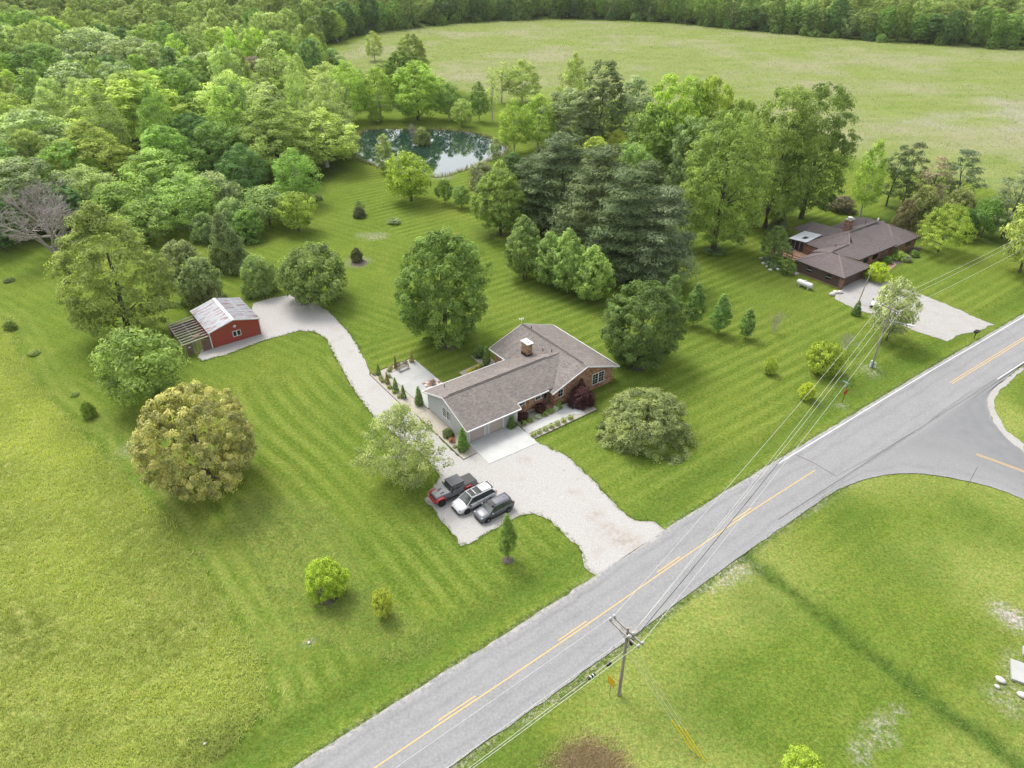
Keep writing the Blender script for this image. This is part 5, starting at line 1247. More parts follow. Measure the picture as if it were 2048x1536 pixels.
def patio_things():
    def loc(o, u, v, rz=0.0): p = hw(u, v); o.location = (p[0], p[1], .06); o.rotation_euler = (0, 0, HA + rz)
    def bench(label, cols=M['wood']):
        e = empty('garden_bench', label=label, cat='bench')
        for k in range(4): m = MB(); m.box(-.85, .85, -.24 + k * .13, -.13 + k * .13, .42, .46); m.build('slat', M['wood'], e)
        for k in range(3): m = MB(); m.box(-.85, .85, .28 + k * .03, .31 + k * .03, .55 + k * .16, .66 + k * .16); m.build('slat', M['wood'], e)
        for x in (-.78, .78):
            for y in (-.22, .26): m = MB(); m.box(x - .04, x + .04, y - .04, y + .04, 0, .62 if y < 0 else .98); m.build('leg', M['wood'], e)
            m = MB(); m.box(x - .045, x + .045, -.26, .28, .62, .66); m.build('armrest', M['wood'], e)
        return e
    loc(bench('weathered wooden bench on the patio beside the thin brown conifer'), 1.5, 19.4, .12)
    # fire ring set in a paved square
    sq = empty('paved_square', label='square of stone pavers set into the patio edge by the roof', cat='paving')
    loc(sq, 3.0, 13.9)
    rs = random.Random(2)
    for i in range(5):
        for j in range(4): m = MB(); m.box(-1.2 + i * .48, -.75 + i * .48, -.9 + j * .45, -.48 + j * .45, -.02, .02 + .01 * rs.random()); m.build('paver', M['paver'] if rs.random() < .5 else M['stone'], sq)
    c = empty('firewood_rack', label='small dark wooden stand on the paved square behind the garage', cat='stand'); loc(c, 2.9, 13.6)
    for x in (-.35, .35):
        for y in (-.25, .25): m = MB(); m.tube([(x, y, 0), (x * .3, y * .3, .8)], .035, 6); m.build('leg', M['wood_brown'], c)
    m = MB(); m.box(-.3, .3, -.25, .25, .4, .46); m.build('shelf', M['wood_brown'], c)
    f = empty('fire_bowl', label='black metal fire bowl on the pebbles behind the house', cat='fire bowl'); loc(f, 12.0, 15.7)
    m = MB(); m.lathe([(.2, .18), (.45, .3), (.52, .48), (.48, .48), (.4, .33), (.05, .25)], 18); m.build('bowl', M['black_metal'], f)
    for k in range(3):
        a = k * 2.09; m = MB(); m.tube([(.3 * math.cos(a), .3 * math.sin(a), .3), (.42 * math.cos(a), .42 * math.sin(a), 0)], .03, 6); m.build('leg', M['black_metal'], f)
    l = empty('garden_lantern', label='dark lantern on a stake beside the apron corner', cat='lantern'); loc(l, 7.0, -1.3)
    m = MB(); m.tube([(0, 0, 0), (0, 0, .55)], .03, 6); m.build('stake', M['black_metal'], l)
    m = MB(); m.lathe([(.08, .5), (.14, .55), (.14, .8), (.04, .92)], 8); m.build('lamp_head', M['black_metal'], l)
patio_things()

# ------------------------------------------------------------------ red barn
def barn():
    o, az = (-44.56, 91.16), math.radians(37.1)
    b = empty('red_barn', o, az, label='small red metal barn with rusty silver roof beside the gravel', cat='barn')
    W, D, EZ, PZ = 7.45, 8.55, 2.72, 3.72
    rs = random.Random(8)
    # front and rear gable panels, side panels: each sheet a piece
    def wall_panels(n, p0, p1, top, nrm):
        d = Vector((p1[0] - p0[0], p1[1] - p0[1], 0)); L = d.length; u = d / L; nr = Vector((*nrm, 0))
        for k in range(n):
            m = MB(); a0, a1 = L * k / n, L * (k + 1) / n - .004
            P0, P1 = Vector((*p0, 0)) + u * a0, Vector((*p0, 0)) + u * a1
            z0, z1 = top(a0 / L), top(a1 / L); zm = top((a0 + a1) / 2 / L)
            f = [P0, P1, P1 + Vector((0, 0, z1)), (P0 + P1) / 2 + Vector((0, 0, zm)), P0 + Vector((0, 0, z0))]; q = [p - nr * .05 for p in f]
            m.add(f + q, [(0, 1, 2, 3, 4), (9, 8, 7, 6, 5)] + [(i, i + 5, (i + 1) % 5 + 5, (i + 1) % 5) for i in range(5)])
            for j in range(1, 4):                       # ribs
                r = Vector((*p0, 0)) + u * (a0 + (a1 - a0) * j / 4 - .02); t = top((a0 + (a1 - a0) * j / 4) / L) - .03
                m.add([r, r + u * .04, r + u * .04 + nr * .025, r + nr * .025] + [x + Vector((0, 0, t)) for x in (r, r + u * .04, r + u * .04 + nr * .025, r + nr * .025)], [(3, 2, 1, 0), (4, 5, 6, 7), (0, 1, 5, 4), (1, 2, 6, 5), (2, 3, 7, 6), (3, 0, 4, 7)])
            m.build('wall_panel', M['barn_red'], b)
    gt = lambda t: EZ + (PZ - EZ) * (1 - abs(2 * t - 1)) - .06
    wall_panels(8, (0, 0), (W, 0), gt, (0, -1)); wall_panels(8, (W, D), (0, D), gt, (0, 1))
    wall_panels(9, (0, D), (0, 0), lambda t: EZ - .05, (-1, 0)); wall_panels(9, (W, 0), (W, D), lambda t: EZ - .05, (1, 0))
    rf = empty('roof'); rf.parent = b
    for sgn in (0, 1):
        n = 10
        for k in range(n):
            y0, y1 = -.15 + (D + .3) * k / n, -.15 + (D + .3) * (k + 1) / n - .005
            x0, x1 = (-.18, W / 2) if sgn == 0 else (W / 2, W + .18)
            zz = lambda x: EZ + (PZ - EZ) * (1 - abs(2 * x / W - 1)) + .02
            m = MB(); m.slab([(x0, y0, zz(x0)), (x1, y0, zz(x1)), (x1, y1, zz(x1)), (x0, y1, zz(x0))], .04)
            for j in (0.04, .33, .66):
                y = y0 + (y1 - y0) * j; m.slab([(x0, y, zz(x0) + .03), (x1, y, zz(x1) + .03), (x1, y + .045, zz(x1) + .03), (x0, y + .045, zz(x0) + .03)], .03)
            m.build('roof_panel', M['barn_roof'], rf)
    m = MB(); m.slab([(W / 2 - .24, -.17, PZ - .02), (W / 2, -.17, PZ + .06), (W / 2, D + .17, PZ + .06), (W / 2 - .24, D + .17, PZ - .02)], .02); m.slab([(W / 2 + .24, -.17, PZ - .02), (W / 2, -.17, PZ + .06), (W / 2, D + .17, PZ + .06), (W / 2 + .24, D + .17, PZ - .02)], .02); m.build('ridge_cap', M['skylight'], rf)
    m = MB()
    for a, c in (((-.2, -.19, EZ - .17), (W / 2, -.19, PZ - .12)), ((W / 2, -.19, PZ - .12), (W + .2, -.19, EZ - .17))): beam(m, a, c, .05, .16)
    for x in (0.0, W): m.box(x - .07, x + .07, -.075, -.03, 0, EZ - .1)
    m.box(-.08, -.055, -.03, .1, 0, EZ - .1)
    m.build('trim', M['white'], b)
    window_on(b, (3.85, -.03), (1, 0), 1.25, .95, 1.35, (0, -1), 1, 1, 2)
    m = MB(); m.lathe([(.24, -.09), (.24, -.05), (.1, -.03)], 8, (3.75, 0, 2.55), 'y'); m.build('vent', M['white'], b)
    # open lean-to frame with rafters
    p = empty('lean_to', o, az, label='open wooden frame of rafters leaning on the red barn', cat='lean-to')
    for k in range(10):
        y = .05 + k * .85; m = MB(); beam(m, (-4.0, y, 1.85 + rs.uniform(-.03, .03)), (-.12, y + rs.uniform(-.05, .05), 2.1), .10, .13); m.build('rafter', M['rafter'], p)
    for x in (-3.85, -2.0):
        m = MB(); beam(m, (x, -.1, 1.72 if x < -3 else 1.83), (x, 8.0, 1.72 if x < -3 else 1.83), .09, .14); m.build('beam', M['wood'], p)
        for y in (0, 2.6, 5.2, 7.9): m = MB(); m.box(x - .05, x + .05, y - .05, y + .05, 0, 1.75); m.build('post', M['wood'], p)
    for k in range(5):
        m = MB(); m.box(-1.35, -.1, -.04, .0, .02 + k * .36, .36 + k * .36); m.build('board', M['wood_brown'], p)
        m = MB(); m.box(-3.55, -2.65, -.04, .0, .02 + k * .36, .36 + k * .36); m.build('board', M['wood_brown'], p)
    g = empty('gate'); g.parent = p
    m = MB(); m.box(-2.6, -2.52, -.06, 0, .05, 1.8); m.box(-1.48, -1.4, -.06, 0, .05, 1.8); m.box(-2.6, -1.4, -.061, 0.001, .05, .14); m.box(-2.6, -1.4, -.061, .001, 1.72, 1.8); m.build('frame', M['wood'], g)
    m = MB()
    for k in range(8): m.box(-2.5 + k * .125, -2.49 + k * .125, -.035, -.03, .14, 1.72)
    m.build('mesh_wires', M['steel'], g, kind='stuff')
    m = MB(); m.box(-3.3, -2.95, -.055, -.041, 1.25, 1.4); m.build('sign_plate', M['white'], p)
    m = MB(); m.obox((-1.6, 1.0, 2.22), 1.0, .7, .03, .3); s = m.build('loose_board', M['wood_brown'], None, label='loose brown board lying on the rafters beside the barn', cat='board'); s.location = (*o, 0); s.rotation_euler = (0, 0, az)
    for k in range(2):
        m = MB(); m.box(-3.85 + k * 1.9, -2.0 + k * 1.9, 7.9, 7.96, .0, 1.6); m.build('back_board', M['wood_brown'], p)
    c = empty('wooden_cart', (*hw(-28.3, 44.0)[:2],), .7); bpy.data.objects.remove(c)
    # low wooden box beside the drive
    q = G(618, 603); t = empty('timber_planter', q, .5, label='low dark wooden trough at the far edge of the gravel turnaround', cat='trough')
    for s in (-1, 1): m = MB(); m.box(-1.0, 1.0, s * .3 - .04, s * .3 + .04, 0, .4); m.build('side', M['wood_brown'], t)
    for s in (-1, 1): m = MB(); m.box(s * .96 - .04, s * .96 + .04, -.26, .26, 0, .4); m.build('end', M['wood_brown'], t)
barn()

# ------------------------------------------------------------------ brown house next door
def brown_house():
    o = (56.65, 111.27); h = empty('brown_house', o, HA, label='brown hip roofed house with brick walls and attached garage', cat='house')
    E = 2.25
    def quad(m, *p): m.slab(list(p), .10)
    # garage wing
    gx0, gx1, gy0, gy1, px, py0, py1, pz = -.35, 8.1, -.35, 9.3, 4.1, 4.0, 5.5, 3.95
    m = MB()
    quad(m, (gx0, gy0, E), (gx1, gy0, E), (px, py0, pz)); quad(m, (gx0, gy1, E), (gx0, gy0, E), (px, py0, pz), (px, py1, pz))
    quad(m, (gx1, gy0, E), (gx1, gy1 - 3, E), (px, py1, pz), (px, py0, pz)); quad(m, (gx1, gy1, E), (gx0, gy1, E), (px, py1, pz))
    # middle part
    quad(m, (px, 5.5, pz), (12, 5.6, pz - .02), (12, 2.0, 2.72), (px + 3.6, 2.0, 2.72)); quad(m, (px, 5.5, pz), (px + 1, 9.8, E + .05), (12.6, 9.8, E + .05), (12.6, 5.6, pz))
    # main hip
    mz, my = 4.85, 7.75
    quad(m, (7.6, 2.0, 2.62), (20.2, 2.0, 2.62), (24.4, my, mz - .2), (12.8, my, mz)); quad(m, (7.6, 13.2, E), (7.6, 9.4, E), (9.9, 5.6, 3.86), (12.8, my, mz))
    quad(m, (26, 13.2, E), (7.6, 13.2, E), (12.8, my, mz), (22.6, my, mz))
    # right wing
    wx0, wx1, wz, cx = 19.4, 28.7, 4.35, 24.05
    quad(m, (wx0, 1.8, E + .12), (wx1, 1.8, E + .12), (cx, 6.5, wz)); quad(m, (wx0, 1.8, E + .12), (cx, 6.5, wz), (cx, 10.6, wz), (wx0, 15.2, E)); quad(m, (wx1, 1.8, E + .12), (wx1, 15.2, E), (cx, 10.6, wz), (cx, 6.5, wz)); quad(m, (wx1, 15.2, E), (wx0, 15.2, E), (cx, 10.6, wz))
    # rear wing
    quad(m, (12.2, 12.4, 2.7), (12.2, 19.0, 2.25), (15.4, 16.6, 3.5), (15.4, 10.0, 3.7)); quad(m, (18.6, 12.4, 2.7), (18.6, 19.0, 2.25), (15.4, 16.6, 3.5), (15.4, 10.0, 3.7)); quad(m, (12.2, 19.0, 2.25), (18.6, 19.0, 2.25), (15.4, 16.6, 3.5))
    rf = m.build('roof', M['shingle2'], h)
    for a, c in (((px + .6, 5.5, pz), (9.6, 5.6, pz - .02)), ((px, py0 + .2, pz), (px, py1 - .1, pz)), ((13.0, my, mz), (21.9, my, mz - .02))):
        mm = MB(); beam(mm, (a[0], a[1], a[2] - .01), (c[0], c[1], c[2] - .01), .28, .07); mm.build('ridge_vent', M['dark_trim'], rf)
    hips = [((gx0, gy0, E), (px, py0, pz)), ((gx0, gy1, E), (px, py1, pz)), ((gx1, gy0, E), (px, py0, pz)), ((9.9, 5.6, 3.86), (12.8, my, mz)), ((7.6, 13.2, E), (12.8, my, mz)), ((wx0, 1.8, E + .12), (cx, 6.5, wz)), ((wx1, 1.8, E + .12), (cx, 6.5, wz))]
    hc = plain('hip_cap', (.235, .185, .175), .9)
    for a, c in hips: mm = MB(); beam(mm, (a[0], a[1], a[2] - .015), (c[0], c[1], c[2] - .015), .30, .045); mm.build('hip_cap', hc, rf)
    mm = MB()
    for a, c in (((gx0, gy1, 0), (gx0, gy0, 0)), ((gx0, gy0, 0), (gx1, gy0, 0)), ((7.6, 2.0, .4), (20, 2.0, .4)), ((wx0, 1.8, .12), (wx1, 1.8, .12)), ((7.6, 9.5, 0), (7.6, 13.2, 0))): beam(mm, (a[0], a[1], E - .20 + a[2]), (c[0], c[1], E - .20 + c[2]), .06, .13)
    mm.build('fascia', M['dark_trim'], rf)
    # walls
    mm = MB(); mm.box(0, .12, .5, 9.0, .0, E - .05); mm.box(0, 7.8, 8.88, 9.0, 0, E - .05); mm.build('garage_wall', M['brown_siding'], h)
    mm = MB()
    for k in range(16): mm.box(-.02, .0, .55 + k * .53, .57 + k * .53, .1, E - .1)
    mm.build('batten', M['dark_trim'], h, kind='stuff')
    mm = MB(); mm.box(-.1, -.005, .4, 9.05, 0, .12); mm.build('foundation', M['tan'], h)
    mm = MB(); mm.box(-.03, .75, 0, .5, 0, E - .06); mm.box(6.9, 7.8, 0, .6, 0, E - .06); mm.build('brick_pier', M['brick2'], h)
    mm = MB(); mm.box(.75, 6.9, .25, .4, 1.95, E - .04); mm.build('lintel', M['brown_siding'], h)
    d = empty('garage_door'); d.parent = h
    for k in range(4): mm = MB(); mm.box(.75, 6.9, .28, .33, .01 + k * .485, .48 + k * .485); mm.build('panel', M['brown_siding'], d)
    mm = MB(); mm.box(7.7, 20.4, 3.0, 3.15, 0, 2.6); mm.box(7.7, 7.82, 3.0, 13.0, 0, 2.2); mm.box(7.7, 28, 12.85, 13.0, 0, 2.2); mm.build('front_wall', M['brick2'], h)
    mm = MB(); mm.box(19.8, 28.2, 2.3, 2.45, 0, E + .1); mm.box(19.8, 19.95, 2.45, 3.0, 0, E); mm.box(28.05, 28.2, 2.45, 14.6, 0, E); mm.build('side_wall', M['brick2'], h)
    for (x, w, hh, z) in ((9.0, 1.2, 1.3, 1.5), (12.2, 1.6, 1.6, 1.4), (15.3, 1.6, 1.6, 1.4)):
        mm = MB(); mm.box(x - w / 2, x + w / 2, 2.95, 2.999, z - hh / 2, z + hh / 2); f = mm.build('window', M['dark_trim'], h)
        mm = MB(); mm.box(x - w / 2 + .08, x - .03, 2.93, 2.949, z - hh / 2 + .08, z + hh / 2 - .08); mm.build('pane', M['glass'], f); mm = MB(); mm.box(x + .03, x + w / 2 - .08, 2.93, 2.949, z - hh / 2 + .08, z + hh / 2 - .08); mm.build('pane', M['glass'], f)
    mm = MB(); mm.box(17.6, 18.6, 2.94, 2.998, 0, 2.1); mm.build('front_door', M['wood_brown'], h)
    mm = MB(); mm.box(24.6, 26.2, 2.24, 2.299, 1.1, 1.9); f = mm.build('window', M['dark_trim'], h); mm = MB(); mm.box(24.7, 26.1, 2.22, 2.239, 1.2, 1.8); mm.build('pane', M['glass'], f)
    for y in (2.6, 6.4):
        mm = MB(); mm.box(-.06, -.021, y - .5, y + .5, .85, 1.75); f = mm.build('window', M['dark_trim'], h)
        for z0 in (.92, 1.34): mm = MB(); mm.box(-.075, -.061, y - .42, y + .42, z0, z0 + .36); mm.build('pane', M['glass'], f)
        mm = MB(); mm.box(-.09, -.061, y - .48, y + .48, 1.285, 1.335); mm.build('sash_bar', M['white'], f)
    # chimney, dish
    mm = MB(); mm.box(15.6, 17.0, 9.6, 10.6, 3.2, 5.9); c = mm.build('chimney', M['brick2'], rf)
    mm = MB(); mm.box(15.5, 17.1, 9.5, 10.7, 5.9, 6.0); mm.build('chimney_cap', M['concrete_old'], c); mm = MB(); mm.lathe([(.2, 6.0), (.2, 6.25), (.55, 6.3), (.3, 6.4)], 10, (16.3, 10.1, 0)); mm.build('flue', M['white'], c)
    mm = MB(); mm.lathe([(.02, 0), (.22, .05), (.40, .16), (.38, .17), (.2, .07)], 14, (22.2, 7.6, 5.25), 'y'); mm.tube([(22.2, 7.7, 4.7), (22.2, 7.65, 5.2)], .03, 6); mm.build('satellite_dish', M['white'], rf)
    for q in ((21.5, 9.6, 4.3), (8.6, 7.4, 3.3)): mm = MB(); mm.tube([(q[0], q[1], q[2] - .4), (q[0], q[1], q[2] + .4)], .06, 6); mm.build('vent_pipe', M['dark_trim'], rf)
    # sunroom with white panel roof
    s = empty('sunroom', o, HA, label='glazed sunroom with white panel roof behind the brown house', cat='sunroom')
    for k in range(6):
        y0 = 12.6 + k * .62; mm = MB(); mm.slab([(7.4, y0, 2.62 - .06 * k), (12.3, y0, 2.95 - .06 * k), (12.3, y0 + .6, 2.95 - .06 * (k + 1)), (7.4, y0 + .6, 2.62 - .06 * (k + 1))], .07); mm.build('roof_panel', M['skylight'], s)
    for q in (8.6, 11.2): mm = MB(); mm.slab([(q, 13.6, 2.75), (q + 1.0, 13.6, 2.82), (q + 1.0, 14.3, 2.75), (q, 14.3, 2.68)], .04); mm.build('skylight', M['black'], s)
    for k in range(4):
        y = 12.9 + k * .95; mm = MB(); mm.box(7.55, 7.6, y + .06, y + .9, .5, 2.2); mm.build('pane', M['glass'], s)
        mm = MB(); mm.box(7.5, 7.62, y - .04, y + .05, .3, 2.3); mm.build('post', M['tan'], s)
    mm = MB(); mm.box(7.52, 12, 12.9, 16.2, .0, .3); mm.build('floor', M['deck'], s)
    # deck
    d = empty('wooden_deck', o, HA, label='raised wooden deck with red brown railing beside the brown house', cat='deck')
    for k in range(12): mm = MB(); mm.box(3.2 + k * .36, 3.53 + k * .36, 9.9, 16.6, .30, .36); mm.build('plank', M['deck'], d)
    for x, y in ((3.2, 9.9), (3.2, 12.2), (3.2, 14.4), (3.2, 16.6), (5.4, 16.6), (7.4, 16.6), (5.2, 9.9)): mm = MB(); mm.box(x - .06, x + .06, y - .06, y + .06, 0, 1.3); mm.build('post', M['rail'], d)
    for z in (.75, 1.18):
        mm = MB(); beam(mm, (3.2, 9.9, z), (3.2, 16.6, z), .07, .1); mm.build('rail', M['rail'], d); mm = MB(); beam(mm, (3.2, 16.6, z), (7.4, 16.6, z), .07, .1); mm.build('rail', M['rail'], d)
    def chair(x, y, rz, lab):
        q = Vector((x, y, 0)); q.rotate(Matrix.Rotation(HA, 3, 'Z')); e = empty('deck_chair', (o[0] + q.x, o[1] + q.y, .36), HA + rz, label=lab, cat='chair', group='blue chairs on the deck')
        mm = MB(); mm.box(-.3, .3, -.3, .3, .38, .46); mm.build('seat', M['blue'], e); mm = MB(); mm.box(-.3, .3, .24, .32, .46, 1.0); mm.build('backrest', M['blue'], e)
        for sx in (-.26, .26):
            for sy in (-.26, .26): mm = MB(); mm.box(sx - .025, sx + .025, sy - .025, sy + .025, 0, .38); mm.build('leg', M['black_metal'], e)
    chair(6.6, 15.0, .6, 'blue deck chair nearest the sunroom glass'); chair(5.6, 14.2, 2.4, 'blue deck chair nearest the railing')
    pv = MB(); pv.box(-1.4, -.15, 8.0, 11.4, 0, .05); q = pv.build('side_path', M['concrete_old'], None, kind='structure', label='concrete slab at the back corner of the brown garage'); q.location = (*o, 0); q.rotation_euler = (0, 0, HA)
    # mailbox-like lamp pier
    # propane tank
    t = empty('propane_tank', G(1608, 575), math.radians(-52), label='white horizontal propane tank on the lawn beside the brown garage', cat='tank')
    mm = MB(); pr = [(.02, -1.5), (.25, -1.46), (.42, -1.33), (.48, -1.12), (.48, 1.12), (.42, 1.33), (.25, 1.46), (.02, 1.5)]; mm.lathe(pr, 18, (0, 0, .72), 'x'); mm.build('vessel', M['tank'], t)
    mm = MB(); mm.lathe([(.16, 1.15), (.18, 1.32), (.05, 1.4)], 12); mm.build('valve_dome', M['tank'], t)
    for x in (-.85, .85): mm = MB(); mm.box(x - .1, x + .1, -.35, .35, 0, .42); mm.build('leg', M['tank'], t)
    # boulders of the rock bed and drive edge
    rs = random.Random(6)
    def rock(px, py, r, lab, group=None, name='boulder'):
        g = G(px, py); m = MB(); rings = []
        for i in range(5):
            th = .15 + i * .68 / 1.0 * .95; zz = math.cos(min(th, 2.4)); rr = math.sin(min(th, 2.4)); rings.append([(r * rr * (1 + rs.uniform(-.2, .2)) * math.cos(k * .785), r * rr * .75 * (1 + rs.uniform(-.2, .2)) * math.sin(k * .785), r * .55 * (zz + .5)) for k in range(8)])
        m.loft(rings[::-1], True, True); e = m.build(name, M['stone'], None, label=lab, cat='rock', group=group); e.location = (g[0], g[1], 0); e.rotation_euler = (0, 0, rs.uniform(0, 6)); return e
    for i, (x, y) in enumerate(((1529, 520), (1522, 518), (1526, 528), (1533, 534), (1540, 541), (1547, 535), (1555, 540))): rock(x, y, .35 + .15 * rs.random(), 'field stone in the rock bed beside the deck', 'stones of the rock bed')
    for i, (x, y) in enumerate(((1664, 590), (1671, 586), (1679, 586))): rock(x, y, .6, ['pale boulder at the left end of the driveway corner', 'middle boulder at the driveway corner', 'reddish boulder nearest the brown garage at the driveway corner'][i], 'boulders at the driveway corner')
    rock(2000, 1361, .42, 'long pale stone left of the slab at the right edge'); rock(1994, 1374, .24, 'small round pale stone below the long one at the right edge'); rock(2044, 1392, .4, 'white stone at the right edge below the slab')
    m = MB(); m.box(-.5, .5, -1.1, 1.1, 0, .25); s = m.build('stone_slab', M['concrete_old'], None, label='long flat concrete slab lying in the grass at the right edge', cat='slab'); s.location = (*G(2034, 1345), 0); s.rotation_euler = (0, 0, math.radians(-28))
    m = MB(); m.box(-.45, .45, -.5, .5, 0, .3); s = m.build('stone_slab', M['concrete_old'], None, label='second concrete slab behind the long one at the right edge', cat='slab'); s.location = (*G(2056, 1308), 0); s.rotation_euler = (0, 0, math.radians(-28))
    rock(618, 1286, .16, 'tiny white stone on the lawn below the lime shrub'); rock(410, 1488, .16, 'tiny white stone at the meadow corner near the bottom')
brown_house()
# ------------------------------------------------------------------ vehicles
def vehicle(name, label, loc, rz, L, Wd, stations, gh, paint, wheels, wr, ww, track, cladding=None, glass=None, rim='rim', category='car'):
    """stations: (x, sill_z, belt_z, deck_z, half_width) along the car, nose at +x; gh: greenhouse outline"""
    e = empty(name, loc, rz, label=label, cat=category)
    m = MB(); rings = []
    for x, s, b, d, w in stations:
        rings.append([(x, -w * .60, s), (x, -w * .94, s + .05), (x, -w, s + (b - s) * .45), (x, -w * .985, b - .05), (x, -w * .90, b), (x, -w * .5, d), (x, 0, d + .015), (x, w * .5, d), (x, w * .90, b), (x, w * .985, b - .05), (x, w, s + (b - s) * .45), (x, w * .94, s + .05), (x, w * .60, s)])
    m.loft(rings, True, True)
    body = m.build('body', M[paint], e)
    # greenhouse (glass) and roof
    m = MB(); rr = []
    for x, z, w in gh: rr.append((x, z, w))
    # gh: list of (x_bottom, x_top, z_bottom, z_top, w_bottom, w_top) front and rear
    return e, body
def ghouse(e, xb0, xt0, xt1, xb1, zb, zt, wb, wt, paint, pillars, glassm='car_glass'):
    """xb0/xt0 bottom and top of the windscreen, xt1/xb1 top and bottom of the tail glass"""
    B = [(xb0, -wb, zb), (xb1, -wb, zb), (xb1, wb, zb), (xb0, wb, zb)]; Tp = [(xt0, -wt, zt), (xt1, -wt, zt), (xt1, wt, zt), (xt0, wt, zt)]
    m = MB(); m.add(B + Tp, [(0, 1, 5, 4), (1, 2, 6, 5), (2, 3, 7, 6), (3, 0, 4, 7), (4, 5, 6, 7), (3, 2, 1, 0)]); g = m.build('glasshouse', M[glassm], e)
    # roof skin, gently crowned
    m = MB(); rings = []
    n = 7
    for k in range(n):
        t = k / (n - 1); x = xt0 + .06 + (xt1 - xt0 - .12) * t; cr = .05 * math.sin(math.pi * (.12 + .8 * t))
        rings.append([(x, -wt - .02, zt - .03), (x, -wt * .96, zt + .03 + cr * .6), (x, -wt * .5, zt + .05 + cr), (x, 0, zt + .06 + cr), (x, wt * .5, zt + .05 + cr), (x, wt * .96, zt + .03 + cr * .6), (x, wt + .02, zt - .03)])
    m.loft(rings, True, True); r = m.build('roof_panel', M[paint], e)
    m = MB()
    for s in (-1, 1):
        def pil(a, b, wd): m.tube([Vector(a), Vector(b)], wd, 6)
        pil((xb0, s * wb, zb), (xt0, s * wt, zt), .035); pil((xb1, s * wb, zb), (xt1, s * wt, zt), .055)
        pil((xt0, s * (wt + .01), zt), (xt1, s * (wt + .01), zt), .035)
    m.build('pillar', M[paint], e)
    for px, wd in pillars:
        for s in (-1, 1): m = MB(); m.tube([(px, s * (wb + .005), zb), (px - .04, s * (wt + .005), zt)], wd * .8, 6); m.build('door_pillar', M['black'], e)
    return g, r
def wheels_on(e, xs, track, r, w, rim, arch=True, archm='black'):
    for x in xs:
        for s in (-1, 1):
            we = empty('wheel', (x, s * track, r)); we.parent = e
            m = MB(); m.lathe([(r * .60, -w / 2), (r * .92, -w / 2), (r, -w * .36), (r, w * .36), (r * .92, w / 2), (r * .60, w / 2)], 24, (0, 0, 0), 'y'); m.build('tyre', M['rubber'], we)
            m = MB(); m.lathe([(r * .60, -w * .30), (r * .61, w * .34), (r * .2, w * .30)], 18, (0, 0, 0), 'y')
            for k in range(5):
                a = k * 1.2566; m.tube([(0, s * w * .38, 0), (r * .58 * math.cos(a), s * w * .42, r * .58 * math.sin(a))], .035, 5)
            m.build('rim', M[rim], we)
            if arch:
                m = MB(); pts = []; n = 12
                for k in range(n + 1):
                    a = math.pi * k / n; pts.append((x + (r + .075) * math.cos(a), r * .98 + (r + .075) * math.sin(a)))
                vs = []; fs = []
                for q in pts: vs += [(q[0], s * (track - .05), q[1]), (q[0], s * (track + w * .56), q[1])]
                for q in pts: qx = x + (q[0] - x) * 1.10; qz = r + (q[1] - r) * 1.10; vs += [(qx, s * (track - .05), qz), (qx, s * (track + w * .53), qz)]
                N2 = 2 * (n + 1)
                for k in range(n): a = 2 * k; fs += [(a, a + 1, a + 3, a + 2), (a + 1, a + N2 + 1, a + N2 + 3, a + 3), (N2 + a, N2 + a + 2, N2 + a + 3, N2 + a + 1)]
                m.add(vs, fs); m.build('wheel_arch', M[archm], e)
                m = MB(); m.lathe([(r + .06, -.02), (r + .06, .02)], 20, (x, s * (track + w * .30 - .12), r), 'y'); m.build('wheel_well', M['black'], e)
def at_wheel(fl, az, wb_half, track):     # centre of a car from its front left wheel
    ca, sa = math.cos(az), math.sin(az); return (fl[0] - wb_half * ca + track * sa, fl[1] - wb_half * sa - track * ca)
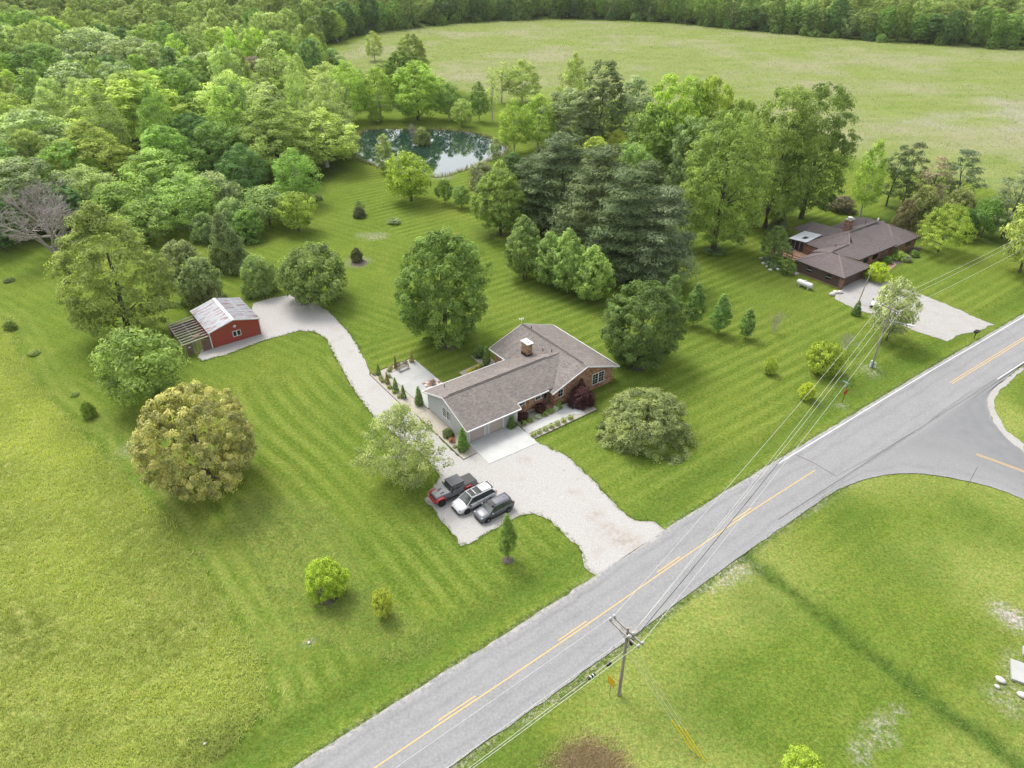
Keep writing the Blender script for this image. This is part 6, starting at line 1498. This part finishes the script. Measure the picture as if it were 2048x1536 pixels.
def suv(name, label, loc, az, L, Wd, Hh, wb, paint, rim, glassroof=None, rails=False, ch=.2, tail='tail', nose=.78):
    e = empty(name, loc, az, label=label, cat='car'); hl = L / 2; w = Wd / 2; bz = Hh * .60; fx = hl - .02
    S = [(hl, .38, .62, .66, w * .62), (hl - .10, .27, .74, .80, w * .86), (hl - .35, .24, .84, .92, w * .97), (hl - .8, .24, .92, 1.00, w), (hl - 1.25, .24, bz - .02, bz + .02, w), (0, .24, bz, bz + .03, w), (-hl + 1.1, .24, bz + .03, bz + .06, w), (-hl + .45, .26, bz + .05, bz + .08, w * .98), (-hl + .12, .30, bz, bz + .04, w * .92), (-hl, .42, bz - .12, bz - .06, w * .80)]
    m = MB(); rings = []
    for x, s, b, d, ww in S:
        rings.append([(x, -ww * .60, s), (x, -ww * .95, s + .06), (x, -ww, s + (b - s) * .5), (x, -ww * .985, b - .06), (x, -ww * .90, b), (x, -ww * .5, d), (x, 0, d + .015), (x, ww * .5, d), (x, ww * .90, b), (x, ww * .985, b - .06), (x, ww, s + (b - s) * .5), (x, ww * .95, s + .06), (x, ww * .60, s)])
    m.loft(rings, True, True); m.build('body', M[paint], e)
    x0 = hl - 1.05; xr = -hl + .12
    g, r = ghouse(e, x0, x0 - .85, xr + .45, xr, bz - .02, Hh - .10, w * .90, w * .68, paint, ((.25, .05), (-.75, .06)))
    m = MB()
    for s in (-1, 1): m.box(-wb / 2 + .45, wb / 2 - .45, s * w * .985 - .012, s * w * .985 + .012, .26, .42)
    m.build('side_skirt', M['black'], e)
    m = MB(); m.box(hl - .07, hl + .015, -w * .55, w * .55, .36, .60); m.build('grille', M['black'], e)
    m = MB(); m.box(hl - .22, hl - .01, -w * .8, w * .8, .20, .34); m.build('bumper', M['black'], e)
    for s in (-1, 1):
        m = MB(); m.obox((hl - .20, s * w * .74, .78), .26, .22, .08, -s * .55); m.build('headlight', M['lamp_glass'], e)
        m = MB(); m.obox((-hl + .13, s * w * .76, bz - .08), .26, .22, .24, s * .4); m.build('tail_light', M[tail], e)
        m = MB(); m.obox((x0 - .32, s * (w + .12), bz + .06), .16, .24, .17, 0); m.build('mirror', M['black' if paint == 'car_white' else paint], e)
        for hx in (.15, -.85): m = MB(); m.box(hx - .12, hx + .12, s * w * 1.0 - .015, s * w * 1.0 + .015, bz - .16, bz - .12); m.build('door_handle', M['steel'], e)
    wheels_on(e, (wb / 2, -wb / 2), w - .07, .35 if Hh > 1.65 else .33, .22, rim)
    zt = Hh - .0
    if glassroof:
        for a, b in glassroof: m = MB(); m.box(a, b, -w * .52, w * .52, zt - .02, zt + .028); m.build('roof_glass', M['black'], e)
    if rails:
        for s in (-1, 1): m = MB(); m.tube([(xr + .7, s * w * .66, zt + .03), (xr + .9, s * w * .66, zt + .07), (x0 - 1.0, s * w * .66, zt + .07), (x0 - .85, s * w * .66, zt + .02)], .025, 6); m.build('roof_rail', M['black' if rails == 1 else 'steel'], e)
        for bx in (.25, -.55): m = MB(); m.box(bx - .03, bx + .03, -w * .66, w * .66, zt + .06, zt + .09); m.build('crossbar', M['black'], e)
    m = MB(); m.obox((xr + .36, 0, Hh - .07), .30, Wd * .64, .05); m.build('spoiler', M['black'], e)
    m = MB(); m.lathe([(.05, 0), (.02, .1)], 6, (xr + .75, 0, Hh - .02)); m.build('aerial', M['black'], e)
    m = MB(); m.box(-hl - .01, -hl + .04, -.26, .26, .62, .74); m.build('number_plate', M['white'], e)
    return e
CAZ = HA + math.pi
fl = G(975.9, 1044); suv('compact_car', 'dark grey compact crossover with small sunroof, nearest the lawn edge', at_wheel(fl, CAZ, 1.33, .77), CAZ, 4.40, 1.78, 1.62, 2.66, 'car_grey', 'rim', ((.05, .65),))
fl = G(934.3, 1027); suv('family_car', 'white sport utility car with black roof glass, parked in the middle', at_wheel(fl, CAZ, 1.48, .86), CAZ, 5.0, 1.94, 1.76, 2.93, 'car_white', 'rim_dark', ((-.75, -.05), (.05, .6)), 1)
p = G(1745, 618); suv('parked_car', 'white car half hidden by the cream flowering tree', (p[0] + 1.9, p[1] + 1.2), CAZ, 4.7, 1.85, 1.68, 2.75, 'car_white', 'rim')
def pickup():
    fl = G(883.9, 1012); tr, wb = .82, 3.5; c = at_wheel(fl, CAZ, wb / 2, tr + .05)
    e = empty('pickup_truck', c, CAZ, label='grey off road pickup with red fenders and black bed cover', cat='pickup truck')
    z0 = .62
    m = MB(); m.box(.30, 2.05, -.62, .62, z0 + .05, 1.14)
    rings = [[(x, -w, z0), (x, -w, h - .06), (x, -w * .9, h), (x, 0, h + .03), (x, w * .9, h), (x, w, h - .06), (x, w, z0)] for x, w, h in ((2.22, .50, 1.12), (2.14, .60, 1.20), (1.2, .68, 1.26), (.55, .76, 1.30))]
    m.loft(rings, True, False); m.build('bonnet', M['truck_grey'], e)
    m = MB(); m.box(-1.38, .62, -.80, .80, z0 - .1, 1.28); m.build('cab', M['truck_grey'], e)
    ghouse(e, .52, .22, -1.22, -1.34, 1.26, 1.82, .76, .70, 'truck_grey', ((-.42, .05),), 'car_glass')
    m = MB(); m.box(-1.30, .30, -.75, .75, 1.80, 1.97); m.build('hard_top', M['truck_top'], e)
    m = MB(); m.box(-.02, .0, -.74, .74, 1.971, 1.978); m.build('top_seam', M['black'], e)
    m = MB(); m.box(-2.95, -1.42, -.80, .80, z0, 1.24); m.build('bed', M['truck_grey'], e)
    m = MB(); m.box(-2.92, -1.40, -.76, .76, 1.241, 1.30); m.build('bed_cover', M['black'], e)
    m = MB(); m.box(-2.99, -2.94, -.74, .74, .72, 1.2); m.build('tailgate', M['truck_grey'], e)
    for s in (-1, 1):
        for x, l, z in ((1.75, 1.15, 1.10), (-1.75, 1.15, 1.14)):
            m = MB(); m.loft([[(x + dx * l / 2, s * .66, zz), (x + dx * l / 2, s * 1.0, zz - .04), (x + dx * l / 2, s * 1.0, zz - .11), (x + dx * l / 2, s * .66, zz - .08)] for dx, zz in ((1, z - .22), (.62, z), (-.55, z), (-1, z - .32))], True, False); m.build('fender', M['red_paint'], e)
        m = MB(); m.tube([(1.15, s * .86, .52), (-1.15, s * .86, .52)], .06, 6); m.build('rock_slider', M['black'], e)
        m = MB(); m.lathe([(.13, 2.18), (.13, 2.24), (.09, 2.25)], 12, (0, s * .46, 1.0), 'x'); m.build('headlight', M['lamp_glass'], e)
        m = MB(); m.box(-2.98, -2.86, s * .70 - .09, s * .70 + .09, .92, 1.16); m.build('tail_light', M['tail'], e)
        m = MB(); m.obox((.42, s * .98, 1.38), .10, .24, .2); m.build('mirror', M['black'], e)
        m = MB(); m.box(1.05, 1.5, s * .32 - .06, s * .32 + .06, 1.26, 1.305); m.build('bonnet_vent', M['black'], e)
        for hx in (-.25, -1.1): m = MB(); m.box(hx - .1, hx + .1, s * .80, s * .80 + s * .02, 1.1, 1.15) if s > 0 else m.box(hx - .1, hx + .1, -.82, -.80, 1.1, 1.15); m.build('door_handle', M['black'], e)
    m = MB(); m.box(2.20, 2.26, -.42, .42, .78, 1.14)
    m.build('grille', M['black'], e)
    for k in range(7): m = MB(); m.box(2.255, 2.275, -.34 + k * .105, -.29 + k * .105, .8, 1.12); m.build('grille_slot', M['truck_grey'], e)
    m = MB(); m.box(2.28, 2.50, -.72, .72, .58, .76); m.tube([(2.42, -.4, .76), (2.45, -.35, .95), (2.45, .35, .95), (2.42, .4, .76)], .04, 6); m.build('front_bumper', M['red_paint'], e)
    m = MB(); m.box(-3.16, -2.98, -.74, .74, .58, .76); m.build('rear_bumper', M['red_paint'], e)
    m = MB(); m.box(-2.9, 2.1, -.45, .45, .42, .62); m.build('chassis', M['black'], e)
    wheels_on(e, (wb / 2, -wb / 2), tr + .05, .46, .32, 'rim_dark', arch=False)
pickup()

# ------------------------------------------------------------------ poles, wires, signs
def upz(px, py, base):       # height above a foot point seen at image row py
    return height_at(base, py)
def vec_to(p, x, y): return (p[0] + x, p[1] + y)
RD = math.radians(36.8); RU, RN = (math.cos(RD), math.sin(RD)), (-math.sin(RD), math.cos(RD))
def pole(name, label, base, h, r=.14, lean=(0, 0), mat='polewood'):
    e = empty(name, base, 0, label=label, cat='utility pole')
    m = MB(); m.tube([(0, 0, -.2), (lean[0] * .5, lean[1] * .5, h * .5), (lean[0], lean[1], h)], [r, r * .85, r * .68], 12); m.build('shaft', M[mat], e)
    return e
INS = {}
def insulator(e, x, y, z, key=None):
    m = MB(); m.lathe([(.03, z), (.10, z + .05), (.05, z + .08), (.13, z + .12), (.06, z + .16), (.10, z + .20), (.04, z + .26)], 10, (x, y, 0)); m.build('insulator', M['porcelain'], e)
def big_pole():
    b = G(1237.7, 1389); h = 8.6; e = pole('utility_pole', 'grey wooden utility pole with double crossarm beside the near road edge', b, h, .15)
    dirn = RN
    for off in (-.22, .22):
        m = MB(); c = (RU[0] * off, RU[1] * off)
        a = (c[0] + dirn[0] * 1.75, c[1] + dirn[1] * 1.75, h - .75); d = (c[0] - dirn[0] * 1.45, c[1] - dirn[1] * 1.45, h - .75)
        beam(m, a, d, .11, .14); m.build('crossarm', M['polewood'], e)
        for q in (1.68, -.35, -1.38): insulator(e, c[0] + dirn[0] * q, c[1] + dirn[1] * q, h - .60)
        for q in (.9, -.8): m = MB(); m.tube([(c[0] + dirn[0] * q, c[1] + dirn[1] * q, h - .72), (0, 0, h - 1.6)], .02, 5); m.build('brace', M['steel'], e)
    m = MB(); m.lathe([(.12, 0), (.16, .1), (.16, .5), (.1, .6)], 10, (-dirn[0] * .5, -dirn[1] * .5, h - 1.5)); m.build('arrester', M['black'], e)
    m = MB(); m.box(-.2, .2, -.16, .16, h - 1.1, h - .95); m.build('bracket', M['steel'], e)
    return b, h
PB, PH = big_pole()
def lamp_pole():
    b = G(1742.5, 733); h = 9.6; e = pole('utility_pole', 'wooden utility pole with a street lamp arm by the neighbour driveway', b, h, .15, (.15, .05))
    m = MB(); dn = RN
    beam(m, (dn[0] * 1.2, dn[1] * 1.2, h - .35), (-dn[0] * 1.5, -dn[1] * 1.5, h - .35), .11, .13); m.build('crossarm', M['polewood'], e)
    for q in (1.15, .35, -1.42): insulator(e, dn[0] * q, dn[1] * q, h - .22)
    for q in (.8, -.9): m = MB(); m.tube([(dn[0] * q, dn[1] * q, h - .3), (0, 0, h - 1.2)], .02, 5); m.build('brace', M['steel'], e)
    la = (-RN[0] * .75 + RU[0] * .25, -RN[1] * .75 + RU[1] * .25); l = math.hypot(*la); la = (la[0] / l, la[1] / l)
    m = MB(); m.tube([(0, 0, h - 2.3), (la[0] * 1.2, la[1] * 1.2, h - 2.05), (la[0] * 2.6, la[1] * 2.6, h - 1.95)], .04, 8); arm = m.build('lamp_arm', M['steel'], e)
    m = MB(); m.tube([(0, 0, h - 3.0), (la[0] * 1.6, la[1] * 1.6, h - 2.05)], .02, 6); m.build('lamp_brace', M['steel'], arm)
    m = MB(); m.obox((la[0] * 3.0, la[1] * 3.0, h - 1.97), .85, .32, .16, math.atan2(la[1], la[0])); m.build('lamp_head', M['skylight'], arm)
    m = MB(); m.box(-.32, -.12, -.25, .0, 0.0, 1.1); m.box(.12, .4, -.3, -.05, 0, .8); m.build('meter_box', M['skylight'], e)
    return b, h
LB_, LH = lamp_pole()
def thin_pole():
    b = G(1716, 606); h = 6.0; e = pole('utility_pole', 'thin leaning service pole beside the small dark conifer', b, h, .09, (1.0, .6)); return b, h
TB, TH = thin_pole()
def yard_pole():
    b = G(1187, 545); h = 6.9; e = pole('utility_pole', 'yard pole with a transformer among the pines and river birches', b, h, .11)
    m = MB(); m.lathe([(.18, h - 1.3), (.20, h - 1.2), (.20, h - .5), (.12, h - .4)], 12, (.3, -.15, 0)); m.build('transformer', M['steel'], e)
yard_pole()
def sag(a, b, s, n=16):
    a, b = Vector(a), Vector(b); return [a.lerp(b, k / n) + Vector((0, 0, -4 * s * (k / n) * (1 - k / n))) for k in range(n + 1)]
def wire(a, b, s, r, mat, name, label, group=None):
    m = MB(); m.tube(sag(a, b, s), r, 5, cap=False); return m.build(name, M[mat], None, label=label, cat='wire', group=group)
def pt(b, dn, q, z, off=(0, 0)): return (b[0] + dn[0] * q + off[0], b[1] + dn[1] * q + off[1], z)
o2 = (RU[0] * .22, RU[1] * .22); o1 = (-o2[0], -o2[1])
SW = (PB[0] - RU[0] * 62, PB[1] - RU[1] * 62); NE = (LB_[0] + RU[0] * 75, LB_[1] + RU[1] * 75)
names = ('lawn side', 'middle', 'field side')
for (qa, qb), nm in zip(((1.68, 1.15), (-.35, .35), (-1.38, -1.42)), names):
    wire(pt(PB, RN, qa, PH - .36, o2), pt(LB_, RN, qb, LH + .02), .7, .017, 'wire', 'power_line', nm + ' power line between the near pole and the lamp pole', 'power lines between near pole and lamp pole')
    wire(pt(SW, RN, qa, PH - .36), pt(PB, RN, qa, PH - .36, o1), .6, .017, 'wire', 'power_line', nm + ' power line from the near pole to the bottom edge', 'power lines running out at the bottom edge')
    wire(pt(LB_, RN, qb, LH + .02), pt(NE, RN, qb, LH), .7, .017, 'wire', 'power_line', nm + ' power line from the lamp pole to the right edge', 'power lines running out at the right edge')
wire(pt(PB, RN, 0.12, PH - 1.9), pt(LB_, RN, .12, LH - 1.7), .7, .018, 'wire', 'neutral_line', 'lower neutral line between the near pole and the lamp pole')
wire(pt(PB, RN, 0.1, PH - 3.0), pt(LB_, RN, .1, LH - 3.3), .9, .028, 'cable', 'telephone_cable', 'dark telephone cable between the near pole and the lamp pole')
wire(pt(SW, RN, 0.1, PH - 3.0), pt(PB, RN, .1, PH - 3.0), .9, .018, 'wire', 'telephone_cable', 'thin telephone strand from the near pole to the bottom edge')
# splice cases and coiled slack on the telephone strand
for i, (q, L) in enumerate(((3.4, .75), (1.6, .5))):
    c = (PB[0] - RU[0] * q + RN[0] * .1, PB[1] - RU[1] * q + RN[1] * .1); z = PH - 3.25
    e = empty('splice_case', (c[0], c[1], z), RD, label=['large black splice case with white bands on the telephone strand', 'small black splice case near the pole on the telephone strand'][i], cat='splice case')
    m = MB(); m.lathe([(.05, -L / 2), (.13, -L / 2 + .06), (.13, L / 2 - .06), (.05, L / 2)], 10, (0, 0, 0), 'x'); m.build('case', M['black'], e)
    if i == 0:
        for x in (-.12, .15): m = MB(); m.lathe([(.135, x - .04), (.14, x), (.135, x + .04)], 10, (0, 0, 0), 'x'); m.build('band', M['white'], e)
m = MB(); pts = []
for k in range(25):
    a = k / 24 * 2 * math.pi; q = 5.2 + 1.6 * math.cos(a); pts.append((PB[0] - RU[0] * q + RN[0] * .1, PB[1] - RU[1] * q + RN[1] * .1, PH - 3.35 + .28 * math.sin(a)))
m.tube(pts, .02, 5, cap=False); m.build('cable_loop', M['cable'], None, label='slack loop of black cable hanging on the telephone strand', cat='cable')
# guy wires with yellow guards
for i, (px, py) in enumerate(((1386, 1505), (1400, 1516), (1412, 1526))):
    g = G(px, py); top = (PB[0] + .05, PB[1] - .1, PH - (2.6, 1.9, 1.0)[i]); e = empty('guy_wire', (g[0], g[1], 0), 0, label=['guy wire with yellow guard nearest the road', 'middle guy wire with yellow guard', 'guy wire with yellow guard farthest from the road'][i], cat='guy wire', group='guy wires of the near pole')
    d = Vector(top) - Vector((g[0], g[1], 0)); m = MB(); m.tube([(0, 0, 0), tuple(d)], .014, 5); m.build('cable', M['wire'], e)
    m = MB(); u = d.normalized(); m.tube([tuple(u * .15), tuple(u * 2.9)], .055, 6); m.build('guard', M['guard'], e)
# signs
def yellow_sign():
    b = G(1219, 1391); e = empty('warning_sign', b, math.radians(36.8), label='yellow rectangular sign on a thin post beside the near pole', cat='sign')
    m = MB(); m.tube([(0, 0, 0), (0, 0, 2.3)], .03, 6); m.build('post', M['steel'], e)
    m = MB(); m.box(-.035, -.012, -.38, .38, 1.5, 2.45); m.build('plate', M['sign_yellow'], e)
    m = MB(); m.box(-.041, -.036, -.34, .34, 1.52, 1.54); m.box(-.041, -.036, -.34, .34, 2.41, 2.43); m.build('border', M['black'], e)
yellow_sign()
def street_sign():
    b = G(1684, 806); e = empty('street_sign', b, 0, label='red stop sign topped by two green street name blades', cat='sign')
    hgt = 2.8; m = MB(); m.tube([(0, 0, 0), (0, 0, hgt)], .035, 6); m.build('post', plain('red_post', (.22, .03, .02), .6), e)
    az = RD + math.pi / 2
    R = Matrix.Rotation(math.radians(-62), 4, 'Z')
    m = MB(); oc = [(.38 * math.cos(math.pi / 8 + k * math.pi / 4), .38 * math.sin(math.pi / 8 + k * math.pi / 4)) for k in range(8)]
    P = [R @ Vector((.045, x, 1.75 + z)) for x, z in oc]; Q = [R @ Vector((.062, x, 1.75 + z)) for x, z in oc]
    m.add(P + Q, [tuple(range(7, -1, -1)), tuple(range(8, 16))] + [(i, (i + 1) % 8, (i + 1) % 8 + 8, i + 8) for i in range(8)]); m.build('stop_plate', M['sign_red'], e)
    for i, (ang, z) in enumerate(((RD, hgt), (RD + math.pi / 2, hgt + .22))):
        m = MB(); c = Vector((math.cos(ang), math.sin(ang), 0)) * -.42 * 1; m.obox((-math.cos(ang) * .40 if i == 0 else math.cos(ang) * .40, -math.sin(ang) * .40 if i == 0 else math.sin(ang) * .40, z + .1), 1.05, .025, .2, ang); bl = m.build('name_blade', M['sign_green'], e)
        cx, cy = (-math.cos(ang) * .40, -math.sin(ang) * .40) if i == 0 else (math.cos(ang) * .40, math.sin(ang) * .40)
        for s in (-1, 1):
            m = MB(); nx, ny = -math.sin(ang) * .016 * s, math.cos(ang) * .016 * s
            rs = random.Random(i * 7 + s); x = -.42
            while x < .40:
                w = rs.choice((.035, .05, .06)); m.obox((cx + math.cos(ang) * x + nx, cy + math.sin(ang) * x + ny, z + .1), w, .006, rs.choice((.09, .11, .11)), ang); x += w + .03
            m.build('lettering', M['white'], bl)
street_sign()
def stop_sign_edge():
    b = G(1937, 968); e = empty('sign_post', b, 0, label='thin grey sign post seen edge on at the side road corner', cat='sign')
    m = MB(); m.tube([(0, 0, 0), (.10, .0, 2.6)], .03, 6); m.build('post', M['steel'], e)
    m = MB(); m.obox((.1, 0, 2.25), .02, .62, .62, math.radians(-42)); m.build('plate', M['steel'], e)
stop_sign_edge()
def mailboxes():
    b = G(1948, 676); e = empty('mailbox', b, RD, label='pair of black mailboxes on one post at the road', cat='mailbox')
    m = MB(); m.box(-.05, .05, -.05, .05, 0, 1.0); m.build('post', M['black'], e); m = MB(); m.box(-.45, .45, -.08, .08, .95, 1.02); m.build('bar', M['black'], e)
    for x in (-.26, .26):
        m = MB(); m.loft([[(x - .14, y, 1.02), (x + .14, y, 1.02), (x + .14, y, 1.2), (x + .1, y, 1.28), (x, y, 1.32), (x - .1, y, 1.28), (x - .14, y, 1.2)] for y in (-.32, .28)], True, False); bx = m.build('box', M['black'], e)
        m = MB(); m.box(x + .145, x + .155, -.05, .06, 1.2, 1.34); m.build('flag', M['sign_red'], bx)
mailboxes()

# ------------------------------------------------------------------ grasses as stuff
def tufts(name, label, pts, hgt, spread, col, per=7, mat='blade', seed=1, hv=.5):
    rs = np.random.RandomState(seed); pts = np.array(pts); n = len(pts); N = n * per
    C = np.repeat(pts, per, 0); a = rs.rand(N) * 6.283; r = spread * rs.rand(N) ** .5
    bx, by = C[:, 0] + r * np.cos(a), C[:, 1] + r * np.sin(a)
    h = hgt * (1 - hv / 2 + hv * rs.rand(N)) * np.repeat(.7 + .6 * rs.rand(n), per)
    ln = rs.normal(0, .45, (N, 2)) * h[:, None]; ln[:, 0] += .12 * h; w = .02 + .03 * rs.rand(N) * (hgt / .5) ; t = rs.rand(N) * 6.283
    z0 = C[:, 2] - .03
    V = np.empty((N, 3, 3), np.float32)
    V[:, 0] = np.stack([bx - w * np.cos(t), by - w * np.sin(t), z0], 1); V[:, 1] = np.stack([bx + w * np.cos(t), by + w * np.sin(t), z0], 1); V[:, 2] = np.stack([bx + ln[:, 0], by + ln[:, 1], z0 + h], 1)
    me = bpy.data.meshes.new(name); me.vertices.add(3 * N); me.vertices.foreach_set('co', V.ravel()); me.loops.add(3 * N); me.loops.foreach_set('vertex_index', np.arange(3 * N, dtype=np.int32))
    me.polygons.add(N); me.polygons.foreach_set('loop_start', np.arange(0, 3 * N, 3, dtype=np.int32)); me.update(calc_edges=True)
    cl = np.repeat(np.clip(.5 + .35 * wnoise(pts[:, 0], pts[:, 1], .06, 1) + .25 * (rs.rand(n) - .5), 0, 1), per); at = me.attributes.new('tint', 'FLOAT', 'FACE'); at.data.foreach_set('value', np.clip(.25 + .5 * cl + .35 * (rs.rand(N) - .5), 0, 1).astype(np.float32))
    me.materials.append(M[mat]); o = link(name, me, kind='stuff', label=label); o.color = (*col, 1); return o
def scatter(poly, n, seed, view=True, dens=None):
    rs = np.random.RandomState(seed); xs = [p[0] for p in poly]; ys = [p[1] for p in poly]
    X = rs.uniform(min(xs), max(xs), n); Y = rs.uniform(min(ys), max(ys), n); k = inpoly(X, Y, poly)
    if view:
        q = np.array(PX(X, Y, np.zeros(n))); k &= (q[0] > -80) & (q[0] < 2130) & (q[1] < 1640) & (q[1] > 0)
    if dens is not None: k &= rs.rand(n) < dens(X, Y)
    return np.stack([X[k], Y[k], np.full(k.sum(), -.03)], 1)
mw = scatter(MEADOW, 220000, 3, True)
mw = mw[:26000]
tufts('meadow_grass', 'tall yellow green grass of the unmown meadow at the left', mw, .30, .34, (.245, .280, .078), 9, seed=3)
me_ = np.array([(x + random.gauss(0, .7), y + random.gauss(0, .7), -.03) for x, y in dense(MEADOW[1:13], .35)])
me_ = np.concatenate([me_, me_ + np.array([-.8, .2, 0]), me_ + np.array([-1.5, -.3, 0])])
tufts('meadow_rim_grass', 'taller pale grass along the rim of the meadow', me_, .42, .4, (.225, .262, .090), 9, seed=4)
sw_ = np.array([(x + random.gauss(0, .5), y + random.gauss(0, .5), -.25) for x, y in dense(SWALE, .12)])
tufts('ditch_grass', 'dark green rank grass in the ditch', sw_, .24, .35, (.075, .12, .026), 8, seed=5)
gd = scatter(GARDEN, 60000, 6)[:2600]
tufts('rough_grass', 'rough pale grass on the old garden patch', gd, .16, .3, (.150, .190, .065), 6, seed=6)
c_ = G(1180, 1520); rs_ = np.random.RandomState(9)
br = np.stack([c_[0] + rs_.normal(0, 1.3, 3000), c_[1] - .8 + rs_.normal(0, 1.1, 3000), np.full(3000, -.03)], 1)
tufts('dry_weeds', 'brown dry weeds in a heap at the bottom edge', br, .2, .45, (.25, .195, .12), 9, 'dry', 7)
rdl = np.array([(x + random.gauss(0, .12), y + random.gauss(0, .12), -.03) for x, y in dense(offset_line(dense(CLs[:40], 1), 4.0), .12) + dense(offset_line(dense(CLs[:40], 1), -3.65), .14)])
rdl = rdl[(rdl[:, 1] < 130)]
dist = np.array([min(math.hypot(p[0] - a, p[1] - b) for a, b in (G(1260, 1105), G(1300, 1080), G(1225, 1130))) for p in rdl]); rdl = rdl[dist > 4.2]
rdl = rdl[~inpoly(rdl[:, 0], rdl[:, 1], smooth_poly(SIDE_A[:9] + SIDE_B[8::-1], 1, True))]
tufts('verge_grass', 'short green grass fringing the road edges', rdl, .22, .2, (.10, .145, .03), 7, seed=8)
dv = np.array([(x + random.gauss(0, .13), y + random.gauss(0, .13), -.02) for x, y in dense(DRIVE[1:8] + [], .12) + dense(DRIVE[21:28], .15) + dense(DRIVE[31:] + DRIVE[:1], .12)])
tufts('driveway_fringe_grass', 'grass creeping over the gravel driveway edges', dv, .2, .16, (.095, .14, .028), 7, seed=10)
pb = np.array([(x + random.gauss(0, .5), y + random.gauss(0, .5), -.15) for x, y in dense(POND + POND[:1], .22)])
tufts('pond_reeds', 'brownish reeds and weeds along the pond bank', pb, .8, .3, (.150, .150, .065), 7, seed=11)
ff = scatter(FIELD, 60000, 12)
tufts('hay_field_grass', 'tussocks of pale hay grass across the far field', ff[:16000], .6, 1.0, (.185, .205, .085), 7, seed=12)
# ------------------------------------------------------------------ thin summer haze
def haze():
    m = MB(); m.box(-900, 900, -60, 1100, -2.5, 57.0)
    v = bpy.data.materials.new('haze'); v.use_nodes = True; n = v.node_tree.nodes; n.clear()
    out = n.new('ShaderNodeOutputMaterial'); pv = n.new('ShaderNodeVolumePrincipled')
    pv.inputs['Color'].default_value = (1.0, 0.99, 0.95, 1); pv.inputs['Density'].default_value = 0.00005; pv.inputs['Anisotropy'].default_value = 0.2
    v.node_tree.links.new(pv.outputs[0], out.inputs['Volume'])
    m.build('haze', v, None, kind='stuff', label='thin pale summer haze over the far wood and field')
haze()
